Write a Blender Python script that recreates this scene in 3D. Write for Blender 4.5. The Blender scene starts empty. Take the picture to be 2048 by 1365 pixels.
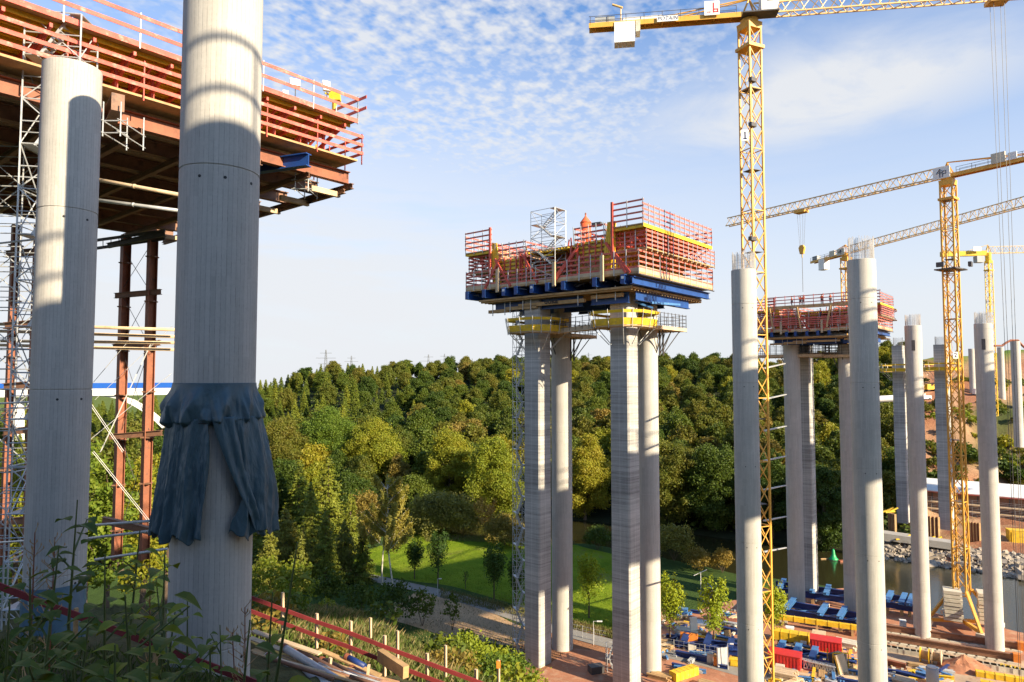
import bpy, math, random
import numpy as np
from mathutils import Vector, Matrix

# ------------------------------------------------------------------ camera
SC = bpy.context.scene
F, PITCH = 1365.33, math.radians(3.04)
cam_d = bpy.data.cameras.new("camera"); cam = bpy.data.objects.new("camera", cam_d)
SC.collection.objects.link(cam); SC.camera = cam
cam_d.lens = 24; cam_d.sensor_width = 36; cam_d.clip_start = .1; cam_d.clip_end = 12000
cam.location = (0, 0, 0); cam.rotation_euler = (math.radians(90) + PITCH, 0, 0)
# ------------------------------------------------------------------ light
SUN_AZ, SUN_EL = math.radians(51.0), math.radians(24.0)      # azimuth from -y (behind the camera) towards +x
S_DIR = Vector((math.sin(SUN_AZ)*math.cos(SUN_EL), -math.cos(SUN_AZ)*math.cos(SUN_EL), math.sin(SUN_EL)))
sun_d = bpy.data.lights.new("sun", 'SUN'); sun = bpy.data.objects.new("sun", sun_d)
SC.collection.objects.link(sun)
sun_d.energy = 5.0; sun_d.angle = math.radians(.5); sun_d.color = (1, .84, .60)
sun.rotation_euler = S_DIR.to_track_quat('Z', 'Y').to_euler()
sun.location = (60, -60, 60)
SC.view_settings.view_transform = 'Standard'; SC.view_settings.look = 'None'
SC.view_settings.exposure = 1.15; SC.view_settings.gamma = 1
SC.cycles.max_bounces = 6; SC.cycles.transparent_max_bounces = 6
W = bpy.data.worlds.new("World"); SC.world = W; W.use_nodes = True


class NT:
    """tiny helper to write node trees"""
    def __init__(s, nt):
        s.nt = nt; nt.nodes.clear()
    def n(s, t, **k):
        nd = s.nt.nodes.new(t)
        for a, b in k.items():
            if a.startswith('i_'):
                nd.inputs[int(a[2:])].default_value = b
            else:
                setattr(nd, a, b)
        return nd
    def l(s, a, b):
        s.nt.links.new(a, b)
    def val(s, x, sock):
        if hasattr(x, 'is_output'): s.l(x, sock)
        else: sock.default_value = x
    def m(s, op, a, b=0.0, c=0.0, clamp=False):
        nd = s.n('ShaderNodeMath', operation=op, use_clamp=clamp)
        for i, x in enumerate((a, b, c)): s.val(x, nd.inputs[i])
        return nd.outputs[0]
    def vm(s, op, a, b):
        nd = s.n('ShaderNodeVectorMath', operation=op)
        s.val(a, nd.inputs[0]); s.val(b, nd.inputs[1])
        return nd.outputs[0]
    def noise(s, vec, scale, detail=3, rough=.55, dist=0.0):
        nd = s.n('ShaderNodeTexNoise')
        if vec is not None: s.l(vec, nd.inputs['Vector'])
        nd.inputs['Scale'].default_value = scale; nd.inputs['Detail'].default_value = detail
        nd.inputs['Roughness'].default_value = rough; nd.inputs['Distortion'].default_value = dist
        return nd.outputs['Fac']
    def ramp(s, fac, stops):
        nd = s.n('ShaderNodeValToRGB'); e = nd.color_ramp.elements
        while len(e) < len(stops): e.new(.5)
        for i, (p, c) in enumerate(stops):
            e[i].position = p; e[i].color = (c[0], c[1], c[2], 1) if hasattr(c, '__len__') else (c, c, c, 1)
        s.l(fac, nd.inputs[0]); return nd.outputs[0]
    def mix(s, f, a, b, mode='MIX'):
        nd = s.n('ShaderNodeMix', data_type='RGBA', blend_type=mode)
        s.val(f, nd.inputs[0])
        for x, i in ((a, 6), (b, 7)):
            if hasattr(x, 'is_output'): s.l(x, nd.inputs[i])
            else: nd.inputs[i].default_value = (x[0], x[1], x[2], 1)
        return nd.outputs[2]
    def maprange(s, x, a, b, c=0.0, d=1.0):
        nd = s.n('ShaderNodeMapRange')
        s.l(x, nd.inputs[0])
        for i, v in enumerate((a, b, c, d)): nd.inputs[i+1].default_value = v
        return nd.outputs[0]
    def comb(s, x, y, z):
        nd = s.n('ShaderNodeCombineXYZ')
        for i, v in enumerate((x, y, z)): s.val(v, nd.inputs[i])
        return nd.outputs[0]
    def sep(s, v):
        nd = s.n('ShaderNodeSeparateXYZ'); s.l(v, nd.inputs[0]); return nd.outputs


# sky: Nishita plus high mackerel clouds laid out on a flat layer overhead
t = NT(W.node_tree)
sky = t.n('ShaderNodeTexSky', sky_type='NISHITA', sun_disc=False)
sky.sun_elevation = SUN_EL; sky.sun_rotation = math.pi - SUN_AZ
sky.air_density = 1.0; sky.dust_density = 1.2; sky.ozone_density = 2.0; sky.altitude = 100
tc = t.n('ShaderNodeTexCoord'); gx, gy, gz = t.sep(tc.outputs['Generated'])
zz = t.m('MAXIMUM', gz, .03)
zd = t.m('ADD', zz, .10)
px_, py_ = t.m('DIVIDE', gx, zd), t.m('DIVIDE', gy, zd)
pl = t.comb(px_, py_, 0.0)
def blob(cx, cy, rx, ry, ang=0.0):
    """soft patch of cloud layer round a point of the layer (cx, cy)"""
    ca, sa = math.cos(ang), math.sin(ang)
    dx, dy = t.m('SUBTRACT', px_, cx), t.m('SUBTRACT', py_, cy)
    a = t.m('DIVIDE', t.m('ADD', t.m('MULTIPLY', dx, ca), t.m('MULTIPLY', dy, sa)), rx)
    b = t.m('DIVIDE', t.m('SUBTRACT', t.m('MULTIPLY', dy, ca), t.m('MULTIPLY', dx, sa)), ry)
    q = t.m('SQRT', t.m('ADD', t.m('MULTIPLY', a, a), t.m('MULTIPLY', b, b)))
    return t.maprange(q, 1.0, .35)
ripv = t.comb(t.m('MULTIPLY', t.m('ADD', t.m('MULTIPLY', px_, .8), t.m('MULTIPLY', py_, -.6)), 1.25),
              t.m('ADD', t.m('MULTIPLY', px_, .6), t.m('MULTIPLY', py_, .8)), 0.0)
rip = t.m('ADD', t.m('MULTIPLY', t.noise(ripv, 19.0, 2, .5, .1), .74), t.m('MULTIPLY', t.noise(ripv, 50.0, 3, .55), .26))
big = t.noise(pl, 1.3, 4, .6, .3)
patches = t.m('MAXIMUM', blob(-.2, 1.75, 1.15, 1.15), t.m('MULTIPLY', blob(-1.2, 2.3, 1.3, 1.0), .8))
patches = t.m('MAXIMUM', patches, t.m('MULTIPLY', blob(-1.6, 1.7, .8, .8), .55))
mack = t.m('MULTIPLY', patches, t.maprange(t.m('ADD', t.m('MULTIPLY', rip, .75), t.m('MULTIPLY', big, .45)), .49, .71))
veil = t.m('MULTIPLY', blob(.86, 1.85, .72, .42, -.74), t.maprange(t.noise(pl, 2.6, 6, .6, .4), .22, .55))
low = t.m('MULTIPLY', t.maprange(px_, 1.6, -.9), t.m('MULTIPLY', t.maprange(gz, .50, .16), t.maprange(t.noise(t.comb(px_, t.m('MULTIPLY', gz, 22.0), 0.0), 1.1, 5, .6), .22, .52)))
cl = t.m('MAXIMUM', t.m('MULTIPLY', mack, .92), t.m('MAXIMUM', t.m('MULTIPLY', veil, .95), t.m('MULTIPLY', low, .9)))
col = t.mix(1.0, sky.outputs[0], (.58, .75, .93), 'MULTIPLY')
col = t.mix(cl, col, (2.85, 2.92, 3.04))
hz = t.m('MULTIPLY', t.maprange(gz, .48, .10), .92)
col = t.mix(hz, col, (2.92, 3.0, 3.14))
bg = t.n('ShaderNodeBackground'); bg.inputs[1].default_value = .13
t.l(col, bg.inputs[0])
out = t.n('ShaderNodeOutputWorld'); t.l(bg.outputs[0], out.inputs[0])

# ------------------------------------------------------------------ projection helpers (photo pixel -> place)
CP, SP = math.cos(PITCH), math.sin(PITCH)
FLOOR = -42.0
def ray(u, v):
    dx, dy = (u-1024)/F, -(v-682.5)/F
    return Vector((dx, CP - dy*SP, SP + dy*CP))
def P(u, v, Y):
    r = ray(u, v); return r*(Y/r.y)
def G(u, v, z=FLOOR):
    r = ray(u, v); return r*(z/r.z)
CX, CY, DX, DY = .766, -.643, .643, .766            # across the bridge / along the bridge
def CA(c, a, z): return Vector((CX*c + DX*a, CY*c + DY*a, z))
def toCA(p): return (p[0]*CX + p[1]*CY, p[0]*DX + p[1]*DY)

# ------------------------------------------------------------------ mesh helper
class MB:
    def __init__(s): s.v = []; s.f = []; s.mi = []; s.k = 0
    def quadbox(s, P8):
        b = len(s.v); s.v += [tuple(p) for p in P8]
        for q in ((0,3,2,1),(4,5,6,7),(0,1,5,4),(1,2,6,5),(2,3,7,6),(3,0,4,7)):
            s.f.append(tuple(b+i for i in q)); s.mi.append(s.k)
        return s
    def box(s, c, size, rz=0.0, rot=None):
        R = rot if rot is not None else Matrix.Rotation(rz, 3, 'Z')
        x, y, z = size[0]/2, size[1]/2, size[2]/2; c = Vector(c)
        return s.quadbox([c + R @ Vector(q) for q in ((-x,-y,-z),(x,-y,-z),(x,y,-z),(-x,y,-z),(-x,-y,z),(x,-y,z),(x,y,z),(-x,y,z))])
    def frame(s, p, q, up=(0,0,1)):
        p, q = Vector(p), Vector(q); d = (q-p)
        if d.length < 1e-6: d = Vector((0,0,1e-3))
        d.normalize(); u = Vector(up)
        if abs(d.dot(u)) > .995: u = Vector((DX, DY, 0))
        r = d.cross(u).normalized(); u = r.cross(d).normalized()
        return p, q, r, u
    def bar(s, p, q, w, h=None, up=(0,0,1)):
        h = w if h is None else h
        p, q, r, u = s.frame(p, q, up); r, u = r*w/2, u*h/2
        return s.quadbox([p-r-u, p+r-u, q+r-u, q-r-u, p-r+u, p+r+u, q+r+u, q-r+u])
    def ibeam(s, p, q, w, h, t=.04):
        p, q, r, u = s.frame(p, q)
        for a in (-1, 1):
            o = u*(a*(h-t)/2); s.bar(p+o, q+o, w, t, u)
        return s.bar(p, q, t, h-2*t-.004, u)
    def tube(s, p, q, r0, n=6, r1=None, cap=True):
        r1 = r0 if r1 is None else r1
        p, q, r, u = s.frame(p, q); b = len(s.v)
        for c, rr in ((p, r0), (q, r1)):
            for i in range(n):
                a = 2*math.pi*i/n; s.v.append(tuple(c + r*(rr*math.cos(a)) + u*(rr*math.sin(a))))
        for i in range(n):
            j = (i+1) % n; s.f.append((b+i, b+j, b+n+j, b+n+i)); s.mi.append(s.k)
        if cap:
            s.f.append(tuple(b+i for i in range(n-1, -1, -1))); s.mi.append(s.k)
            s.f.append(tuple(b+n+i for i in range(n))); s.mi.append(s.k)
        return s
    def path(s, pts, r, n=6):
        for i in range(len(pts)-1):
            ra = r[i] if hasattr(r, '__len__') else r; rb = r[i+1] if hasattr(r, '__len__') else r
            s.tube(pts[i], pts[i+1], ra, n, rb)
        return s
    def lathe(s, prof, n=48, c=(0,0,0)):
        b = len(s.v)
        for r, z in prof:
            for i in range(n):
                a = 2*math.pi*i/n; s.v.append((c[0]+r*math.cos(a), c[1]+r*math.sin(a), c[2]+z))
        for k in range(len(prof)-1):
            for i in range(n):
                j = (i+1) % n; s.f.append((b+k*n+i, b+k*n+j, b+(k+1)*n+j, b+(k+1)*n+i)); s.mi.append(s.k)
        s.f.append(tuple(b+i for i in range(n-1, -1, -1))); s.mi.append(s.k)
        e = b+(len(prof)-1)*n; s.f.append(tuple(e+i for i in range(n))); s.mi.append(s.k)
        return s
    def prism(s, poly, z0, z1):
        b = len(s.v); n = len(poly)
        s.v += [(p[0], p[1], z0) for p in poly] + [(p[0], p[1], z1) for p in poly]
        for i in range(n):
            j = (i+1) % n; s.f.append((b+i, b+j, b+n+j, b+n+i)); s.mi.append(s.k)
        s.f.append(tuple(b+i for i in range(n-1, -1, -1))); s.mi.append(s.k)
        s.f.append(tuple(b+n+i for i in range(n))); s.mi.append(s.k)
        return s
    def extrude(s, prof, frm, to, side):
        """polygon prof of (side, z) offsets swept from point frm to point to"""
        frm, to, side = Vector(frm), Vector(to), Vector(side); b = len(s.v); n = len(prof)
        for c in (frm, to):
            s.v += [tuple(c + side*p[0] + Vector((0,0,p[1]))) for p in prof]
        for i in range(n):
            j = (i+1) % n; s.f.append((b+i, b+j, b+n+j, b+n+i)); s.mi.append(s.k)
        s.f.append(tuple(b+i for i in range(n-1, -1, -1))); s.mi.append(s.k)
        s.f.append(tuple(b+n+i for i in range(n))); s.mi.append(s.k)
        return s
    def build(s, name, mats, parent=None, smooth=False, local=False):
        if not hasattr(mats, '__len__'): mats = [mats]
        me = bpy.data.meshes.new(name)
        off = Vector((0,0,0))
        if parent is not None:
            if not local: off = root_loc(parent)
        elif not local:
            a = np.array(s.v); off = Vector(((a[:,0].min()+a[:,0].max())/2, (a[:,1].min()+a[:,1].max())/2, a[:,2].min()))
        me.from_pydata([(p[0]-off.x, p[1]-off.y, p[2]-off.z) for p in s.v], [], s.f)
        for m_ in mats: me.materials.append(m_)
        if any(s.mi): me.polygons.foreach_set('material_index', s.mi)
        if smooth:
            me.polygons.foreach_set('use_smooth', [len(f) == 4 for f in s.f])
        me.update()
        o = bpy.data.objects.new(name, me); SC.collection.objects.link(o)
        if parent is not None: o.parent = parent
        else: o.location = off
        return o
def root_loc(o):
    while o.parent is not None: o = o.parent
    return o.location.copy()
def tag(o, label, cat, group=None, kind='thing'):
    o['label'] = label; o['category'] = cat; o['kind'] = kind
    if group: o['group'] = group
    return o
def thing(name, label, cat, loc=(0,0,0), group=None):
    o = bpy.data.objects.new(name, None); SC.collection.objects.link(o)
    o.empty_display_size = .5; o.location = loc
    return tag(o, label, cat, group)
def copy_tree(o, parent=None, loc=None, rz=None, label=None, sc=None):
    c = o.copy(); SC.collection.objects.link(c); c.parent = parent
    if loc is not None: c.location = loc
    if rz is not None: c.rotation_euler = (0, 0, rz)
    if sc is not None: c.scale = sc if hasattr(sc, '__len__') else (sc, sc, sc)
    if label: c['label'] = label
    for ch in [x for x in SC.collection.objects if x.parent == o] if parent is None else [x for x in CH.get(o.name, [])]:
        copy_tree(ch, c)
    return c
CH = {}
def structure(o):
    o['kind'] = 'structure'; return o
def stuff(o, label=None, cat=None):
    if label: o['label'] = label; o['category'] = cat
    o['kind'] = 'stuff'; return o
def sm(x, a=0.0, b=1.0):
    q = min(1, max(0, (x-a)/(b-a))); return q*q*(3-2*q)

# ------------------------------------------------------------------ materials
def new_mat(name):
    m_ = bpy.data.materials.new(name); m_.use_nodes = True; t = NT(m_.node_tree)
    o = t.n('ShaderNodeOutputMaterial'); b = t.n('ShaderNodeBsdfPrincipled'); t.l(b.outputs[0], o.inputs[0])
    return m_, t, b, o
def mat(name, c, rough=.6, var=.25, scale=2.0, metal=0.0, c2=None, patch=(.45, .6), stretch=None, bump=0.0, fine=14.0):
    """weathered paint, wood or metal: base colour, uneven tone, and worn patches of a second colour"""
    m_, t, b, o = new_mat(name)
    g = t.n('ShaderNodeNewGeometry').outputs['Position']
    if stretch: g = t.vm('MULTIPLY', g, stretch)
    n1 = t.noise(g, scale, 4, .6); n2 = t.noise(g, scale*fine, 2, .5)
    f = t.m('ADD', t.m('MULTIPLY', n1, .65), t.m('MULTIPLY', n2, .35))
    k = t.maprange(f, .3, .7, 1-var, 1+var)
    cc = t.mix(1.0, c, t.comb(k, k, k), 'MULTIPLY')
    if c2: cc = t.mix(t.maprange(t.noise(g, scale*1.7, 6, .65), patch[0]+.12, patch[1]+.12), cc, c2)
    t.l(cc, b.inputs['Base Color']); b.inputs['Roughness'].default_value = rough; b.inputs['Metallic'].default_value = metal
    if bump:
        bn = t.n('ShaderNodeBump'); bn.inputs['Strength'].default_value = bump; bn.inputs['Distance'].default_value = .03
        t.l(n2, bn.inputs['Height']); t.l(bn.outputs[0], b.inputs['Normal'])
    return m_
M = {}
M['red'] = mat('red_paint', (.60, .085, .055), .6, .42, 1.5, c2=(.40, .20, .15), patch=(.44, .56))
M['redwood'] = mat('red_board', (.60, .13, .095), .8, .42, 1.2, c2=(.52, .30, .23), patch=(.42, .55))
M['timber'] = mat('timber', (.46, .29, .13), .75, .3, 1.0, c2=(.30, .19, .10), patch=(.42, .6))
M['ply'] = mat('plywood', (.58, .37, .17), .7, .28, .8, c2=(.2, .13, .07), patch=(.42, .58))
M['paletimber'] = mat('pale_timber', (.58, .43, .27), .8, .25, 1.0, c2=(.4, .28, .17), patch=(.45, .6))
M['yellow'] = mat('yellow_board', (.75, .47, .02), .6, .35, 1.2, c2=(.50, .36, .12), patch=(.44, .58))
M['crane'] = mat('crane_yellow', (.70, .37, .055), .5, .22, .6, c2=(.45, .26, .08), patch=(.52, .62))
M['cranewhite'] = mat('pale_crane_paint', (.74, .50, .20), .5, .2, .6, c2=(.55, .38, .16), patch=(.5, .6))
M['blue'] = mat('blue_steel', (.012, .06, .24), .45, .3, .8, c2=(.03, .07, .18), patch=(.5, .62))
M['navy'] = mat('navy_steel', (.012, .035, .16), .5, .3, .8)
M['skyblue'] = mat('light_blue_steel', (.07, .20, .43), .45, .25, .8, c2=(.3, .4, .5), patch=(.52, .6))
M['galv'] = mat('galvanised_steel', (.52, .53, .53), .45, .25, 2.0, metal=.35)
M['darksteel'] = mat('dark_steel', (.075, .07, .07), .55, .35, 1.5, c2=(.12, .07, .045), patch=(.5, .6))
M['rust'] = mat('rusty_brown_steel', (.26, .085, .04), .65, .35, .8, c2=(.14, .06, .04), patch=(.45, .6))
M['brown'] = mat('brown_steel', (.24, .12, .07), .65, .35, .8, c2=(.09, .05, .035), patch=(.45, .6))
M['white'] = mat('white_paint', (.80, .79, .76), .5, .08, 1.0)
M['offwhite'] = mat('pale_concrete_block', (.60, .55, .44), .8, .2, .8, c2=(.42, .37, .28), patch=(.45, .6))
M['black'] = mat('black_paint', (.02, .02, .022), .6, .2)
M['orange'] = mat('orange_paint', (.72, .22, .03), .55, .2, 1.0)
M['silo'] = mat('silo_orange', (.70, .13, .045), .5, .18, .6, c2=(.55, .2, .1), patch=(.52, .6))
M['redbox'] = mat('container_red', (.58, .03, .025), .5, .15, .8)
M['green'] = mat('buoy_green', (.01, .34, .10), .45, .15, 1.0)
M['rebar'] = mat('rebar_steel', (.36, .35, .35), .55, .3, 1.0, c2=(.2, .12, .08), patch=(.5, .6))
M['ink'] = mat('logo_navy', (.012, .03, .11), .6, .1)
M['inkred'] = mat('logo_red', (.62, .02, .03), .6, .1)
M['stone'] = mat('quarry_stone', (.34, .29, .23), .9, .4, .8, c2=(.3, .24, .19), patch=(.42, .56))
M['skin'] = mat('skin', (.5, .28, .19), .6, .1)
M['hivis'] = mat('orange_workwear', (.85, .16, .03), .7, .12)
M['trousers'] = mat('dark_workwear', (.05, .06, .09), .8, .2)
M['bark'] = mat('bark', (.11, .075, .05), .9, .4, 1.5)
M['birchbark'] = mat('birch_bark', (.62, .57, .47), .8, .2, .9, c2=(.1, .09, .08), patch=(.52, .58), stretch=(1, 1, 3))
M['pylon'] = mat('pylon_steel', (.15, .16, .18), .6, .1)
M['glass'] = mat('cab_glass', (.04, .07, .08), .08, .1, .5)
M['greyblock'] = mat('grey_plastic', (.33, .35, .36), .6, .2, 1.0)

def concrete(name, kind):
    m_, t, b, o = new_mat(name)
    oc = t.n('ShaderNodeTexCoord').outputs['Object']; x, y, z = t.sep(oc)
    ang = t.m('ARCTAN2', y, x)
    rnd = t.n('ShaderNodeObjectInfo').outputs['Random']
    big = t.noise(oc, .35, 5, .6); fine = t.noise(oc, 9.0, 4, .65)
    if kind == 'round':
        u = t.m('MULTIPLY', ang, 52/(2*math.pi)); fr = t.m('FRACT', t.m('ADD', u, 100.0)); fl = t.m('FLOOR', t.m('ADD', u, 100.0))
        lift = t.m('FLOOR', t.m('MULTIPLY', t.m('ADD', z, 300.0), 1/2.7))
        wn = t.n('ShaderNodeTexWhiteNoise', noise_dimensions='2D'); t.l(t.comb(fl, lift, 0.0), wn.inputs['Vector'])
        wl = t.n('ShaderNodeTexWhiteNoise', noise_dimensions='1D'); t.l(t.m('FLOOR', t.m('MULTIPLY', t.m('ADD', z, 300.0), 1/8.1)), wl.inputs['W'])
        edge = t.m('ABSOLUTE', t.m('SUBTRACT', fr, .5))
        wob = t.noise(t.comb(fl, t.m('MULTIPLY', z, .9), 0.0), 2.0, 4, .7)
        line = t.m('MULTIPLY', t.maprange(edge, .425, .49), t.maprange(wob, .40, .56))
        streak = t.noise(t.comb(t.m('MULTIPLY', x, 5.0), t.m('MULTIPLY', y, 5.0), t.m('MULTIPLY', z, .22)), 1.6, 5, .65)
        hl = t.noise(t.comb(0.0, rnd, z), 1.1, 3, .7)
        k = t.m('ADD', .80, t.m('MULTIPLY', wn.outputs[0], .10))
        k = t.m('ADD', k, t.m('MULTIPLY', t.m('SUBTRACT', streak, .5), .24))
        k = t.m('ADD', k, t.m('MULTIPLY', t.m('SUBTRACT', big, .5), .34))
        k = t.m('ADD', k, t.m('MULTIPLY', t.m('SUBTRACT', fine, .5), .22))
        k = t.m('ADD', k, t.m('MULTIPLY', t.m('SUBTRACT', hl, .5), .10))
        k = t.m('ADD', k, t.m('MULTIPLY', t.m('SUBTRACT', wl.outputs[0], .5), .09))
        k = t.m('MULTIPLY', k, t.m('SUBTRACT', 1.0, t.m('MULTIPLY', line, .5)))
        pores = t.maprange(t.noise(oc, 26.0, 2, .5), .70, .76)
        k = t.m('MULTIPLY', k, t.m('SUBTRACT', 1.0, t.m('MULTIPLY', pores, .35)))
        cc = t.mix(1.0, (.555, .53, .482), t.comb(k, k, k), 'MULTIPLY')
        hgt = t.m('ADD', t.m('MULTIPLY', line, -1.0), t.m('MULTIPLY', fine, .3))
    else:
        wob = t.m('ADD', z, t.m('MULTIPLY', t.noise(oc, .9, 3, .6), .07))
        b1 = t.noise(t.comb(t.m('MULTIPLY', x, .03), t.m('MULTIPLY', y, .03), wob), 2.3, 5, .75)
        b2 = t.noise(t.comb(0.0, 7.0, wob), .22, 3, .6)
        k = t.m('ADD', .46, t.m('MULTIPLY', t.maprange(b1, .3, .7), .52)); k = t.m('ADD', k, t.m('MULTIPLY', t.m('SUBTRACT', b2, .5), .85))
        k = t.m('ADD', k, t.m('MULTIPLY', t.m('SUBTRACT', big, .5), .5))
        k = t.m('ADD', k, t.m('MULTIPLY', t.m('SUBTRACT', fine, .5), .2))
        seam = t.maprange(t.m('MINIMUM', t.m('ABSOLUTE', x), t.m('ABSOLUTE', y)), .09, .03)
        fz = t.m('ABSOLUTE', t.m('SUBTRACT', t.m('FRACT', t.m('ADD', t.m('MULTIPLY', z, 1/.72), 50.0)), .5))
        k = t.m('ADD', k, t.m('MULTIPLY', seam, .16)); k = t.m('SUBTRACT', k, t.m('MULTIPLY', t.maprange(fz, .44, .48), .16))
        drip = t.noise(t.comb(t.m('MULTIPLY', x, 4.0), t.m('MULTIPLY', y, 4.0), t.m('MULTIPLY', z, .12)), 1.3, 4, .6)
        k = t.m('ADD', k, t.m('MULTIPLY', t.m('SUBTRACT', drip, .5), .3)); k = t.m('MAXIMUM', k, .3)
        cc = t.mix(1.0, (.55, .53, .495), t.comb(k, k, k), 'MULTIPLY'); hgt = fine
    t.l(cc, b.inputs['Base Color']); b.inputs['Roughness'].default_value = .8
    bn = t.n('ShaderNodeBump'); bn.inputs['Strength'].default_value = .35; bn.inputs['Distance'].default_value = .02
    t.l(hgt, bn.inputs['Height']); t.l(bn.outputs[0], b.inputs['Normal'])
    return m_
M['conc'] = concrete('board_marked_concrete', 'round')
M['oct'] = concrete('banded_concrete', 'oct')

def leaf_mat(name, cols, rough=.55, trans=.3):
    """foliage: each leaf and each tree gets its own hue from a short palette"""
    m_, t, b, o = new_mat(name)
    r1 = t.n('ShaderNodeAttribute', attribute_name='rnd').outputs['Fac']
    r2 = t.n('ShaderNodeObjectInfo').outputs['Random']
    oc = t.n('ShaderNodeTexCoord').outputs['Object']
    nz = t.noise(oc, .28, 3, .6)
    f = t.m('ADD', t.m('MULTIPLY', r1, .28), t.m('ADD', t.m('MULTIPLY', r2, .5), t.m('MULTIPLY', t.m('SUBTRACT', nz, .5), .9)))
    c = t.ramp(t.m('ADD', f, .12), [((i+.0)/(len(cols)-1), q) for i, q in enumerate(cols)])
    t.l(c, b.inputs['Base Color']); b.inputs['Roughness'].default_value = rough
    b.inputs['Specular IOR Level'].default_value = .25
    tr = t.n('ShaderNodeBsdfTranslucent'); t.l(t.mix(1.0, c, (1.5, 1.35, .6), 'MULTIPLY'), tr.inputs[0])
    mx = t.n('ShaderNodeMixShader'); mx.inputs[0].default_value = trans
    t.l(b.outputs[0], mx.inputs[1]); t.l(tr.outputs[0], mx.inputs[2]); t.l(mx.outputs[0], o.inputs[0])
    return m_
M['l_hill'] = leaf_mat('hill_leaves', [(0.0491, 0.0839, 0.0126), (0.0819, 0.1154, 0.0162), (0.1256, 0.1416, 0.018), (0.1638, 0.1521, 0.0225), (0.1856, 0.1364, 0.0315)])
M['l_dark'] = leaf_mat('dark_leaves', [(0.032, 0.0604, 0.0108), (0.0561, 0.0939, 0.0135), (0.0961, 0.1342, 0.0162), (0.1442, 0.161, 0.0181)])
M['l_yellow'] = leaf_mat('yellowing_leaves', [(0.1282, 0.187, 0.0198), (0.198, 0.2337, 0.0198), (0.2679, 0.2571, 0.022), (0.3145, 0.2454, 0.0275)])
M['l_green'] = leaf_mat('fresh_leaves', [(0.0762, 0.1283, 0.0156), (0.1218, 0.1867, 0.0209), (0.1979, 0.2333, 0.0209), (0.2893, 0.2567, 0.0262)])
M['l_orange'] = leaf_mat('orange_leaves', [(.24, .18, .035), (.30, .20, .04), (.33, .18, .04)])
M['l_brown'] = leaf_mat('brown_leaves', [(0.169, 0.1464, 0.03), (0.234, 0.1769, 0.035), (0.26, 0.1769, 0.04)])
M['l_olive'] = leaf_mat('grey_olive_leaves', [(0.132, 0.1297, 0.0333), (0.1885, 0.183, 0.038), (0.2639, 0.2288, 0.0427)])
M['l_con'] = leaf_mat('spruce_needles', [(0.0602, 0.096, 0.0125), (0.1367, 0.1708, 0.0188), (0.2461, 0.2456, 0.023)], trans=.12)
M['l_larch'] = leaf_mat('yellow_conifer_needles', [(0.1153, 0.1368, 0.0209), (0.1731, 0.1825, 0.0262), (0.2307, 0.2053, 0.0314)], trans=.15)
M['l_birch'] = leaf_mat('birch_leaves', [(0.2125, 0.228, 0.033), (0.3125, 0.288, 0.055), (0.375, 0.3, 0.077)])
M['l_young'] = leaf_mat('young_tree_leaves', [(.03, .07, .012), (.055, .105, .015), (.085, .14, .02)])
M['l_lime'] = leaf_mat('lime_tree_leaves', [(0.0943, 0.1525, 0.0114), (0.2074, 0.2745, 0.0142), (0.377, 0.3965, 0.019)])
M['l_weed'] = leaf_mat('weed_leaves', [(0.0688, 0.1169, 0.0168), (0.1169, 0.165, 0.0192), (0.1788, 0.1993, 0.024)], trans=.25)
M['l_bush'] = leaf_mat('bramble_leaves', [(0.132, 0.183, 0.019), (0.2262, 0.2745, 0.019), (0.3393, 0.3202, 0.0285)])
# ------------------------------------------------------------------ terrain
def lerp_tab(x, tab):
    if x <= tab[0][0]: return tab[0][1]
    for (a, b), (c, d) in zip(tab, tab[1:]):
        if x <= c: return b + (d-b)*(x-a)/(c-a)
    return tab[-1][1]
HB = [(-3, 190), (-.75, 215), (-.36, 232), (0, 228), (.12, 218), (.25, 196), (.4, 190), (.55, 192), (.62, 172), (.75, 166), (.9, 160), (3, 150)]
HC = [(-3, 430), (-.75, 420), (-.36, 430), (0, 430), (.25, 400), (.4, 370), (.52, 350), (.6, 350), (.75, 380), (3, 420)]
HZ = [(-3, -26), (-.62, -24), (-.42, -20), (-.37, -13), (-.28, -3), (-.02, 2.5), (.22, 3.5), (.4, 1), (.5, 4), (.56, 8), (.75, 15), (1, 18), (3, 18)]
RB_FAR = [(-3, 225), (-.4, 222), (0, 215), (.12, 204), (.31, 183), (.45, 174), (.62, 160), (.75, 149), (1.2, 128), (3, 110)]
RB_NEAR = [(-3, 190), (-.4, 187), (0, 186), (.12, 177), (.31, 153), (.45, 143), (.6, 128), (.715, 116), (.9, 108), (1.2, 100), (3, 90)]
WATER = -43.0
from mathutils import noise as mn
def mnz(a, b): return mn.fractal(Vector((a, b, 1.7)), .9, 2.0, 4)
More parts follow.
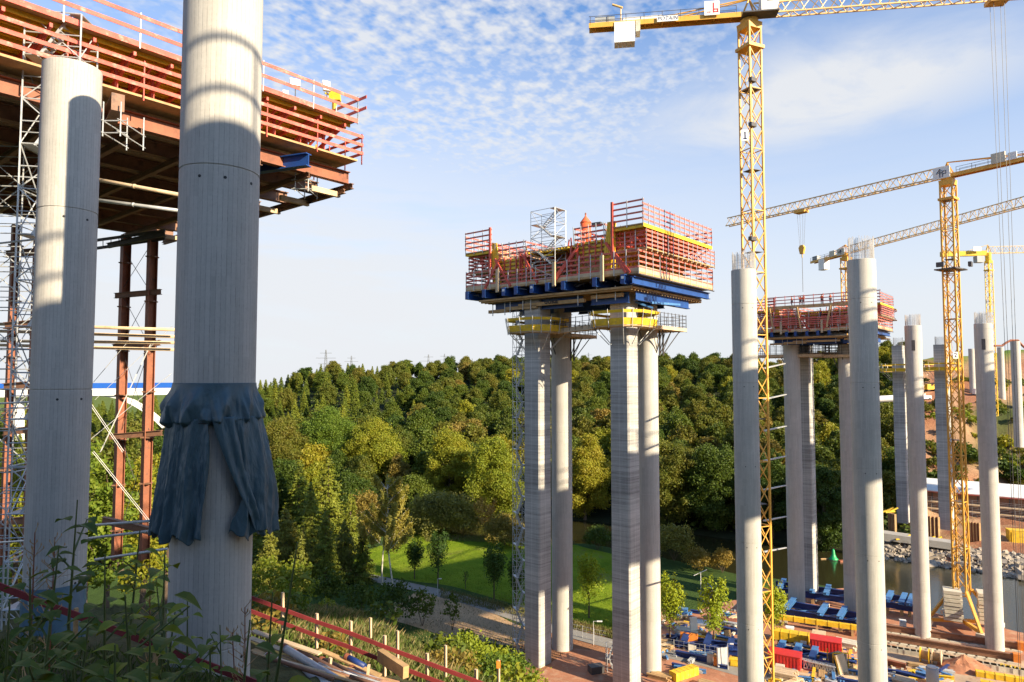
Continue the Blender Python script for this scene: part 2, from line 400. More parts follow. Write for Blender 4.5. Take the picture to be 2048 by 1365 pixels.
def terrain(x, y):
    d = math.hypot(x, y)
    # near hillside the photographer stands on
    yy = max(y, -2.0)
    g = 1.0 + max(0, (yy-30)/30)
    xx = min(max(x, -60), 80)
    z = -1.7 - .33*yy - .22*(max(xx, -14)+12)*min(1, max(yy, 0)/20)*g
    if x < -14: z += .05*(-14-x)*min(1, max(yy, 0)/20)*0
    z = min(z, -1.5)
    if y < 4: z = -1.7 - .33*yy - .05*max(0, x)*sm(yy, -2, 4)
    if y > 55: z -= 7*sm(y, 58, 102)*sm(x/y, -.26, -.13)
    z = max(z, FLOOR)
    if y > 60:
        u = x/y
        b, c, h = lerp_tab(u, HB), lerp_tab(u, HC), lerp_tab(u, HZ)
        rn, rf = lerp_tab(u, RB_NEAR), lerp_tab(u, RB_FAR)
        if y > rn-3:
            k = sm(y, rn-3, rn+2)*(1-sm(y, rf-3, rf+4))
            z -= 3.2*k
        if y > b:
            q = (y-b)/(c-b)
            if u > .56:                      # cut slopes and terraces of the far abutment
                w = sm(u, .56, .62)
                st = lerp_tab(q, [(0, 0), (.08, .04), (.22, .06), (.26, .24), (.40, .28), (.45, .50), (.55, .52), (1, 1), (2, 1.04)])
                q2 = min(q, 1.0); nat = q2**.85
                z += (h-FLOOR)*(nat*(1-w) + st*w)
                z += w*sm(q, .05, .2)*(1.5*mnz(x*.06, y*.06)+.8*mnz(x*.2, y*.2))
            else:
                q2 = min(q, 1.0)
                z += (h-FLOOR)*(q2**.8) - max(0, q-1)*3
    return z
NOISE = np.random.default_rng(5)
rings = [0.0] + list(np.geomspace(.8, 60, 54)) + list(np.arange(62, 262, 2.0)) + list(np.geomspace(265, 6000, 46))
angs = sorted(set([round(a, 3) for a in np.arange(-62, 62.01, .62)] + [round(a, 3) for a in np.arange(66, 296, 6.0)]))
tv, tf = [], []
for r in rings[1:]:
    for a in angs:
        x, y = r*math.sin(math.radians(a)), r*math.cos(math.radians(a))
        z = terrain(x, y)
        if z > FLOOR+.4 and 6 < r < 600: z += float(NOISE.normal(0, .09 if r < 60 else .3))
        tv.append((x, y, z))
na = len(angs)
for k in range(len(rings)-2):
    for i in range(na):
        j = (i+1) % na
        tf.append((k*na+i, (k+1)*na+i, (k+1)*na+j, k*na+j))
b0 = len(tv); tv.append((0, 0, terrain(0, 0)))
for i in range(na): tf.append((b0, i, (i+1) % na))
me = bpy.data.meshes.new('ground'); me.from_pydata(tv, [], tf); me.update()
me.polygons.foreach_set('use_smooth', [True]*len(tf))
# land-cover of the ground sheet: what grows or lies there
at = me.color_attributes.new('cover', 'FLOAT_COLOR', 'POINT')
cov = np.zeros((len(tv), 4)); cov[:, 3] = 1
def cover(x, y, z):
    d = math.hypot(x, y); u = x/max(y, 1)
    grass, dry, wood, earth = (.05, .085, .02), (.17, .13, .065), (.025, .03, .014), (.34, .165, .085)
    c = np.array(grass)*.8
    n = .5+.5*math.sin(x*.23+1.3*math.sin(y*.17))*math.sin(y*.31+x*.07)
    if y > 0 and d < 120 and z > FLOOR+.2:
        c = np.array((.06, .075, .025))*(1-n*.6) + np.array(dry)*n*.6
    if y > 60:
        b = lerp_tab(u, HB); rn, rf = lerp_tab(u, RB_NEAR), lerp_tab(u, RB_FAR)
        if z <= FLOOR+.2 and y < rn:
            c = np.array(grass)
            if u > .0 + (y-110)*.004 and y < 123 + max(0, u-.36)*110 + 5*n: c = np.array(earth)*(.75+.35*n)          # building yard
        if rn-1 < y < rf+2: c = np.array((.06, .05, .03))
        if rf < y:
            c = np.array(wood)
            if u > .575:
                c = np.array((.40, .24, .135))*(.75+.35*n)
                g_ = mnz(x*.035+9, y*.035)
                if g_ > .05: c = c*(1-min(1, g_*2.2)) + np.array((.07, .085, .025))*min(1, g_*2.2)
                elif g_ < -.25: c = np.array((.30, .135, .075))
                if y > lerp_tab(u, HC)*.985: c = np.array((.13, .2, .03))
            elif y > lerp_tab(u, HC)*1.02: c = np.array((.12, .16, .035))
    return c
for i, p in enumerate(tv): cov[i, :3] = cover(*p)
at.data.foreach_set('color', cov.ravel())
m_, t, b, o_ = new_mat('ground_cover')
gp = t.n('ShaderNodeNewGeometry').outputs['Position']
ca = t.n('ShaderNodeVertexColor', layer_name='cover').outputs[0]
nA, nB, nC = t.noise(gp, .35, 6, .65), t.noise(gp, 2.5, 5, .7), t.noise(gp, .07, 4, .6)
k = t.m('ADD', t.m('MULTIPLY', nA, .8), t.m('MULTIPLY', nB, .9)); k = t.m('ADD', k, t.m('MULTIPLY', nC, .4))
k = t.maprange(k, .6, 1.5, .45, 1.6)
cc = t.mix(1.0, ca, t.comb(k, k, k), 'MULTIPLY')
t.l(cc, b.inputs['Base Color']); b.inputs['Roughness'].default_value = .95
b.inputs['Specular IOR Level'].default_value = .1
bn = t.n('ShaderNodeBump'); bn.inputs['Strength'].default_value = .8; bn.inputs['Distance'].default_value = .35
t.l(nB, bn.inputs['Height']); t.l(bn.outputs[0], b.inputs['Normal'])
me.materials.append(m_)
gnd = bpy.data.objects.new('ground', me); SC.collection.objects.link(gnd); structure(gnd)

def zt(x, y): return terrain(x, y)
def sheet(name, pts, mat_, lift, fine=3.0):
    """a flat sheet on the valley floor, its border subdivided and roughened"""
    rng = random.Random(name); out = []
    for i in range(len(pts)):
        a, b = Vector(pts[i]), Vector(pts[(i+1) % len(pts)]); n = max(1, int((b-a).length/fine))
        for k in range(n):
            q = a + (b-a)*(k/n); out.append((q.x+rng.uniform(-.35, .35), q.y+rng.uniform(-.35, .35), FLOOR+lift))
    me = bpy.data.meshes.new(name); me.from_pydata(out, [], [tuple(range(len(out)))]); me.materials.append(mat_); me.update()
    if me.polygons[0].normal.z < 0: me.flip_normals()
    o = bpy.data.objects.new(name, me); SC.collection.objects.link(o); return structure(o)
def ribbon(name, pts, w, mat_, lift):
    mb = MB(); pts = [Vector((p[0], p[1], FLOOR+lift)) for p in pts]; v = []
    for i, p in enumerate(pts):
        d = (pts[min(i+1, len(pts)-1)] - pts[max(i-1, 0)]).normalized(); n = Vector((-d.y, d.x, 0))
        v += [tuple(p+n*w/2), tuple(p-n*w/2)]
    f = [(2*i, 2*i+1, 2*i+3, 2*i+2) for i in range(len(pts)-1)]
    me = bpy.data.meshes.new(name); me.from_pydata(v, [], f); me.materials.append(mat_); me.update()
    if me.polygons[0].normal.z < 0: me.flip_normals()
    o = bpy.data.objects.new(name, me); SC.collection.objects.link(o); return structure(o)
def g2(u, v): p = G(u, v); return (p.x, p.y)
def lawn_mat():
    m_, t, b, o = new_mat('mown_grass'); g = t.n('ShaderNodeNewGeometry').outputs['Position']
    a, c, d = t.noise(g, .07, 4, .6), t.noise(g, .6, 5, .7), t.noise(t.vm('MULTIPLY', g, (1, 3, 1)), 3.0, 4, .7)
    f = t.m('ADD', t.m('MULTIPLY', a, .5), t.m('ADD', t.m('MULTIPLY', c, .3), t.m('MULTIPLY', d, .2)))
    t.l(t.ramp(f, [(.36, (.10, .17, .008)), (.48, (.17, .25, .012)), (.56, (.22, .29, .018)), (.62, (.21, .21, .05)), (.72, (.26, .22, .09))]), b.inputs['Base Color']); b.inputs['Roughness'].default_value = .95; b.inputs['Specular IOR Level'].default_value = .1
    bn = t.n('ShaderNodeBump'); bn.inputs['Strength'].default_value = 1.0; bn.inputs['Distance'].default_value = .25; t.l(t.m('ADD', c, d), bn.inputs['Height']); t.l(bn.outputs[0], b.inputs['Normal']); return m_
M['lawn'] = lawn_mat()
M['asphalt'] = mat('pale_tarmac', (.25, .23, .2), .9, .15, .5)
M['dirt'] = mat('bare_dirt', (.46, .29, .15), .95, .35, .25, c2=(.25, .17, .09), patch=(.42, .58), stretch=(1, .35, 1), bump=.6)
M['redearth'] = mat('red_earth', (.40, .17, .09), .95, .3, .3, c2=(.46, .30, .19), patch=(.40, .58), bump=.6)
M['sand'] = mat('sandy_yard', (.46, .33, .22), .95, .25, .3, c2=(.36, .2, .12), patch=(.45, .6), bump=.5)
sheet('meadow', [g2(690, 1118), g2(840, 1062), g2(1040, 1082), g2(1150, 1090), g2(1235, 1112), g2(1300, 1165), g2(1275, 1235), g2(1230, 1262), g2(1050, 1215), g2(900, 1172), g2(740, 1150)], M['lawn'], .012)
sheet('dirt_patch', [g2(770, 1215), g2(830, 1186), g2(900, 1188), g2(985, 1225), g2(1045, 1255), g2(1120, 1290), g2(1010, 1290), g2(880, 1270), g2(780, 1240)], M['dirt'], .02)
sheet('yard', [g2(1140, 1296), g2(1330, 1322), g2(1300, 1240), g2(1500, 1195), g2(1700, 1175), g2(1860, 1225), g2(2130, 1285), g2(2300, 1420), g2(1900, 1560), g2(1400, 1500), g2(1000, 1420)], M['redearth'], .016)
sheet('sandy_track', [g2(1790, 1290), g2(1900, 1300), g2(2080, 1330), g2(2200, 1420), g2(1700, 1440), g2(1400, 1420), g2(1560, 1340)], M['sand'], .03)
ribbon('path', [g2(620, 1128), g2(760, 1160), g2(860, 1182), g2(950, 1206), g2(1040, 1236), g2(1120, 1262), g2(1220, 1288), g2(1330, 1306), g2(1420, 1326), g2(1540, 1360), g2(1700, 1420)], 3.6, M['asphalt'], .045)

# river
m_, t, b, o_ = new_mat('river_water')
gp = t.n('ShaderNodeNewGeometry').outputs['Position']
b.inputs['Base Color'].default_value = (.028, .026, .010, 1); b.inputs['Roughness'].default_value = .09
w1 = t.noise(t.vm('MULTIPLY', gp, (.6, 1.3, 1)), 1.6, 4, .6)
bn = t.n('ShaderNodeBump'); bn.inputs['Strength'].default_value = .22; bn.inputs['Distance'].default_value = .12
t.l(w1, bn.inputs['Height']); t.l(bn.outputs[0], b.inputs['Normal'])
us = [-1.6, -.8, -.4, -.2, 0, .06, .12, .2, .31, .38, .45, .53, .62, .68, .75, .9, 1.2, 1.8]
v = []
for u in us: n_, f_ = lerp_tab(u, RB_NEAR)-4, lerp_tab(u, RB_FAR)+6; v += [(u*n_, n_, WATER), (u*f_, f_, WATER)]
me = bpy.data.meshes.new('river'); me.from_pydata(v, [], [(2*i, 2*i+2, 2*i+3, 2*i+1) for i in range(len(us)-1)]); me.materials.append(m_); me.update()
if me.polygons[0].normal.z < 0: me.flip_normals()
riv = bpy.data.objects.new('river', me); SC.collection.objects.link(riv); structure(riv)

# the old bridge the new one replaces: it runs along the right, outside the picture, and shades the valley
c0a, c0b = 16.0, 36.6; z0a, z0b = 25.8, 22.4
def ob(a, dc, dz):
    k = (a-12)/119.0; return CA(c0a + (c0b-c0a)*k + dc, a, z0a + (z0b-z0a)*k + dz)
M['oldconc'] = mat('old_concrete', (.36, .34, .31), .85, .2, .3, c2=(.26, .24, .21))
rt = thing('motorway_bridge', 'old concrete motorway bridge running beside the new columns, right of the picture', 'bridge', CA(16, -40, -42))
d_ = MB()
for a0, a1 in zip(range(-60, 240, 20), range(-40, 260, 20)):
    p = [ob(a0, 0, -1.0), ob(a0, 22, -1.0), ob(a1, 22, -1.0), ob(a1, 0, -1.0)]
    d_.quadbox([*(q for q in p), *(q+Vector((0, 0, 1)) for q in p)])
    p = [ob(a0, 2.5, -5.4), ob(a0, 21.99, -5.4), ob(a1, 21.99, -5.4), ob(a1, 2.5, -5.4)]
    d_.quadbox([*(q for q in p), *(q+Vector((0, 0, 4.39)) for q in p)])
d_.build('deck', M['oldconc'], rt)
r_ = MB()
for dz in (1.2, 3.0): r_.bar(ob(-60, .3, dz), ob(240, .3, dz), .16, .2)
r_.build('guard_rail', M['galv'], rt)
for a in range(-59, 240, 9): MB().bar(ob(a, .3, .02), ob(a, .3, 3.0), .16).build('post', M['galv'], rt)
for a in (-30, 108, 185):
    for dc in (5, 17):
        q = ob(a, dc, -6.65); MB().lathe([(1.6, FLOOR-3), (1.4, q.z)], 20, (q.x, q.y, 0)).build('pier', M['oldconc'], rt)
ab = MB(); e = [ob(-60, .5, 0), ob(-60, 21.5, 0), ob(17.5, 21.5, 0), ob(17.5, .5, 0)]
ab.quadbox([*(Vector((q.x, q.y, -34)) for q in e), *(Vector((q.x, q.y, q.z-6.65)) for q in e)]); ab.build('abutment', M['oldconc'], rt)
# ------------------------------------------------------------------ trees and plants
def leaf_mesh(name, V, rnd, mats, extra=None, parent=None, local=True, loc=None):
    """V: (n,4,3) leaf blades. extra: MB with the wood, put into the same mesh with material 1"""
    n = len(V); verts = V.reshape(-1, 3); nf = n; ev, ef = [], []
    if extra is not None: ev, ef = extra.v, extra.f
    me = bpy.data.meshes.new(name)
    me.vertices.add(n*4 + len(ev))
    allv = np.concatenate([verts, np.array(ev).reshape(-1, 3)]) if ev else verts
    me.vertices.foreach_set('co', allv.astype(np.float32).ravel())
    loops = np.arange(n*4); starts = np.arange(n)*4; tot = np.full(n, 4)
    if ef:
        el = np.concatenate([np.array(f)+n*4 for f in ef]); et = np.array([len(f) for f in ef])
        es = n*4 + np.concatenate([[0], np.cumsum(et)[:-1]])
        loops = np.concatenate([loops, el]); starts = np.concatenate([starts, es]); tot = np.concatenate([tot, et])
    me.loops.add(len(loops)); me.loops.foreach_set('vertex_index', loops.astype(np.int32))
    me.polygons.add(len(starts)); me.polygons.foreach_set('loop_start', starts.astype(np.int32))
    mi = np.zeros(len(starts), np.int32); mi[n:] = 1
    for m_ in mats: me.materials.append(m_)
    me.polygons.foreach_set('material_index', mi)
    a = me.attributes.new('rnd', 'FLOAT', 'FACE'); r = np.zeros(len(starts), np.float32); r[:n] = rnd; a.data.foreach_set('value', r)
    me.update(calc_edges=True); me.validate()
    return me
def blades(rng, pos, nrm, size, aspect=.62, jitter=1.25):
    """a leaf blade (rhombus) at each pos, facing roughly nrm"""
    n = len(pos)
    nn = nrm + rng.normal(0, jitter, (n, 3)); nn /= np.linalg.norm(nn, axis=1, keepdims=True)+1e-9
    h = rng.normal(0, 1, (n, 3)); t1 = np.cross(nn, h); t1 /= np.linalg.norm(t1, axis=1, keepdims=True)+1e-9
    t2 = np.cross(nn, t1); s = (size*rng.uniform(.55, 1.35, n))[:, None]
    return np.stack([pos-t1*s, pos-t2*s*aspect, pos+t1*s, pos+t2*s*aspect], 1)
def fib(n, rng):
    i = np.arange(n)+.5; ph = np.arccos(1-2*i/n); th = math.pi*(1+5**.5)*i + rng.uniform(0, 6)
    return np.stack([np.cos(th)*np.sin(ph), np.sin(th)*np.sin(ph), np.cos(ph)], 1)
def lobes_cloud(rng, lobes, per, size, up=.25, squash=.8, aspect=.62):
    Ps, Ns = [], []
    for (x, y, z, r) in lobes:
        k = max(12, int(per*(r**2)))
        ax = rng.uniform(.65, 1.35, 3); d = rng.normal(0, 1, (k, 3)); d[:, 2] += up; d /= np.linalg.norm(d, axis=1, keepdims=True)
        rr = r*np.abs(rng.normal(.78, .26, (k, 1)))
        p = d*rr*ax; p[:, 2] *= squash
        Ps.append(p+np.array((x, y, z))); Ns.append(d)
    p, nrm = np.concatenate(Ps), np.concatenate(Ns)
    return blades(rng, p, nrm, size, aspect)
def broadleaf(seed, h, R, nl=26, per=70, size=.35, base=.25, lobe=.40, top=1.0, flat=1.0, gaps=.12):
    """crown lobes round an egg-shaped envelope; trunk and limbs reach into them"""
    rng = np.random.default_rng(seed); rz = h*(1-base)/2; zc = h*base + rz
    L = []
    for d in fib(nl, rng):
        if rng.random() < gaps: continue
        w = 1.0 - .25*max(0, d[2])*top
        q = rng.uniform(.50, .92)
        r = R*lobe*rng.uniform(.55, 1.45)
        L.append((d[0]*R*w*q, d[1]*R*w*q, zc+d[2]*rz*(q+.06), r))
    for k in range(4): L.append((rng.normal(0, R*.2), rng.normal(0, R*.2), zc+rng.normal(0, rz*.3), R*.42))
    V = lobes_cloud(rng, L, per, size)
    wood = MB(); tr = .028*h*.6+.05; sx, sy = rng.normal(0, .02*h, 2)
    wood.path([(0, 0, -.4), (sx*.3, sy*.3, h*base), (sx, sy, h*.6), (sx*1.2, sy*1.2, h*.85)], [tr*1.25, tr*.9, tr*.5, tr*.12], 7)
    for (x, y, z, r) in L[::2]:
        k = min(.75, max(.2, (z/h)-.22)); wood.tube((sx*k, sy*k, h*k), (x*.85, y*.85, z), tr*.3, 5, tr*.08)
    return V, rng.random(len(V)), wood
def conifer(seed, h, R, per=1.0, size=.3, droop=.35, base=.06, loose=0.0):
    rng = np.random.default_rng(seed); Ps, Ns = [], []; wood = MB()
    wood.path([(0, 0, -.4), (0, 0, h*.5), (0, 0, h*.98)], [.02*h, .012*h, .01], 6)
    z = h*base
    while z < h*.98:
        q = (z-h*base)/(h*(1-base)); L = R*(1-q)**.85*rng.uniform(.8, 1.1)+.12
        nb = int(7+5*(1-q))
        for k in range(nb):
            a = rng.uniform(0, 2*math.pi); l = L*rng.uniform(.65, 1.15); dr = droop*rng.uniform(.6, 1.4)
            d = np.array((math.cos(a), math.sin(a), 0.0))
            n = int(max(5, l*9*per)); tt = rng.uniform(.12, 1, n)**.8
            sag = -dr*l*tt**1.5 + .18*l*tt**4
            p = d*(l*tt)[:, None]; p[:, 2] = z+sag; w = (.10+.20*l*(1-tt))*1.1
            side = np.array((-d[1], d[0], 0.0)); off = rng.normal(0, 1, n)*w
            p += side*off[:, None]; p[:, 2] -= np.abs(off)*.35 + rng.uniform(0, .12+loose*.5, n)
            Ps.append(p); Ns.append(np.tile(d*.5+np.array((0, 0, .8)), (n, 1)))
            if k % 3 == 0: wood.tube((0, 0, z), tuple(d*l*.7+np.array((0, 0, z-dr*l*.45))), .02+.006*l, 4, .01)
        z += h*.028 + .12*(1-q)
    V = blades(rng, np.concatenate(Ps), np.concatenate(Ns), size, .38, .55)
    return V, rng.random(len(V)), wood
def upright(seed, h, R, size=.16, n=26, per=60, base=.2):
    """young park tree: many steep shoots from a short stem, leafy spikes at the outline"""
    rng = np.random.default_rng(seed); Ps, Ns = [], []; wood = MB()
    wood.path([(0, 0, -.3), (0, 0, h*base), (0, 0, h*.8)], [.012*h+.03, .01*h+.02, .02], 6)
    for k in range(n):
        a = k*2.4+rng.uniform(-.3, .3); q = rng.uniform(0, 1); z0 = h*(base+.45*q); l = h*(.52-.20*q)*rng.uniform(.75, 1.1)
        out = R*(1.0-.45*q)*rng.uniform(.6, 1.1)
        m = int(per*l/2); tt = rng.uniform(.08, 1, m)
        x = out*(1-(1-tt)**1.8); zz_ = z0 + l*tt
        zz_ = np.minimum(zz_, h*(1.02-.0*q)); r = .05*h*(1-.75*tt)+.06
        p = np.stack([x*math.cos(a), x*math.sin(a), zz_], 1) + rng.normal(0, 1, (m, 3))*r[:, None]
        Ps.append(p); Ns.append(np.tile((math.cos(a), math.sin(a), .5), (m, 1)))
        wood.tube((0, 0, z0), (out*.9*math.cos(a), out*.9*math.sin(a), min(h*.97, z0+l*.8)), .025, 4, .01)
    V = blades(rng, np.concatenate(Ps), np.concatenate(Ns), size, .55, .6)
    return V, rng.random(len(V)), wood
def birch(seed, h, R, size=.17):
    rng = np.random.default_rng(seed); Ps, Ns = [], []; wood = MB(); lean = rng.normal(0, .035, 2)
    st = [(lean[0]*h*q+.25*math.sin(q*7+seed), lean[1]*h*q, h*q) for q in (-.02, .15, .3, .45, .6, .75, .88, 1.0)]
    wood.path(st, [.19, .16, .14, .12, .095, .07, .045, .015], 7)
    for k in range(26):
        q = rng.uniform(.28, .97); i = min(6, int(q*7)); b = Vector(st[i]).lerp(Vector(st[i+1]), .5); a = rng.uniform(0, 6.28)
        l = R*(1.15-.75*q)*rng.uniform(.6, 1.2); tip = b+Vector((math.cos(a)*l, math.sin(a)*l, l*.9))
        wood.tube(b, tip, .045, 5, .01)
        for s in range(int(5+l*3)):
            f = rng.uniform(.3, 1.0); o = b.lerp(tip, f); n = int(rng.uniform(22, 48)); ln = rng.uniform(.5, 1.9)
            tt = rng.uniform(0, 1, n); p = np.stack([np.full(n, o.x)+tt*.3*math.cos(a), np.full(n, o.y)+tt*.3*math.sin(a), o.z-ln*tt], 1)+rng.normal(0, .2, (n, 3))
            Ps.append(p); Ns.append(np.tile((math.cos(a), math.sin(a), .3), (n, 1)))
    V = blades(rng, np.concatenate(Ps), np.concatenate(Ns), size, .6, .7)
    return V, rng.random(len(V)), wood
def bush(seed, h, R, nl=16, per=80, size=.2):
    rng = np.random.default_rng(seed); L = []
    for d in fib(nl*2, rng):
        if d[2] < -.25: continue
        q = rng.uniform(.5, .8); L.append((d[0]*R*q, d[1]*R*q, h*.42+d[2]*h*.42, min(R, h)*rng.uniform(.25, .42)))
    V = lobes_cloud(rng, L, per, size, .35)
    wood = MB()
    for k in range(5):
        a = k*1.3; wood.tube((0, 0, -.2), (R*.5*math.cos(a), R*.5*math.sin(a), h*.6), .05, 5, .015)
    return V, rng.random(len(V)), wood

TREE_MESH = {}
def tree_meshes(key, gen, leafm, barkm=None, split=True):
    """crown mesh and trunk mesh of a kind of tree (or one mesh for a far-off tree)"""
    if key not in TREE_MESH:
        V, r, wood = gen; barkm = barkm or M['bark']
        if split:
            cm = leaf_mesh('crown', V, r, [leafm]); o = wood.build('trunk', barkm, local=True); tm = o.data; bpy.data.objects.remove(o)
            TREE_MESH[key] = (cm, tm)
        else: TREE_MESH[key] = (leaf_mesh(key, V, r, [leafm, barkm], wood), None)
    return TREE_MESH[key]
def put_tree(name, key, loc, rz, sc, label, cat, group=None, squash=1.0):
    cm, tm = TREE_MESH[key]; s3 = (sc*squash, sc*squash, sc)
    if tm is None:
        o = bpy.data.objects.new(name, cm); SC.collection.objects.link(o); tag(o, label, cat, group)
        o.location = loc; o.rotation_euler = (0, 0, rz); o.scale = s3; return o
    root = thing(name, label, cat, loc, group); root.rotation_euler = (0, 0, rz); root.scale = s3
    for n_, d in (('crown', cm), ('trunk', tm)):
        o = bpy.data.objects.new(n_, d); SC.collection.objects.link(o); o.parent = root
    return root

# far hillside wood: every tree one object; kinds by crown
R_ = random.Random(11)
for i in range(6):
    tree_meshes(f'hill{i}', broadleaf(100+i, 15, 6.4, nl=64, per=88, size=.365, base=.06, lobe=.25, gaps=.18, top=1.5), M['l_hill'], split=False)
for i in range(3):
    tree_meshes(f'dark{i}', broadleaf(130+i, 15, 6.2, nl=56, per=88, size=.365, base=.05, lobe=.27, gaps=.18), M['l_dark'], split=False)
for i in range(2):
    tree_meshes(f'gold{i}', broadleaf(150+i, 14, 6.0, nl=60, per=92, size=.35, base=.04, lobe=.25, gaps=.16), M['l_yellow'], split=False)
for i in range(2):
    tree_meshes(f'rust{i}', broadleaf(170+i, 13, 5.4, nl=54, per=92, size=.35, base=.08, lobe=.26, gaps=.2), M['l_brown'], split=False)
for i in range(3):
    tree_meshes(f'fir{i}', conifer(180+i, 16, 4.4, per=1.0, size=.46, droop=.4, base=.04), M['l_con'], split=False)
HILL_LABEL = {'hill': 'olive green broadleaf tree in the wood on the far hillside', 'dark': 'dark green broadleaf tree in the wood on the far hillside',
              'rust': 'brownish autumn tree in the wood on the far hillside', 'gold': 'yellow green tree in the wood on the far hillside',
              'fir': 'slender dark conifer in the wood on the far hillside'}
HILL_CAT = {'hill': 'tree', 'dark': 'tree', 'rust': 'tree', 'gold': 'tree', 'fir': 'conifer'}
HILL_NAME = {'hill': 'broadleaf_tree', 'dark': 'dark_broadleaf_tree', 'rust': 'autumn_tree', 'gold': 'yellowing_tree', 'fir': 'conifer_tree'}
spots = []
tries = 0
while tries < 14000:
    tries += 1
    u = R_.uniform(-.78, .575); q = R_.uniform(.0, 1.02)**.9
    b, c = lerp_tab(u, HB), lerp_tab(u, HC); y = b + (c-b)*q; x = u*y
    if u < -.37 and q > .95: continue
    gap = 8.3 + 3.0*q if q < .86 else 7.6
    if any((x-p[0])**2+(y-p[1])**2 < gap*gap for p in spots): continue
    spots.append((x, y, u, q))
HILL_N = 0
for (x, y, u, q) in spots:
    k = R_.random()
    if u < -.12 and q > .25 and k < .85 - (u+.35)*1.5: kind = 'fir'
    elif k < .08: kind = 'rust'
    elif k < .15 or (q < .1 and -.38 < u < .12 and k < .6): kind = 'gold'
    elif k < .55 or u > .3: kind = 'hill' if R_.random() < .75 else 'dark'
    else: kind = 'dark' if R_.random() < .5 else 'hill'
    key = kind + str(R_.randrange({'hill': 6, 'dark': 3, 'gold': 2, 'rust': 2, 'fir': 3}[kind]))
    s = R_.uniform(.84, 1.14)*(.98 if q < .3 else .78)*(.82 if kind == 'fir' and u > -.22 else 1)
    put_tree(HILL_NAME[kind], key, (x, y, terrain(x, y)-.6), R_.uniform(0, 6.28), s, HILL_LABEL[kind], HILL_CAT[kind], 'trees of the far hillside wood', R_.uniform(.9, 1.12))
    HILL_N += 1
print('hill trees', HILL_N)
# undergrowth of the wood: nobody could count it
ug = []
for i in range(5200):
    u = R_.uniform(-.8, .575); q = R_.uniform(-.02, 1.0); b, c = lerp_tab(u, HB), lerp_tab(u, HC); y = b+(c-b)*q; x = u*y
    ug.append((x, y, terrain(x, y)+R_.uniform(.1, 1.6)))
rng = np.random.default_rng(3); pos = np.repeat(np.array(ug), 9, 0) + rng.normal(0, 1.0, (len(ug)*9, 3))*np.array((1.3, 1.3, .8))
me = leaf_mesh('undergrowth', blades(rng, pos, np.tile((0, -.4, 1.0), (len(pos), 1)), .6), rng.random(len(pos)), [M['l_dark']])
o = bpy.data.objects.new('undergrowth', me); SC.collection.objects.link(o); stuff(o, 'dark leafy undergrowth between the trees of the far hillside', 'undergrowth')

# trees of the valley, one by one: (name, kind, px, v base, v top, px width, label, leaf key, group)
def vt(name, kind, u, vb, vtop, w, leaf, label, cat='tree', bark=None, z=FLOOR, seed=None, **kw):
    p = G(u, vb, z); h = (vb-vtop)/F*p.y*1.0; R = w/2/F*p.y; seed = seed or (hash((u, vb)) % 9973)
    p.z = terrain(p.x, p.y) if z == FLOOR else z
    fns = {'b': broadleaf, 'c': conifer, 'u': upright, 'w': birch, 's': bush}
    g = fns[kind](seed, h, R, **kw); key = f'{name}_{u}_{vb}'
    tree_meshes(key, g, M[leaf], bark)
    return put_tree(name, key, p, 0, 1.0, label, cat)
LB = dict(nl=70, per=170, size=.25, lobe=.24, gaps=.16)
vt('broadleaf_tree', 'b', 560, 995, 843, 105, 'l_hill', 'olive tree with rounded crown right of the blue-green tarpaulin', base=.05, **LB)
vt('broadleaf_tree', 'b', 650, 985, 858, 120, 'l_green', 'fresh green tree behind the tall spruces at the foot of the wood', base=.05, **LB)
vt('yellowing_tree', 'b', 745, 990, 876, 120, 'l_yellow', 'yellowing tree behind the two white birches', base=.03, **LB)
vt('broadleaf_tree', 'b', 800, 985, 895, 70, 'l_hill', 'small olive tree between two yellowing crowns above the grey willow', base=.03, **LB)
vt('yellowing_tree', 'b', 900, 1012, 856, 120, 'l_yellow', 'broad golden tree above the round grey willow', base=.03, **LB)
vt('yellowing_tree', 'b', 990, 1030, 858, 130, 'l_yellow', 'golden tree just left of the stair tower on the square column', base=.03, **LB)
vt('yellowing_tree', 'b', 1170, 1035, 868, 110, 'l_yellow', 'golden tree seen between the two column pairs of the middle pier', base=.03, **LB)
vt('dark_broadleaf_tree', 'b', 1345, 1055, 868, 130, 'l_hill', 'olive tree on the river bank right of the middle pier columns', base=.03, **LB)
vt('dark_broadleaf_tree', 'b', 1430, 1060, 890, 130, 'l_dark', 'dark tree leaning over the river left of the tall grey column', base=.03, **LB)
vt('dark_broadleaf_tree', 'b', 1545, 1075, 900, 100, 'l_dark', 'dark tree beside the river behind the yellow crane mast', base=.03, **LB)
vt('dark_broadleaf_tree', 'b', 1650, 1092, 905, 100, 'l_dark', 'dark tree drooping over the water behind the green buoy', base=.0, **LB)
vt('spruce_tree', 'c', 596, 1075, 918, 92, 'l_con', 'tall dark spruce right of the tarpaulin', per=1.3, size=.34)
vt('spruce_tree', 'c', 655, 1090, 912, 125, 'l_con', 'tallest spruce with drooping boughs above the meadow edge', per=1.3, size=.36)
vt('spruce_tree', 'c', 570, 1150, 1015, 120, 'l_larch', 'yellowish conifer at the lower edge of the tarpaulin', per=1.4, size=.27, loose=.6)
vt('spruce_tree', 'c', 688, 1160, 1040, 105, 'l_larch', 'weeping yellow green conifer left of the birches', per=1.6, size=.24, droop=.75, loose=.8)
vt('spruce_tree', 'c', 622, 1150, 985, 110, 'l_con', 'dark spruce between the two yellowish conifers', per=1.3, size=.3)
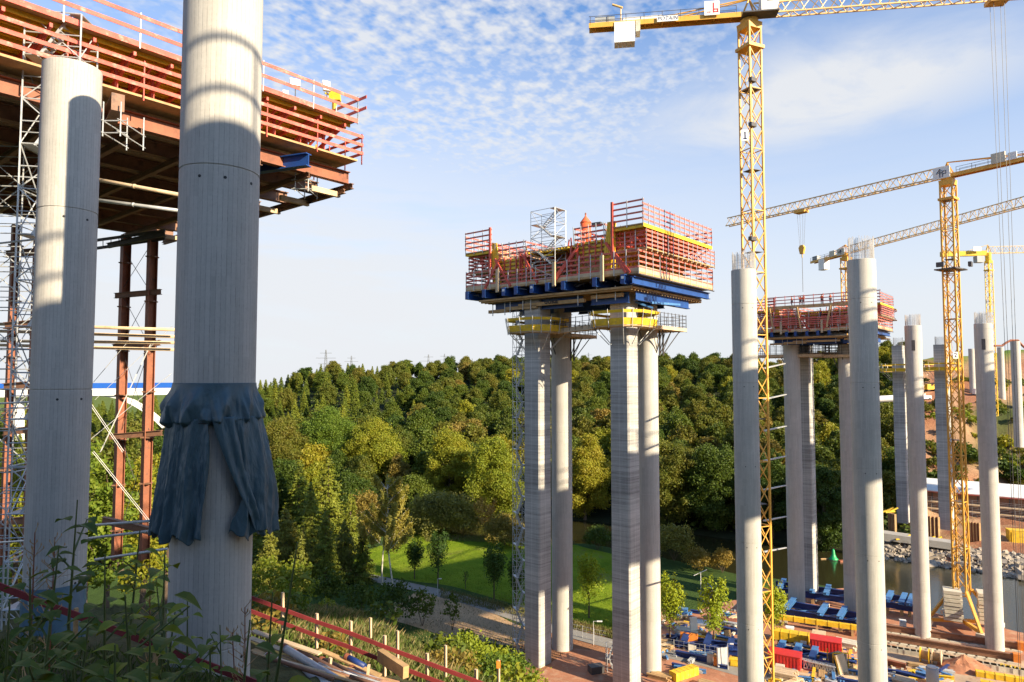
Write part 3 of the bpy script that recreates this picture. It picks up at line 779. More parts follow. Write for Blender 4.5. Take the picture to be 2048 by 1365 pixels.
for i, (u, vb, vtop, w, lf, lb) in enumerate(((528, 1120, 962, 90, 'l_con', 'dark spruce half hidden by the right edge of the tarpaulin'), (536, 1175, 1050, 90, 'l_larch', 'yellow green conifer low beside the tarpaulin column'), (605, 1178, 1062, 95, 'l_larch', 'yellowish conifer with brown tips below the tall spruces'),
        (650, 1176, 1020, 90, 'l_con', 'dark narrow spruce left of the weeping conifer'), (725, 1165, 1050, 70, 'l_con', 'small dark spruce between the weeping conifer and the birches'), (700, 1110, 985, 90, 'l_con', 'mid height spruce behind the weeping conifer'), (620, 1100, 965, 80, 'l_con', 'spruce tucked between the two tallest ones'))):
    vt('spruce_tree', 'c', u, vb, vtop, w, lf, lb, per=1.4, size=.27, droop=.45, loose=.4)
for i, (u, vb, vtop, w, lf, lb) in enumerate(((560, 1060, 900, 110, 'l_dark', 'dark broadleaf tree behind the tarpaulin side spruces'), (490, 1080, 900, 110, 'l_hill', 'olive tree hidden behind the tarpaulin'), (700, 1040, 930, 100, 'l_dark', 'dark tree between the tallest spruce and the birches'), (830, 1030, 940, 90, 'l_dark', 'dark tree left above the round grey willow'))):
    vt('broadleaf_tree', 'b', u, vb, vtop, w, lf, lb, base=.02, **LB)
vt('birch_tree', 'w', 764, 1170, 972, 110, 'l_birch', 'bare topped white birch, left one of the pair', 'birch', M['birchbark'], seed=3)
vt('birch_tree', 'w', 784, 1184, 970, 120, 'l_birch', 'white birch with golden hanging twigs, right one of the pair', 'birch', M['birchbark'], seed=8)
vt('willow_bush', 's', 880, 1066, 964, 140, 'l_olive', 'large round grey olive willow behind the meadow', 'bush', nl=20, per=60, size=.3)
vt('willow_bush', 's', 925, 1072, 998, 80, 'l_olive', 'smaller grey willow touching the large round one', 'bush', nl=14, per=60, size=.28)
vt('orange_tree', 'u', 970, 1078, 996, 70, 'l_orange', 'small orange autumn tree beside the grey willows', 'tree', size=.26, per=26)
vt('brown_bush', 's', 1008, 1090, 1030, 90, 'l_brown', 'brown bush at the meadow edge left of the stair tower', 'bush', per=70, size=.24)
vt('brown_bush', 's', 735, 1070, 980, 90, 'l_brown', 'brown tinged bush behind the birches', 'bush', per=60, size=.26)
vt('brown_bush', 's', 1040, 1098, 1048, 60, 'l_brown', 'low brown bush behind the square column stair tower', 'bush', per=70, size=.22)
vt('dark_bush', 's', 1195, 1100, 1052, 60, 'l_dark', 'dark bush by the water between the middle columns', 'bush', per=70, size=.22)
vt('willow_bush', 's', 1348, 1122, 1048, 95, 'l_olive', 'dark grey willow on the river bank right of the middle pier', 'bush', per=60, size=.26)
vt('brown_bush', 's', 1400, 1142, 1098, 62, 'l_brown', 'brown bush on the bank above the blue toilet cabin', 'bush', per=80, size=.2)
vt('yellow_bush', 's', 1445, 1145, 1096, 50, 'l_orange', 'bright golden bush at the water beside the grey column', 'bush', per=80, size=.2)
for (u, vb, vtop, w, lf, lb) in ((829, 1158, 1078, 40, 'l_young', 'leftmost young tree of the meadow row, nearest the birches'),
        (876, 1172, 1062, 50, 'l_young', 'young dark tree behind the street lamp'),
        (988, 1198, 1086, 50, 'l_young', 'young dark tree standing alone mid meadow'),
        (1032, 1206, 1108, 36, 'l_young', 'young tree half hidden by the stair tower'),
        (1178, 1236, 1108, 68, 'l_lime', 'young leafy tree between the column pairs of the middle pier'),
        (1340, 1282, 1148, 58, 'l_lime', 'bright lime green young tree right of the middle pier, left one of two'),
        (1428, 1292, 1152, 66, 'l_lime', 'young tree in front of the blue toilet cabin'),
        (1548, 1280, 1165, 60, 'l_lime', 'young tree hidden behind the first crane mast')):
    vt('young_tree', 'u', u, vb, vtop, w, lf, lb, size=.2, per=42, n=30)
vt('sapling', 'u', 931, 1178, 1138, 16, 'l_dark', 'thin sapling in the meadow between two young trees', 'sapling', size=.16, per=12, n=10)
# near hillside thicket
for i, (u, v, Y, w, h, lf, lb) in enumerate(((925, 1320, 62, 3.2, 2.6, 'l_bush', 'sunlit bramble bush left of the square column foot'),
        (985, 1330, 66, 3.6, 3.2, 'l_bush', 'tall bramble bush in front of the left square column'),
        (1050, 1345, 70, 3.2, 3.0, 'l_bush', 'bramble bush covering the foot of the left square column'),
        (900, 1365, 50, 2.4, 2.0, 'l_brown', 'dry brown bush behind the red fence'),
        (1010, 1365, 55, 3.0, 2.4, 'l_green', 'green bush at the bottom edge right of the red fence'),
        (1235, 1370, 80, 1.6, 1.8, 'l_bush', 'small bush at the foot of the right square column'))):
    p = P(u, v, Y); p.z = min(terrain(p.x, p.y), p.z); key = f'thicket{i}'
    tree_meshes(key, bush(700+i, h, w, nl=18, per=95, size=.15), M[lf]); put_tree('bramble_bush', key, p, i, 1, lb, 'bush')
# left background between the near columns
for i, (u, vb, vtop, w, lf, lb, Y) in enumerate(((215, 1100, 905, 120, 'l_green', 'yellow green tree seen between the two tall round columns', 85),
        (285, 1120, 890, 110, 'l_yellow', 'yellowing tree behind the rusty support legs', 95),
        (330, 1090, 880, 90, 'l_green', 'green tree beside the left edge of the tarpaulin', 105),
        (170, 1080, 850, 100, 'l_green', 'green tree behind the left round column', 120),
        (30, 1100, 880, 110, 'l_yellow', 'yellow green tree behind the left scaffold', 100),
        (245, 1010, 830, 110, 'l_hill', 'olive tree below the white arch bridge', 150),
        (310, 1000, 850, 110, 'l_dark', 'dark tree under the right end of the white arch', 170),
        (120, 1010, 830, 110, 'l_dark', 'dark tree behind the left column below the arch bridge', 160))):
    p = P(u, vb, Y); h = (vb-vtop)/F*Y; key = f'lb{i}'; p.z = terrain(p.x, p.y) if terrain(p.x, p.y) < p.z else p.z
    h = P(u, vtop, Y).z - p.z
    tree_meshes(key, broadleaf(800+i, h, w/2/F*Y, nl=30, per=110 if Y < 110 else 80, size=.27 if Y < 110 else .34, base=.08, lobe=.36), M[lf])
    put_tree('broadleaf_tree', key, p, 0, 1, lb, 'tree')
# ------------------------------------------------------------------ bridge columns
def round_column(u, Y, r, vtop, zbase, label, rebar=0.0, hole_z=(), joint0=-.55, holes=False, niche=False, group=None):
    x = P(u, 755, Y).x; ztop = P(u, vtop, Y).z
    root = thing('bridge_column', label, 'column', (x, Y, zbase), group)
    prof = [(r, 0)]; z = joint0
    js = sorted(joint0 + 8.1*k for k in range(-8, 6) if zbase+.6 < joint0+8.1*k < ztop-.6)
    for j in js:
        h = j-zbase; prof += [(r, h-.035), (r-.03, h-.02), (r-.03, h+.02), (r, h+.035)]
    prof += [(r, ztop-zbase-.03), (r-.03, ztop-zbase)]
    MB().lathe(prof, 64).build('shaft', M['conc'], root, smooth=False, local=True)
    sh = root_child(root); sh.data.polygons.foreach_set('use_smooth', [True]*len(sh.data.polygons)); sh.data.set_sharp_from_angle(angle=math.radians(20))
    am = math.atan2(-Y, -x)
    if holes:
        for j in js:
            for da in (-.50, .12, .86) if Y < 26 else (-.12, .68):
                a = am + da; d = Vector((math.cos(a), math.sin(a), 0)); p = d*(r-.05) + Vector((0, 0, j-zbase-.42))
                MB().tube(p, p+d*.056, .055, 10).build('tie_hole', M['black'], root, local=True)
    if niche:
        a = am - .02; d = Vector((math.cos(a), math.sin(a), 0)); s = Vector((-d.y, d.x, 0)); c = d*(r-.05) + Vector((0, 0, ztop-zbase-3.3))
        MB().bar(c-Vector((0, 0, .85)), c+Vector((0, 0, .85)), .5, .16, d).build('niche', M['darksteel'], root, local=True)
    if rebar:
        rb = MB(); rng = random.Random(int(u)); n = 60
        for i in range(n):
            a = 2*math.pi*i/n + rng.uniform(-.02, .02); rr = r-.14; h = rebar*rng.uniform(.84, 1.04)
            rb.tube((rr*math.cos(a), rr*math.sin(a), ztop-zbase-.1), (rr*math.cos(a)+rng.uniform(-.03, .03), rr*math.sin(a)+rng.uniform(-.03, .03), ztop-zbase+h), .022, 4)
        for k in range(3): ring(rb, r-.15, ztop-zbase+.35+k*.3, .014)
        rb.build('rebar', M['rebar'], root, local=True)
    return root
def ring(mb, r, z, t, n=28):
    q = [(r*math.cos(2*math.pi*i/n), r*math.sin(2*math.pi*i/n), z) for i in range(n+1)]
    for a, b in zip(q, q[1:]): mb.bar(a, b, t)
def root_child(root):
    return [o for o in SC.collection.objects if o.parent == root][0]
GRP = None
colA = round_column(431, 24.0, 1.327, -190, -12.5, 'largest grey concrete column, wrapped halfway in a blue-green tarpaulin', holes=True, joint0=-.9)
colB = round_column(124, 31.0, 1.196, 138, -15.5, 'tall board-marked column in front of the scaffold, left of the tarpaulin column', holes=True)
round_column(1491, 71, 1.25, 541, -42.4, 'slim round column overlapping the first yellow crane mast, bars sprouting on top', 1.9, holes=True)
round_column(1729, 66, 1.25, 521, -42.4, 'thickest round column of the right half, with a crown of steel bars', 2.2, holes=True)
round_column(1829, 113, 1.25, 652, -42.4, 'round column with a dark niche left of the second crane mast', 1.9, niche=True)
round_column(1970, 108, 1.25, 648, -42.4, 'round column with a dark niche right of the second crane mast', 1.9, niche=True)
pr = []
for (u, Y, r, lb) in ((1123, 108.5, 1.62, 'round column behind the left square column of the middle pier'), (1296, 100, 1.45, 'round column behind the right square column of the middle pier'),
                   (1584, 126, 1.42, 'left round column under the far red formwork table'), (1693, 122, 1.3, 'round column half hidden behind the thickest column, under the far formwork table')):
    pr.append(round_column(u, Y, r, 612 if u < 1400 else 690, -42.4, lb))
def square_column(u, Y, w, ztop, zbase, label, rz, cham=.30, rebar=0.0):
    x = P(u, 755, Y).x; root = thing('chamfered_column', label, 'column', (x, Y, zbase)); root.rotation_euler = (0, 0, rz)
    a = w/2; c = w*cham/2
    poly = [(-a, -c), (-c, -a), (c, -a), (a, -c), (a, c), (c, a), (-c, a), (-a, c)]
    MB().prism(poly, 0, ztop-zbase).build('shaft', M['oct'], root, local=True)
    if rebar:
        rb = MB(); rng = random.Random(int(u))
        for i in range(36):
            q = 2*math.pi*i/36; rr = a*.86
            rb.tube((rr*math.cos(q), rr*math.sin(q), ztop-zbase-.1), (rr*math.cos(q), rr*math.sin(q), ztop-zbase+rebar*rng.uniform(.85, 1.05)), .03, 4)
        rb.build('rebar', M['rebar'], root, local=True)
    return root
sqR = square_column(1249, 95, 2.95, 12.2, -42.4, 'right square column of the middle pier, one face sunlit', math.radians(-40), .86)
sqL = square_column(1075, 103, 2.95, 12.2, -42.4, 'left square column of the middle pier, stair tower on its left', math.radians(-40), .86)
square_column(1609, 131, 2.6, 6.6, -42.4, 'narrow square column behind the left round column of the far pier', math.radians(-40), .86)
square_column(1798, 186, 2.7, P(1798, 692, 186).z, -39, 'grey square column with stair tower on the far bank, left of the niche columns', math.radians(-40), .86, 2.2)
square_column(1884, 178, 3.1, P(1884, 690, 178).z, -39, 'sunlit square column on the far bank beside the second crane mast', math.radians(-40), .86, 2.2)
for (u, Y, v, lb, vb) in ((1945, 300, 698, 'thin pale column before the brown cutting, leftmost of three', 795), (2003, 296, 695, 'thin pale column before the brown cutting, middle of three', 800), (2033, 215, 683, 'pale column at the right picture edge before the brown cutting', 885)):
    zb = P(u, vb, Y).z
    round_column(u, Y, 1.25 if Y > 250 else 1.3, v, zb-1.5, lb)

# ------------------------------------------------------------------ tarpaulin round the nearest column
m_, t, b, o_ = new_mat('tarpaulin_sheet')
oc = t.n('ShaderNodeNewGeometry').outputs['Position']
wr = t.noise(t.vm('MULTIPLY', oc, (1, 1, .55)), 3.2, 6, .62, .8); w2 = t.noise(oc, 16.0, 4, .6, .5)
cc = t.mix(t.maprange(wr, .3, .7), (.05, .095, .118), (.066, .118, .142))
t.l(cc, b.inputs['Base Color']); b.inputs['Roughness'].default_value = .42; b.inputs['Specular IOR Level'].default_value = .45
bn = t.n('ShaderNodeBump'); bn.inputs['Strength'].default_value = .35; bn.inputs['Distance'].default_value = .06
t.l(t.m('ADD', wr, t.m('MULTIPLY', w2, .3)), bn.inputs['Height']); t.l(bn.outputs[0], b.inputs['Normal'])
b.inputs['Base Color'].default_value = (.03, .08, .11, 1)
M['tarp'] = m_
tp = thing('tarpaulin', 'dark blue-green tarpaulin tied round the nearest column, hanging open like a skirt', 'tarpaulin', (colA.location.x, colA.location.y, -5.5))
def cloth(fn, nu, nv, name, thick=.012):
    mb = MB(); v = [fn(i/nu, j/nv) for j in range(nv+1) for i in range(nu+1)]
    mb.v = [tuple(p) for p in v]
    for j in range(nv):
        for i in range(nu):
            a = j*(nu+1)+i; mb.f.append((a, a+1, a+nu+2, a+nu+1)); mb.mi.append(0)
    o = mb.build(name, M['tarp'], tp, smooth=True)
    md = o.modifiers.new('thickness', 'SOLIDIFY'); md.thickness = thick
    return o
KA = 24.0/22.6
ax_, ay_ = colA.location.x, colA.location.y
fa = math.atan2(-ay_, -ax_)                       # angle that faces the camera
def cyl(th, rad, z):                              # th in degrees, positive to the picture's right
    a = fa + math.radians(th); return Vector((ax_ + KA*rad*math.cos(a), ay_ + KA*rad*math.sin(a), KA*z))
def nz(*a):
    s = 0
    for i, (f, q) in enumerate(((1, 1), (2.3, .5), (5.1, .25))): s += q*math.sin(a[0]*f+i*1.7)*math.cos(a[1]*f*1.1+i*2.1)
    return s
from mathutils import noise as mn
def fb(x, y, z=0.0): return mn.fractal(Vector((x, y, z)), .8, 2.1, 4)
def ridge(x, y): return 1-abs(mn.noise(Vector((x, y, 3.3))))*2
def tri(q): q = q-math.floor(q); return 1-2*abs(q-.5)*1.0
def band(u, v):
    th = -178+356*u; z = -.18 - 1.34*v
    side = sm(-th, 20, 85); puff = math.sin(min(1, v*1.02)*math.pi)**.8
    ph = th/34 + .5*fb(th*.02, 2.0) + .55*v; ph2 = th/19 - .8*v + .6*fb(th*.03, 7.0)
    lump = (.20*tri(ph)**1.6 + .13*tri(ph2)*v + .03*fb(th*.06, v*2.0))
    rad = 1.262 + .06*v + (.05+.12*side)*puff*(v**.7) + lump*sm(v, .02, .55)
    if v > .88: rad -= .20*(v-.88)/.12
    z -= .10*side*v + .10*fb(th*.04, 5.0)*v
    return cyl(th, max(rad, 1.258), z)
cloth(band, 360, 50, 'upper_wrap')
def folds(th, v, k, amp):
    ph = th*k/330 + .55*fb(th*.02, v*.5) + .12*v
    return amp*(1.15*tri(ph)**1.5 + .35*tri(ph*2.3+.8*v+.3)*v + .22*fb(th*.06, v*1.5, 6.0))
def left_panel(u, v):
    th = -112 + (104 + 3*math.sin(v*5))*u; z = -1.30 - (3.66+.10*math.sin(th*.19)+.07*math.sin(th*.43))*v
    fl = .08+.24*v*sm(-th, 40, 100) + .08*v
    return cyl(th, 1.29 + fl*.75 + folds(th, v, 16, .06+.16*v) + .03*fb(th*.2, v*6), z)
cloth(left_panel, 260, 90, 'hanging_panel')
def right_panel(u, v):
    lo = 2 + 34*sm(v, .02, .62) - 28*max(0, v-.62)/.38*.6; th = lo + (112-lo)*u; z = -1.26 - (3.72+.14*math.sin(th*.2)+.06*math.sin(th*.5))*v
    fl = .12 + .50*math.sin(min(1, v*1.12)*1.75)*sm(th, 20, 75)
    return cyl(th, 1.28 + fl*.9 + folds(th+40, v, 12, .06+.14*v) + .03*fb(th*.2, v*6+9), z)
cloth(right_panel, 260, 90, 'hanging_panel')
def flap(u, v):
    lo = -3 + 52*v**1.15; w = 26*(1-.45*v); th = lo + w*u; z = -1.24 - 3.75*v - .18*u*v
    return cyl(th, 1.44 + .28*v + .10*math.sin(u*math.pi) + .05*math.sin(u*9+v*2) + .05*fb(th*.1, v*3, 2.0), z)
cloth(flap, 44, 70, 'loose_flap')
def back_panel(u, v):
    th = 108 + 142*u; z = -1.3 - 4.0*v
    return cyl(th, 1.32 + .14*v + folds(th, v, 12, .05+.06*v), z)
cloth(back_panel, 90, 40, 'hanging_panel')
tie = MB()
q = [cyl(th, 1.40 + .02*math.sin(th), -1.40+.03*math.sin(th*.1)) for th in range(-180, 181, 10)]
for a_, b_ in zip(q, q[1:]): tie.tube(a_, b_, .018, 5)
tie.build('tie_rope', M['black'], tp)
# blue protective sheet at the foot of the left column
bx, by = colB.location.x, colB.location.y
def foot_sheet(u, v):
    a = 2*math.pi*u; return Vector((bx+(1.215+.04*fb(u*22, v*3)+.05*v)*math.cos(a), by+(1.215+.04*fb(u*22, v*3)+.05*v)*math.sin(a), -9.1-5.4*v))
m_, t, b, o_ = new_mat('blue_film'); b.inputs['Base Color'].default_value = (.10, .19, .27, 1); b.inputs['Roughness'].default_value = .35
nn_ = t.noise(t.n('ShaderNodeNewGeometry').outputs['Position'], 4.0, 4, .6); t.l(t.mix(nn_, (.06, .13, .19), (.17, .27, .34)), b.inputs['Base Color']); M['film'] = m_
mb = MB(); nu = 60
for j in range(13):
    for i in range(nu): mb.v.append(tuple(foot_sheet(i/nu, j/12)))
for j in range(12):
    for i in range(nu): mb.f.append((j*nu+i, j*nu+(i+1) % nu, (j+1)*nu+(i+1) % nu, (j+1)*nu+i)); mb.mi.append(0)
tag(mb.build('plastic_sheet', M['film'], smooth=True), 'blue plastic sheet wrapped round the foot of the left column', 'plastic sheet')

# ------------------------------------------------------------------ railings and trusses
def rail_run(root, p0, p1, h, nb, sp, boardm, postm, bh=.16, toe=None, post_w=.07, name='guard_rail', ext=.1, tilt=0.0, sub=True):
    """boards between posts along p0 -> p1; posts are sub-parts of their run of boards"""
    p0, p1 = Vector(p0), Vector(p1); d = (p1-p0); L = d.length; d.normalize(); s = Vector((d.y, -d.x, 0))
    mb = MB()
    for i in range(nb):
        z = h*(1-i/max(1, nb)) - bh/2; j = Vector((0, 0, z))
        mb.bar(p0-d*ext+j+s*.06, p1+d*ext+j+s*.06, .045, bh)
    run = mb.build(name, boardm, root)
    if toe: MB().bar(p0+Vector((0, 0, toe/2-.25))+s*.07, p1+Vector((0, 0, toe/2-.25))+s*.07, .06, toe).build('toe_board', M['paletimber'], root)
    n = max(1, round(L/sp))
    posts = MB()
    for i in range(n+1):
        p = p0 + d*(L*i/n); q = p + Vector((0, 0, h+.12)) + s*tilt
        if sub: MB().bar(p-Vector((0, 0, .35)), q, post_w).build('post', postm, run)
        else: posts.bar(p-Vector((0, 0, .35)), q, post_w)
    if not sub: posts.build('posts', postm, run)
    return run
def brace(mb, p, q, w): mb.bar(p, q, w)
def lattice(mb, p0, p1, side, up, w, h, n, c, d, tri=False):
    """box or triangular lattice girder from p0 to p1"""
    p0, p1, side, up = Vector(p0), Vector(p1), Vector(side), Vector(up)
    if tri: corners = [side*(w/2), side*(-w/2), up*h]
    else: corners = [side*(w/2)-up*(h/2), side*(-w/2)-up*(h/2), side*(-w/2)+up*(h/2), side*(w/2)+up*(h/2)]
    for k in corners: mb.bar(p0+k, p1+k, c)
    nc = len(corners)
    for i in range(n):
        a, b_ = p0.lerp(p1, i/n), p0.lerp(p1, (i+1)/n); mid = p0.lerp(p1, (i+.5)/n)
        for k in range(nc):
            A, B = corners[k], corners[(k+1) % nc]
            mb.bar(a+A, mid+B, d); mb.bar(mid+B, b_+A, d)
            if not tri and i % 2 == 0: mb.bar(a+A, a+B, d)

# ------------------------------------------------------------------ left formwork table
LC, LA0, LA1 = -45.0, -16.0, 32.4
lt = thing('bridge_formwork', 'huge red and brown formwork deck high above the two near columns', 'formwork', CA(LC, LA1, 14))
g_ = MB()
for c in (-45.3, -49.8, -54.6, -59.4, -64.2, -69.0, -74.0, -78.6):
    MB().ibeam(CA(c, LA0, 16.1), CA(c, LA1+.9-.02*(c+45), 16.1), .55, 1.0, .06).build('steel_girder', M['rust'] if c > -46 else M['brown'], lt)
for k in range(13):
    a = LA0 + 1.2 + k*4.0
    MB().ibeam(CA(-44.6, a, 15.35), CA(-79.4, a, 15.35), .34, .42, .04).build('cross_beam', M['brown'], lt)
pk = MB()
for k in range(79):
    c = -46 - k*.42
    pk.bar(CA(c, LA0, 16.78), CA(c, LA1-.2, 16.78), .17, .2)
pk.build('joists', M['paletimber'], lt)
pl_ = MB()
def slab(mb, c0, c1, a0, a1, z0, z1): return mb.quadbox([CA(c0, a0, z0), CA(c1, a0, z0), CA(c1, a1, z0), CA(c0, a1, z0), CA(c0, a0, z1), CA(c1, a0, z1), CA(c1, a1, z1), CA(c0, a1, z1)])
slab(pl_, -79.2, -45.8, LA0, LA1-.3, 16.9, 17.05); pl_.build('plywood_deck', M['ply'], lt)
for c in (-46.2, -50.6, -55.1, -60, -64.8, -69.5, -74):   # pale ends of the transverse timbers under the end edge
    tb = MB(); tb.bar(CA(c, LA1-2, 14.86), CA(c, LA1+.7, 14.86), .32, .42); tb.build('timber_end', M['paletimber'], lt)
    tb = MB(); tb.ibeam(CA(c+.9, LA1+.55, 15.0), CA(c-4.6, LA1+.55, 15.0), .3, .34, .04); tb.build('edge_beam', M['brown'], lt)
# lower walkway, web formwork, upper cantilever platform
wk = MB(); slab(wk, -46.6, -43.6, LA0, LA1+.5, 17.08, 17.22); wk.build('walkway', M['timber'], lt)
wb = MB(); slab(wb, -50.2, -49.9, LA0, LA1-.5, 17.1, 21.2); wb.build('web_panel', M['ply'], lt)
up_ = MB(); slab(up_, -50.0, -43.4, LA0, LA1+.2, 20.1, 20.24); up_.build('upper_platform', M['timber'], lt)
yb = MB()
for k in range(11): yb.bar(CA(-49.6+k*.55, LA0, 19.95), CA(-49.6+k*.55, LA1+.1, 19.95), .12, .26)
yb.build('yellow_joists', M['yellow'], lt)
fd = MB(); fd.bar(CA(-43.38, LA0, 20.2), CA(-43.38, LA1+.3, 20.2), .1, .34); fd.build('fascia_board', M['redwood'], lt)
for k in range(22):
    a = LA0+1.5+k*2.2
    tr = MB(); tr.bar(CA(-49.8, a, 17.6), CA(-43.8, a, 19.7), .16, .26); tr.bar(CA(-49.8, a, 19.6), CA(-43.6, a, 19.66), .16, .24); tr.bar(CA(-46.5, a, 17.2), CA(-46.5, a, 19.6), .2, .2)
    tr.build('bracket', M['red'], lt)
    if k % 2 == 0:
        MB().bar(CA(-48.6, a+.7, 17.2), CA(-44.6, a+1.6, 20.0), .14).build('raking_strut', M['red'], lt)
        pc = MB(); pc.tube(CA(-47.8, a+1.4, 17.2), CA(-47.8, a+1.4, 20.0), .20, 10); pc.build('prop', M['red'], lt)
wl = MB()
for z in (17.5, 18.2, 18.9, 19.6): wl.bar(CA(-49.75, LA0, z), CA(-49.75, LA1-.4, z), .16, .2)
wl.build('waling', M['red'], lt)
yw = MB()
for k in range(80): yw.bar(CA(-49.84, LA0+.3+k*.62, 17.3), CA(-49.84, LA0+.3+k*.62, 19.9), .08, .16)
yw.build('studs', M['yellow'], lt)
rail_run(lt, CA(-43.35, LA0, 20.3), CA(-43.35, LA1+.3, 20.3), 1.75, 2, 4.0, M['redwood'], M['galv'], .24)
rail_run(lt, CA(-43.45, LA0, 17.2), CA(-43.45, LA1+.8, 17.2), 2.0, 3, 4.0, M['redwood'], M['red'], .24)
rail_run(lt, CA(-43.35, LA1+.3, 20.3), CA(-52, LA1+.3, 20.3), 1.75, 2, 2.6, M['redwood'], M['galv'], .24, ext=1.0)
rail_run(lt, CA(-43.45, LA1+.8, 17.2), CA(-50, LA1+.8, 17.2), 2.0, 3, 2.6, M['redwood'], M['red'], .22)
# far cantilever, seen from beneath
fu = MB(); slab(fu, -80.5, -75, LA0, LA1, 20.1, 20.24); fu.build('upper_platform', M['timber'], lt)
rail_run(lt, CA(-80.4, LA0, 20.2), CA(-80.4, LA1, 20.2), 1.7, 2, 5, M['redwood'], M['galv'], .22)
# stub girders that poke out towards the viewer
s_ = MB(); p = P(604, 322, 49.5); d = Vector((CX, CY, 0)); d = Vector((.93, -.36, 0)).normalized()
s_.ibeam(p-d*6.0, p+d*.6, .6, .95, .07); s_.build('blue_stub_girder', M['blue'], lt)
s_ = MB(); p = P(236, 205, 38.2); d = Vector((.62, -.78, 0)).normalized(); s_.ibeam(p-d*5.5, p, .62, 1.0, .07)
s_.bar(p-d*.02-Vector((0, 0, .5)), p-d*.02+Vector((0, 0, .5)), .66, .05, d); s_.build('brown_stub_girder', M['brown'], lt)
for (u, v, Y) in ((238, 235, 38), (614, 355, 52)):   # tube cages hung under the stubs
    mb = MB(); p = P(u, v, Y)
    for dx in (-.9, .1):
        mb.tube(p+Vector((dx, 0, -1.1)), p+Vector((dx, 0, .9)), .04, 6); mb.tube(p+Vector((dx, 2.4, -1.1)), p+Vector((dx, 2.4, .9)), .04, 6)
    for dz in (-.9, -.2):
        mb.tube(p+Vector((-1.2, 0, dz)), p+Vector((.5, 0, dz)), .035, 6); mb.tube(p+Vector((-.9, 2.6, dz)), p+Vector((-.9, -.3, dz)), .035, 6); mb.tube(p+Vector((.1, 2.6, dz)), p+Vector((.1, -.3, dz)), .035, 6)
    mb.build('tube_hanger', M['galv'], lt)
# floodlights and the yellow hoist on the upper railing
def floodlight(u, v, Y, label, w=.75, h=.62):
    p = P(u, v, Y); r = thing('floodlight', label, 'floodlight', p)
    mb = MB(); rot = Matrix.Rotation(.5, 3, 'Z') @ Matrix.Rotation(-.35, 3, 'X'); mb.box(p, (w, .22, h), rot=rot); mb.build('lamp_housing', M['white'], r)
    mb = MB(); mb.tube(p-Vector((0, -.12, 1.1)), p-Vector((0, -.12, .1)), .035, 6); mb.bar(p+Vector((-.3, .12, -.2)), p+Vector((.3, .12, -.2)), .05); mb.build('stand', M['darksteel'], r)
floodlight(590, 166, 51, 'white square floodlight on the upper rail, nearer the column')
floodlight(653, 173, 54.5, 'taller white floodlight beside the yellow hoist', .6, .95)
floodlight(571, 188, 50.5, 'small white box lamp hung on the rail below the floodlight', .4, .5)
p = P(669, 195, 55.2); r = thing('hoist', 'small yellow hoist at the end of the left formwork deck', 'hoist', p-Vector((0, 0, 1)))
mb = MB(); mb.bar(p-Vector((0, 0, 1.9)), p+Vector((0, 0, .4)), .28); mb.build('mast', M['yellow'], r)
mb = MB(); mb.extrude([(-.4, 0), (.5, 0), (.42, .75), (-.4, .75)], p+Vector((0, -.25, -.3)), p+Vector((0, .25, -.3)), (1, 0, 0)); mb.bar(p+Vector((-.1, 0, .1)), p+Vector((-.8, 0, .35)), .12); mb.build('motor_box', M['yellow'], r)
# loose pipes hung beneath the deck between the columns
for (u0, v0, u1, v1, Y, lb, mk) in ((175, 356, 380, 394, 41, 'upper pale pipe under the left deck between the columns', 'paletimber'), (175, 398, 375, 424, 45, 'lower grey pipe under the left deck between the columns', 'galv')):
    mb = MB(); mb.tube(P(u0, v0, Y+.5), P(u1, v1, Y), .12, 10); mb.tube(P(u0, v0, Y+.5).lerp(P(u1, v1, Y), .45), P(u0, v0, Y+.5).lerp(P(u1, v1, Y), .47), .15, 10)
    tag(mb.build('pipe', M[mk], smooth=True), lb, 'pipe')
for i, (v0, v1, Y) in enumerate(((648, 660, 62), (662, 674, 63), (682, 686, 64), (690, 700, 65))):
    mb = MB(); q0, q1 = P(-20, v0, Y), P(352, v1, Y-1); mb.tube(q0, q1, .15, 10); tag(mb.build('pole', M['paletimber'], smooth=True), ['topmost', 'second', 'third', 'lowest'][i]+' of the horizontal timber poles tied across the rusty support legs', 'pole', None)

# ------------------------------------------------------------------ steel support towers below the left deck
def support_tower(legs, Y, vtop, vbot, label, beams, w=.62):
    x0 = P(sum(l[0] for l in legs)/len(legs), 755, Y); r = thing('support_tower', label, 'support tower', (x0.x, Y, P(0, vbot, Y).z))
    for (u, dy) in legs:
        q = P(u, 755, Y+dy); zt_ = P(u, vtop, Y+dy).z; zb = P(u, vbot, Y+dy).z
        MB().ibeam((q.x, q.y, zb), (q.x, q.y, zt_), w, w, .07).build('leg', M['rust'], r)
        for z in np.arange(zb+3, zt_, 4.6): MB().box((q.x, q.y, z), (w+.14, w+.14, .12)).build('splice_plate', M['brown'], r)
    for (v, du0, du1, k) in beams:
        a, b_ = P(legs[0][0]+du0, v+4, Y-.75+legs[0][1]), P(legs[-1][0]+du1, v-4, Y-.75+legs[-1][1])
        MB().ibeam(a, b_, .34, .55, .05).build('tie_beam', M['brown'] if k else M['paletimber'], r)
    if len(legs) > 1:
        for (v0, v1) in ((495, 580), (590, 690), (700, 860), (880, 1050)):
            for a, b_ in (((legs[0], v0), (legs[1], v1)), ((legs[0], v1), (legs[1], v0))):
                MB().tube(P(a[0][0], a[1], Y+a[0][1]), P(b_[0][0], b_[1], Y+b_[0][1]), .028, 5).build('tie_rod', M['darksteel'], r)
    return r
st1 = support_tower([(244, 0), (298, -1.5)], 71, 470, 1120, 'pair of rusty steel support legs between the two near columns', [(588, -14, 24, 1), (690, -18, 22, 1), (870, -26, 26, 1)], .8)
mb = MB()
for dv in (0, 16):
    mb.bar(P(186, 482+dv, 71), P(330, 462+dv, 69), .12, .3)
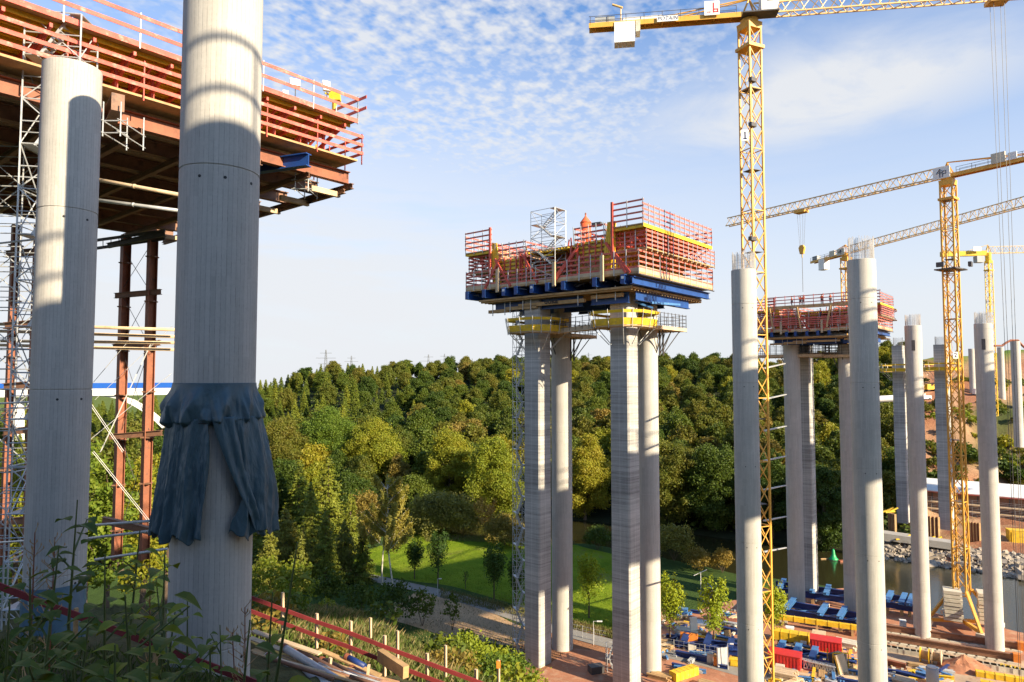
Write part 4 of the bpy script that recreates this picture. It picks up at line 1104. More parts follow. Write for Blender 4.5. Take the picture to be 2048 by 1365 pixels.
for k in range(9): mb.bar(P(190+k*16, 481-k*2.2, 70.5), P(190+k*16, 498-k*2.2, 70.5), .06)
mb.ibeam(P(215, 492, 70), P(330, 468, 68), .4, .5); mb.build('head_truss', M['darksteel'], st1)
support_tower([(22, 0), (68, -2)], 56, 450, 1130, 'rusty steel support legs behind the left scaffold', [(505, -10, 40, 1), (648, -12, 44, 1), (770, -14, 40, 1), (860, -14, 40, 1), (1040, -14, 40, 1)], .62)
mb = MB(); mb.ibeam(P(205, 1040, 52), P(345, 1072, 50), .35, .5); tag(mb.build('steel_beam', M['brown']), 'brown steel beam lying across the foot of the rusty support legs', 'steel beam')
for i, (u0, v0, u1, v1) in enumerate(((172, 1052, 330, 1040), (172, 1078, 320, 1060), (190, 1120, 335, 1098))):
    mb = MB(); mb.tube(P(u0, v0, 47), P(u1, v1, 46), .09, 8); tag(mb.build('scaffold_pole', M['galv'], smooth=True), ['upper', 'middle', 'lower'][i]+' grey pole crossing below the rusty support legs', 'pole')
for i, (u0, v0, u1, v1) in enumerate(((178, 775, 252, 688), (190, 800, 342, 655), (180, 880, 340, 750), (180, 810, 245, 905), (185, 905, 330, 1085), (200, 905, 300, 690))):
    mb = MB()
    for dd in (0, .12): mb.tube(P(u0, v0, 68)+Vector((dd, 0, dd)), P(u1, v1, 66)+Vector((dd, 0, dd)), .022, 5)
    tag(mb.build('stay_rope', M['white']), 'white doubled stay rope stretched between the rusty support legs', 'stay rope', 'white stay ropes between the near columns')

# ------------------------------------------------------------------ scaffold stair towers
def stair_tower(name, label, p, ex, ey, W_, D_, z0, z1, lift, m, detail=2, tube=.03, top_extra=0.0, flights=True):
    """standards, ledgers, diagonals and zig-zag stair flights; ex/ey are the plan axes"""
    p = Vector((p[0], p[1], 0)); ex, ey = Vector(ex).normalized(), Vector(ey).normalized()
    r = thing(name, label, 'stair tower', (p.x, p.y, z0)); n = max(1, round((z1-z0)/lift)); lift = (z1-z0)/n
    at_ = lambda x, y, z: p + ex*x + ey*y + Vector((0, 0, z))
    for x in (0, W_):
        for y in (0, D_): MB().tube(at_(x, y, z0), at_(x, y, z1+top_extra), tube, 6).build('standard', m, r)
    lg, dg = MB(), MB()
    for k in range(n+1):
        z = z0+k*lift
        for y in (0, D_):
            lg.tube(at_(0, y, z), at_(W_, y, z), tube*.8, 5)
            if k < n and detail > 1:
                lg.tube(at_(0, y, z+lift*.5), at_(W_, y, z+lift*.5), tube*.7, 5)
                lg.tube(at_(0, y, z+lift*.25), at_(W_, y, z+lift*.25), tube*.6, 5)
        for x in (0, W_): lg.tube(at_(x, 0, z), at_(x, D_, z), tube*.8, 5)
        if k < n:
            a, b_ = (0, W_) if k % 2 else (W_, 0)
            dg.tube(at_(a, D_, z), at_(b_, D_, z+lift), tube*.75, 5)
            dg.tube(at_(0, 0 if k % 2 else D_, z), at_(0, D_ if k % 2 else 0, z+lift), tube*.7, 5)
            dg.tube(at_(W_, 0 if k % 2 else D_, z), at_(W_, D_ if k % 2 else 0, z+lift), tube*.7, 5)
            if detail > 1: dg.tube(at_(b_, 0, z), at_(a, 0, z+lift), tube*.7, 5)
    lg.build('ledgers', m, r); dg.build('diagonal_braces', m, r)
    if flights:
        for k in range(n):
            z = z0+k*lift; f = MB(); d = W_*.22
            a, b_ = (d, W_-d) if k % 2 else (W_-d, d); yy = D_*.28 if k % 2 else D_*.72
            for s in (-.32, .32): f.bar(at_(a, yy+s, z), at_(b_, yy+s, z+lift), .05, .16)
            ns = 9 if detail > 1 else 5
            for i in range(ns):
                q = (i+.5)/ns; c = at_(a+(b_-a)*q, yy, z+lift*q); f.bar(c-ey*.3, c+ey*.3, .26, .05, (0, 0, 1))
            f.build('stair_flight', m, r)
            pt = MB(); e0, e1 = (0, d) if k % 2 == 0 else (W_-d, W_)
            pt.quadbox([at_(e0, 0, z+lift-.03), at_(e1, 0, z+lift-.03), at_(e1, D_, z+lift-.03), at_(e0, D_, z+lift-.03), at_(e0, 0, z+lift+.03), at_(e1, 0, z+lift+.03), at_(e1, D_, z+lift+.03), at_(e0, D_, z+lift+.03)])
            pt.build('landing', m, r)
    return r
q = P(22, 755, 37.2); q2 = P(186, 755, 38.0)
stair_tower('scaffold_stair', 'grey tubular scaffold stair tower climbing to the left formwork deck', (q.x, q.y), (q2.x-q.x, q2.y-q.y, 0), (-.1, 1, 0), 2.85, 1.9, -15.0, 20.6, 2.55, M['galv'], tube=.05)
stair_tower('scaffold_stair', 'narrow scaffold tower at the left picture edge behind the stair tower', (P(-70, 755, 42).x, 42), (1, .1, 0), (-.1, 1, 0), 2.9, 2.2, -16.0, 14.5, 2.6, M['galv'], tube=.045, flights=False)
q = P(1033, 755, 104); stair_tower('scaffold_stair', 'thin grey stair tower clinging to the left square column', (q.x, q.y), (.95, .3, 0), (-.3, .95, 0), 1.5, 1.9, FLOOR, 10.6, 2.35, M['galv'], tube=.045)
q = P(1806, 755, 189); stair_tower('scaffold_stair', 'grey stair tower on the right of the far bank square column', (q.x, q.y), (.9, -.4, 0), (.4, .9, 0), 2.0, 2.0, -39, P(1806, 745, 189).z, 2.6, M['galv'], detail=1, tube=.07)
# clamped tubes holding the stair to the left column
for i, (v, vb_) in enumerate(((488, 478), (808, 803), (1086, 1080))):
    mb = MB(); mb.tube(P(-10, v, 34.5), P(82, vb_, 31.4), .05, 6); mb.tube(P(70, vb_-9, 31.6), P(80, vb_+9, 31.5), .07, 6)
    tag(mb.build('clamp_tube', M['galv']), ['upper', 'middle', 'lower'][i]+' scaffold tube clamped to the left column', 'scaffold tube')

# ------------------------------------------------------------------ existing arch bridge, far left
br = thing('arch_bridge', 'distant white arch bridge with a blue railing band, behind the left columns', 'bridge', P(250, 800, 300))
Yb = 300.0
def bl(u, v, dy=0.0): return P(u, v, Yb+dy)
mb = MB()
for d0 in (0,):
    mb.quadbox([bl(-120, 797), bl(395, 789), bl(395, 789, 14), bl(-120, 797, 14), bl(-120, 780), bl(395, 776), bl(395, 776, 14), bl(-120, 780, 14)])
mb.build('deck', M['white'], br)
mb = MB(); mb.quadbox([bl(-120, 779.5, -.3), bl(395, 775.5, -.3), bl(395, 775.5, -.05), bl(-120, 779.5, -.05), bl(-120, 768, -.3), bl(395, 765.5, -.3), bl(395, 765.5, -.05), bl(-120, 768, -.05)])
mb.build('parapet', mat('bridge_blue', (.02, .12, .5), .5, .1), br)
mb = MB(); pts = []
for i in range(25):
    q = i/24; u = 70+(330-70)*q; v = 853 - 4*65*q*(1-q)*1.0 + (0); pts.append((u, v))
for dy in (2, 10):
    for (a, b_) in zip(pts, pts[1:]): mb.bar(bl(a[0], a[1], dy), bl(b_[0], b_[1], dy), 1.8, 2.2)
mb.build('arch', M['white'], br)
for (u, dy) in ((38, 6), (-60, 6), (372, 6)): MB().tube(bl(u, 960, dy), bl(u, 796, dy), 2.1, 12).build('pier', M['white'], br)
# ------------------------------------------------------------------ writing on signs
def lettering(txt, p, right, up, size, m, parent, name='lettering', shear=0.0, bold=.0, ext=.004):
    """flat raised letters standing at p (centre), reading along right"""
    cu = bpy.data.curves.new(name, 'FONT'); cu.body = txt; cu.size = size; cu.align_x = 'CENTER'; cu.align_y = 'CENTER'
    cu.shear = shear; cu.offset = bold; cu.extrude = ext; cu.resolution_u = 3
    r = Vector(right).normalized(); n = r.cross(Vector(up)).normalized(); u = n.cross(r).normalized()
    mx = Matrix((r, u, n)).transposed().to_4x4(); mx.translation = Vector(p) - (root_loc(parent) if parent else Vector((0, 0, 0)))
    tmp = bpy.data.objects.new(name, cu); SC.collection.objects.link(tmp)
    me = bpy.data.meshes.new_from_object(tmp.evaluated_get(bpy.context.evaluated_depsgraph_get())); bpy.data.objects.remove(tmp)
    me.materials.clear(); me.materials.append(m); o = bpy.data.objects.new(name, me); SC.collection.objects.link(o)
    o.parent = parent; o.matrix_local = mx; return o

# ------------------------------------------------------------------ formwork table on a pier
def formwork_table(c0, a0, z0, k, label, near, W_=31.0, L_=23.0):
    """a pier-head formwork; w runs from the right edge leftwards across the bridge, l along it, z upward"""
    def T(w, l, z): return CA(c0-w*k, a0+l*k, z0+z*k)
    r = thing('bridge_formwork', label, 'formwork', T(W_/2, L_/2, 0))
    def sl(w0, w1, l0, l1, z0_, z1_, name, m):
        mb = MB(); mb.quadbox([T(w0, l0, z0_), T(w1, l0, z0_), T(w1, l1, z0_), T(w0, l1, z0_), T(w0, l0, z1_), T(w1, l0, z1_), T(w1, l1, z1_), T(w0, l1, z1_)])
        return mb.build(name, m, r)
    R = lambda p, q, h, nb, sp, bm=M['redwood'], pm=M['galv'], bh=.24, toe=None, **kw: rail_run(r, T(*p), T(*q), h*k, nb, sp*k, bm, pm, bh*k, toe*k if toe else None, .10*k, **kw)
    # main working platform with toe boards
    sl(0, W_, 0, L_, -.28, 0, 'working_platform', M['timber'])
    R((0, 0, 0), (9.3, 0, 0), 2.9, 4, 1.9, toe=.95); R((9.35, 0, -.1), (13.4, 0, -.1), 2.7, 4, 1.9, toe=.95); R((13.45, 0, -.05), (W_-7, 0, -.05), 2.3, 4, 1.9, toe=.75)
    R((W_-6.8, 0, .1), (W_, 0, .1), 2.7, 4, 1.9, toe=.9)
    R((0, L_, 0), (0, 0, 0), 2.9, 4, 1.9, toe=1.05); R((W_, 0, 0), (W_, L_, 0), 2.6, 4, 2.2, toe=.9); R((W_, L_, 0), (0, L_, 0), 2.6, 3, 2.6, toe=.8)
    for w in (5.4, 13.42, W_-6.9):       # timber packs standing through the rail
        mb = MB(); mb.bar(T(w, -.35, -.9), T(w, -.35, 2.6), .5*k, .25*k); mb.build('timber_post', M['paletimber'], r)
    # blue beams
    for i, w in enumerate((2.0, 6.4, 11.6, 14.4, 17.2, 20.2, 22.6, 26.6, 30.2)):
        mb = MB(); mb.ibeam(T(w, -.7, -.95), T(w, L_-.5, -.95), .62*k, 1.25*k, .09*k); mb.bar(T(w, -.72, -.95), T(w, -.66, -.95), .64*k, 1.2*k); mb.build('blue_beam', M['blue'], r)
    mb = MB(); mb.ibeam(T(.75, -.4, -1.15), T(.75, L_+.1, -1.15), .6*k, 1.0*k, .09*k); mb.build('edge_beam', M['blue'], r)
    mb = MB(); [mb.tube(T(-.2, 0, -.45), T(-.2, L_, -.45), .09*k, 6)]; mb.build('edge_pipe', M['darksteel'], r)
    clut = MB(); rng = random.Random(4)
    for i in range(60):
        w, l = rng.uniform(1, W_-1), rng.uniform(.2, 2.5); clut.bar(T(w, l, -.8+rng.uniform(-.3, .4)), T(w+rng.uniform(-1, 1), l+rng.uniform(-1, 1), -.8+rng.uniform(-.3, .4)), .1*k)
    clut.build('clamps', M['darksteel'], r)
    # soffit timbers and lower girders on the columns
    sl(1.4, W_-2.2, .6, L_-1, -1.98, -1.72, 'soffit', M['ply'])
    jo = MB()
    for i in range(26): jo.bar(T(1.6, 1+i*.85, -2.1), T(W_-2.4, 1+i*.85, -2.1), .22*k, .24*k)
    jo.build('joists', M['timber'], r)
    for l in (2.6, 8.6, 12.6):
        for w0, w1 in ((3.0, 9.0), (10.5, 18.0), (19.5, W_-4)):
            mb = MB(); mb.ibeam(T(w0, l, -3.0), T(w1, l, -3.0), .6*k, 1.45*k, .1*k); mb.build('cap_girder', M['blue'], r)
    mb = MB(); mb.ibeam(T(2.2, 3, -2.75), T(2.2, L_-4, -2.75), .6*k, 1.3*k, .1*k); mb.build('cap_girder', M['blue'], r)
    for (w0, w1, l, z) in ((3.5, 8.5, 1.9, -2.65), (9.5, 21.5, 1.7, -3.0), (W_-7.5, W_-3, 2.2, -3.5), (W_-13, W_-7, 1.7, -3.3)):
        mb = MB(); mb.bar(T(w0, l, z), T(w1, l, z), .5*k, .5*k); mb.build('timber_beam', M['timber'], r)
        for q in (w0+1, w1-1): MB().bar(T(q, l-.3, z-.7), T(q, l-.3, z+1.3), .1*k).build('tie_bar', M['galv'], r)
    if near:
        mb = MB(); mb.bar(T(1.2, 5.5, -3.6), T(1.2, 14, -3.2), .3*k, .3*k); mb.bar(T(3.4, 5, -3.4), T(1.2, 6, -4.3), .25*k); mb.build('stay_strut', M['skyblue'], r)
        lettering('doka', T(15.2, 1.32, -2.72), T(14, 1.3, 0)-T(15, 1.3, 0), (0, 0, 1), 1.25, M['black'], r, bold=.02)
        # label plates on the beam ends
        for w in (2.0, 17.2, 22.6): MB().bar(T(w-.01, -.745, -.75), T(w-.01, -.74, -.75), .4, .35).build('plate', M['white'], r)
    # cantilever formwork left and right: two decks of joists, brackets, rails
    for (w0, w1, sgn) in ((-.6, 4.2, 1), (W_-5.2, W_+.3, -1)):
        zt_, zm = (6.3, 3.3) if sgn > 0 else (6.0, 3.1)
        wi = w1 if sgn > 0 else w0; wo = w0 if sgn > 0 else w1
        sl(w0, w1, .2, L_-1.5, zt_-.16, zt_, 'upper_platform', M['timber']); sl(w0, w1, 1.0, L_-.5, zm-.16, zm, 'middle_platform', M['timber'])
        yj = MB()
        for i in range(28): yj.bar(T(w0+.15, .4+i*.75, zt_-.38), T(w1-.1, .4+i*.75, zt_-.38), .16*k, .36*k)
        yj.build('yellow_joists', M['yellow'], r)
        mb = MB(); mb.bar(T(wo, .2, zt_-.25), T(wo, L_-1.5, zt_-.25), .16*k, .5*k); mb.build('edge_board', M['yellow'], r)
        ij = MB()
        for i in range(14): ij.bar(T(w0+.1, 1.2+i*1.5, zm-.34), T(w1, 1.2+i*1.5, zm-.34), .18*k, .3*k)
        ij.build('joists', M['ply'], r)
        for i in range(9):
            l = 1.2+i*2.4; mb = MB()
            mb.bar(T(wi, l, zm+.1), T(wo, l, zt_-.7), .16*k, .26*k); mb.bar(T((w0+w1)/2, l, zm), T((w0+w1)/2, l, zt_-.5), .2*k, .26*k); mb.bar(T(wo+.4*sgn, l, zm), T((w0+w1)/2, l, zt_-.6), .14*k)
            mb.build('bracket', M['red'], r)
        for z in (zm+.7, zm+1.5, zm+2.2):
            mb = MB(); mb.bar(T(wi-.9*sgn, .8, z), T(wi-.9*sgn, L_-1.5, z), .18*k, .28*k); mb.build('waling', M['red'], r)
        sl(wi-.05, wi+.10, .6, L_-1.5, 0.2, zt_+.3, 'web_panel', M['ply'])
        yw = MB()
        for i in range(20): yw.bar(T(wi-.15*sgn, .8+i*1.05, .3), T(wi-.15*sgn, .8+i*1.05, zt_), .14*k, .2*k)
        yw.build('yellow_studs', M['yellow'], r)
        hi = 3.2
        R((wo, L_-1.5, zt_), (wo, .2, zt_), hi*.85, 4, 1.5); R((wi if sgn > 0 else wo, .2, zt_), (wo if sgn > 0 else wi, .2, zt_), hi, 4, 2.0) if sgn < 0 else R((wo, .2, zt_), (wi, .2, zt_), hi, 4, 2.4)
        R((wi, L_-1.5, zt_), (wo, L_-1.5, zt_), hi*.7, 3, 2.0)
        R((wo, L_-.5, zm), (wo, 1.0, zm), 2.3, 4, 1.5); R((wo, 1.0, zm), (wi, 1.0, zm), 2.3, 4, 1.8)
        # tall post, inclined yellow stop-end panels beside the box
        mb = MB(); mb.bar(T(wi-.2*sgn, .1, 2), T(wi-.2*sgn, .1, zt_+3.4), .3*k, .3*k); mb.build('mast_post', M['red'], r)
        ye = MB()
        for i in range(4): ye.bar(T(wi+(.5+.35*i)*sgn, .55, .2), T(wi+(-.4+.35*i)*sgn, .55, zt_+.9), .16*k, .3*k)
        ye.build('yellow_stop_end', M['yellow'], r)
    # box in the middle: inner formwork, walings, rails above
    for (w0, w1, z0_, z1_) in ((5.6, 10.6, 2.3, 4.9), (19.6, 25.3, 2.0, 4.3)):
        sl(w0, w1, 1.1, 1.3, z0_-2.2, z1_, 'box_panel', M['ply'])
        yy = MB()
        for z in np.arange(z0_+.1, z1_, .62): yy.bar(T(w0, .95, z), T(w1, .95, z), .2*k, .30*k)
        yy.build('yellow_walings', M['yellow'], r)
        rv = MB()
        for q in np.linspace(w0+.5, w1-.5, 5): rv.bar(T(q, .75, z0_-.6), T(q, .75, z1_+.2), .14*k, .2*k)
        rv.build('soldiers', M['red'], r)
        sl(w0, w1, 1.3, L_-2, z1_-.2, z1_, 'box_roof', M['timber'])
        R((w0, .7, z1_), (w1, .7, z1_), 2.3, 3, 1.4, tilt=-.25*k); R((w0, 5, z1_), (w1, 5, z1_), 2.6, 3, 2.2)
        R((w0, L_-3, z1_), (w0, 1, z1_), 2.3, 3, 2.5); R((w1, 1, z1_), (w1, L_-3, z1_), 2.3, 3, 2.5)
    sl(10.6, 19.6, 6.5, 6.8, .1, 5.2, 'inner_bulkhead', M['ply']); sl(10.6, 19.6, 1.2, L_-2, 4.75, 4.95, 'box_roof', M['timber'])
    yt = MB()
    for i in range(16): yt.bar(T(10.8+i*.55, .8, 4.6), T(10.8+i*.55, 4, 4.6), .2*k, .34*k)
    yt.build('roof_joists', M['yellow'], r)
    for w in (9.9, 11.0, 19.2, 20.3):
        mb = MB(); mb.bar(T(w, .5, 0), T(w, .5, 4.7), .2*k, .3*k); mb.build('soldier_post', M['red'], r)
    for (wa, wb_) in ((9.7, 13.4), (9.7, 13.9), (19.6, 16.6), (24.2, 26.9), (5.2, 1.2), (5.2, 1.8), (25.2, 21.7)):   # raking red braces
        mb = MB(); mb.bar(T(wa, .35, 4.4), T(wb_, -.1, -.1), .22*k, .34*k); mb.build('raking_brace', M['red'], r)
    rs = MB(); rng = random.Random(9)
    for i in range(120): w, l = rng.uniform(5.6, 25), rng.uniform(2, L_-3); rs.bar(T(w, l, 4.9), T(w, l, 4.9+rng.uniform(.5, 1.3)), .05*k)
    rs.build('starter_bars', M['rebar'], r)
    for mk, n, sd_ in (('red', 46, 3), ('yellow', 30, 4), ('timber', 26, 6)):      # props, struts and boards standing about in the formwork
        fw = MB(); rng = random.Random(sd_)
        for i in range(n):
            w, l, z = rng.uniform(4.6, W_-5.4), rng.uniform(.5, 6), rng.uniform(0, 3.6); q = rng.random()
            if q < .5: fw.bar(T(w, l, z), T(w+rng.uniform(-.5, .5), l, z+rng.uniform(1.2, 3.0)), .15*k)
            else: fw.bar(T(w, l, z+.6), T(w+rng.uniform(1, 3.2), l, z+.6+rng.uniform(-.3, .9)), .14*k, .24*k)
        stuff(fw.build({'red': 'red_falsework', 'yellow': 'yellow_falsework', 'timber': 'loose_boards'}[mk], M[mk], r))
    return r, T
tab, T1 = formwork_table(-44.0, 78.0, 13.8, 1.0, 'large red railed formwork table with blue beams on the middle pier', True)
far, T2 = formwork_table(-26.0, 125.0, 8.3, .65, 'smaller red railed formwork table on the far pier behind the thickest column', False, 31.0, 17.0)
# brown girder arches and openings of the far table read as dark bays between brown webs
for w in (4.8, 12.2, 18.8, 26.2):
    mb = MB(); mb.bar(T2(w, .3, .5), T2(w+(1.0 if w > 15 else -1.0), .3, 6.4), 1.4*.65, .4*.65); mb.build('web_formwork', M['ply'], far)
mb = MB(); mb.bar(T2(3, .3, 6.5), T2(28, .3, 6.5), .5*.65, .9*.65); mb.build('edge_formwork', M['ply'], far)
rail_run(far, T2(3, .1, 6.9), T2(28, .1, 6.9), 1.7, 3, 1.6, M['redwood'], M['red'], .15)
rail_run(far, T2(11.5, .1, 3.0), T2(19.4, .1, 3.0), 1.3, 3, 1.6, M['redwood'], M['galv'], .15)
rail_run(far, T2(3, -.3, 1.2), T2(10.8, -.3, 1.2), 2.6, 5, 1.4, M['redwood'], M['galv'], .2)
rail_run(far, T2(20, -.3, 1.2), T2(28, -.3, 1.2), 2.6, 5, 1.4, M['redwood'], M['galv'], .2)

rail_run(far, T2(31, -.25, 1.2), T2(0, -.25, 1.2), 1.4, 4, 1.5, M['redwood'], M['galv'], .2)
# on the middle table: stair tower, silo, flood lamp, workers
e_, f_ = Vector((-CX, -CY, 0)), Vector((DX, DY, 0))
q = T1(13.3, -.2, 0); stair_tower('scaffold_stair', 'silvery aluminium stair tower rising through the middle formwork table', (q.x, q.y), e_, f_, 4.4, 2.6, 14.2, 24.3, 2.02, M['galv'], tube=.055)
q = T1(11.2, 4.5, 5.2); s_ = thing('silo', 'orange red cylinder with pointed cap on the middle formwork table', 'silo', q)
MB().lathe([(.78, 0), (.78, 3.5)], 24, q).build('barrel', M['silo'], s_, smooth=True); MB().lathe([(.84, 3.5), (.8, 3.62), (.12, 4.5), (.1, 4.75)], 24, q).build('cap', M['silo'], s_, smooth=True)
MB().tube(q+Vector((0, 0, 4.7)), q+Vector((0, 0, 5.0)), .12, 8).build('vent', M['rust'], s_)
q = T1(7.4, 1.4, 4.9); fl = thing('floodlight', 'dark floodlight on a stand amid the middle formwork table rails', 'floodlight', q)
MB().tube(q, q+Vector((0, 0, 2.2)), .07, 6).build('stand', M['darksteel'], fl); mb = MB(); mb.box(q+Vector((.1, 0, 2.5)), (1.4, .5, .55), rz=-.6); mb.build('lamp_housing', M['darksteel'], fl)

def person(loc, face, label, pose, hat=None, top=M['hivis'], legs=M['trousers'], s=1.0):
    """one skinned body; jacket, trousers and helmet follow it"""
    r = thing('person', label, 'person', loc); r.rotation_euler = (0, 0, face); r.scale = (s, s, s)
    J = dict(pel=(0, 0, .95), wa=(0, 0, 1.12), ch=(0, .02, 1.35), nk=(0, .02, 1.50), hd=(0, .04, 1.62), tp=(0, .03, 1.76))
    for sd, n in ((-1, 'l'), (1, 'r')):
        J['hip'+n] = (sd*.10, 0, .90); J['kn'+n] = (sd*.12, .05*pose.get('k', 1), .50); J['an'+n] = (sd*.13, -.02, .09); J['to'+n] = (sd*.14, .16, .04)
        J['sh'+n] = (sd*.19, .02, 1.42)
        el, ha = pose['arms'][0 if sd < 0 else 1]; J['el'+n] = (sd*el[0], el[1], el[2]); J['ha'+n] = (sd*ha[0], ha[1], ha[2])
        d = (Vector(J['ha'+n])-Vector(J['el'+n])).normalized(); J['fi'+n] = tuple(Vector(J['ha'+n])+d*.13)
        J['th'+n] = tuple(Vector(J['ha'+n])+d*.04+Vector((-sd*.05, .03, 0)))
    E = [('pel', 'wa'), ('wa', 'ch'), ('ch', 'nk'), ('nk', 'hd'), ('hd', 'tp')]
    for n in 'lr': E += [('pel', 'hip'+n), ('hip'+n, 'kn'+n), ('kn'+n, 'an'+n), ('an'+n, 'to'+n), ('ch', 'sh'+n), ('sh'+n, 'el'+n), ('el'+n, 'ha'+n), ('ha'+n, 'fi'+n), ('ha'+n, 'th'+n)]
    RD = dict(pel=.15, wa=.14, ch=.16, nk=.06, hd=.105, tp=.07)
    RDl = dict(hip=.10, kn=.065, an=.045, to=.035, sh=.075, el=.05, ha=.033, fi=.022, th=.014)
    def skin(name, keys, m, grow, parent):
        ks = [k_ for k_ in J if k_ in keys]; me = bpy.data.meshes.new(name); ix = {k_: i for i, k_ in enumerate(ks)}
        me.from_pydata([J[k_] for k_ in ks], [(ix[a], ix[b_]) for a, b_ in E if a in ix and b_ in ix], [])
        me.materials.append(m); o = bpy.data.objects.new(name, me); SC.collection.objects.link(o); o.parent = parent
        o.modifiers.new('skin', 'SKIN'); sb = o.modifiers.new('subdivision', 'SUBSURF'); sb.levels = sb.render_levels = 1
        for k_ in ks:
            rad = (RD.get(k_) or RDl[k_[:-1]])*grow; me.skin_vertices[0].data[ix[k_]].radius = (rad, rad)
        me.skin_vertices[0].data[0].use_root = True
        return o
    skin('body', set(J), M['skin'], 1.0, r)
    skin('jacket', {'pel', 'wa', 'ch', 'shl', 'shr', 'ell', 'elr'}, top, 1.14, r)
    skin('trousers', {'pel', 'hipl', 'hipr', 'knl', 'knr', 'anl', 'anr'}, legs, 1.16, r)
    if hat:
        mb = MB(); mb.lathe([(.17, 1.66), (.135, 1.68), (.13, 1.74), (.09, 1.80), (.02, 1.825)], 14, (0, .05, 0)); mb.build('helmet', hat, r, smooth=True, local=True)
    return r
A_down = ((.25, .0, 1.15), (.27, .08, .92)); A_fwd = ((.24, .12, 1.18), (.20, .36, 1.20)); A_up = ((.30, .15, 1.45), (.25, .30, 1.68))
def pose(a, b): return dict(arms=(a, b))
person(T1(12.3, .9, 0.0)+Vector((0, 0, .02)), math.radians(-20), 'worker in orange jacket and yellow helmet inside the middle formwork opening', pose(A_up, A_fwd), M['yellow'], s=1.35)
for i, (w, l, z, ps, lb) in enumerate(((19.2, 1.0, 6.8, pose(A_fwd, A_up), 'worker in orange guiding the hanging load on the far formwork table'), (18.4, 1.0, 6.8, pose(A_up, A_down), 'worker in orange with raised arm beside the hook on the far table'),
        (13.6, 1.0, 6.8, pose(A_down, A_fwd), 'worker in orange with dark trousers standing on the far table roof'), (11.5, 1.2, 6.8, pose(A_fwd, A_fwd), 'worker in orange leaning near the thickest column on the far table'),
        (21.5, 1.2, 6.8, pose(A_down, A_down), 'worker in orange left of the hanging hook on the far table'), (13.8, .35, 3.0, pose(A_fwd, A_fwd), 'worker in red orange on the inner gallery of the far table'))):
    person(T2(w, l, z), math.radians(160-20*i), lb, ps, M['white'] if i % 2 else M['yellow'])

# ------------------------------------------------------------------ ring platforms round the column heads
def ring_platform(col, u, Y, z, half, label, gap=None):
    x = P(u, 755, Y).x; r = thing('ring_platform', label, 'work platform', (x, Y, z)); rot = math.radians(-40)
    def q(x_, y_, z_): return Vector((x+x_*math.cos(rot)-y_*math.sin(rot), Y+x_*math.sin(rot)+y_*math.cos(rot), z+z_))
    h, c = half, half*.55
    oct_ = [(-h, -c), (-c, -h), (c, -h), (h, -c), (h, c), (c, h), (-c, h), (-h, c)]; inn = [(p[0]*.56, p[1]*.56) for p in oct_]
    mb = MB()
    for i in range(8):
        j = (i+1) % 8; P8 = [q(*oct_[i], -.18), q(*oct_[j], -.18), q(*inn[j], -.18), q(*inn[i], -.18), q(*oct_[i], 0), q(*oct_[j], 0), q(*inn[j], 0), q(*inn[i], 0)]; mb.quadbox(P8)
    mb.build('deck', M['timber'], r)
    for i in range(8):
        j = (i+1) % 8; a, b_ = Vector(oct_[i]), Vector(oct_[j])
        for (z0_, z1_, nm) in ((.05, .95, 'yellow_board'), (1.65, 2.05, 'yellow_rail')):
            f0, f1 = 1.0+.045*z0_, 1.0+.045*z1_
            mb = MB(); mb.quadbox([q(*(a*f0), z0_), q(*(b_*f0), z0_), q(*(b_*f0*.985), z0_), q(*(a*f0*.985), z0_), q(*(a*f1), z1_), q(*(b_*f1), z1_), q(*(b_*f1*.985), z1_), q(*(a*f1*.985), z1_)]); mb.build(nm, M['yellow'], r)
        for f in (.02, .5):
            e = a.lerp(b_, f); MB().tube(q(e.x*1.02, e.y*1.02, -.3), q(e.x*1.12, e.y*1.12, 2.2), .05, 6).build('post', M['galv'], r)
    br_ = MB()
    for i in range(8):
        a = Vector(oct_[i]); br_.tube(q(*(a*.95), -.2), q(*(a*.46), -2.5), .06, 5)
    br_.build('struts', M['galv'], r)
    return r
pz = 6.9
ring_platform(sqR, 1249, 95, 7.0, 3.9, 'yellow boarded ring platform round the head of the right square column')
ring_platform(sqL, 1075, 103, 6.7, 3.9, 'yellow boarded ring platform round the head of the left square column')
ring_platform(None, 1798, 186, P(1798, 744, 186).z, 4.0, 'small yellow platform on the far bank square column with the stair tower')
ring_platform(None, 1884, 178, P(1884, 742, 178).z, 4.0, 'small yellow platform on the sunlit far bank square column')
def side_platform(c, a, z, w, l, label, cols):
    """timber platform round a round column, hung on dark brackets"""
    o0 = CA(c, a, z); r = thing('hanging_platform', label, 'work platform', o0)
    mb = MB(); mb.quadbox([CA(c-w/2, a-l/2, z-.2), CA(c+w/2, a-l/2, z-.2), CA(c+w/2, a+l/2, z-.2), CA(c-w/2, a+l/2, z-.2), CA(c-w/2, a-l/2, z), CA(c+w/2, a-l/2, z), CA(c+w/2, a+l/2, z), CA(c-w/2, a+l/2, z)]); mb.build('deck', M['timber'], r)
    cs = [CA(c-w/2, a-l/2, z), CA(c+w/2, a-l/2, z), CA(c+w/2, a+l/2, z), CA(c-w/2, a+l/2, z)]
    for i in range(4): rail_run(r, cs[i], cs[(i+1) % 4], 2.1, 4, 1.1, M['darksteel'], M['darksteel'], .06, post_w=.07, ext=0, toe=.5)
    for (dc, da) in cols:
        mb = MB(); p0 = CA(c+dc*.42, a+da*.42, z-.2); p1 = CA(c+dc, a+da, z-.2); low = p0-Vector((0, 0, 3.6))
        mb.bar(p0, low, .2); mb.bar(p1, low+Vector((0, 0, .2)), .13); mb.bar(p0.lerp(p1, .5), low+Vector((0, 0, .6)), .09); mb.build('bracket', M['darksteel'], r)
    return r
cr, ar = toCA((P(1296, 755, 100).x, 100)); cl_, al_ = toCA((P(1123, 755, 108.5).x, 108.5))
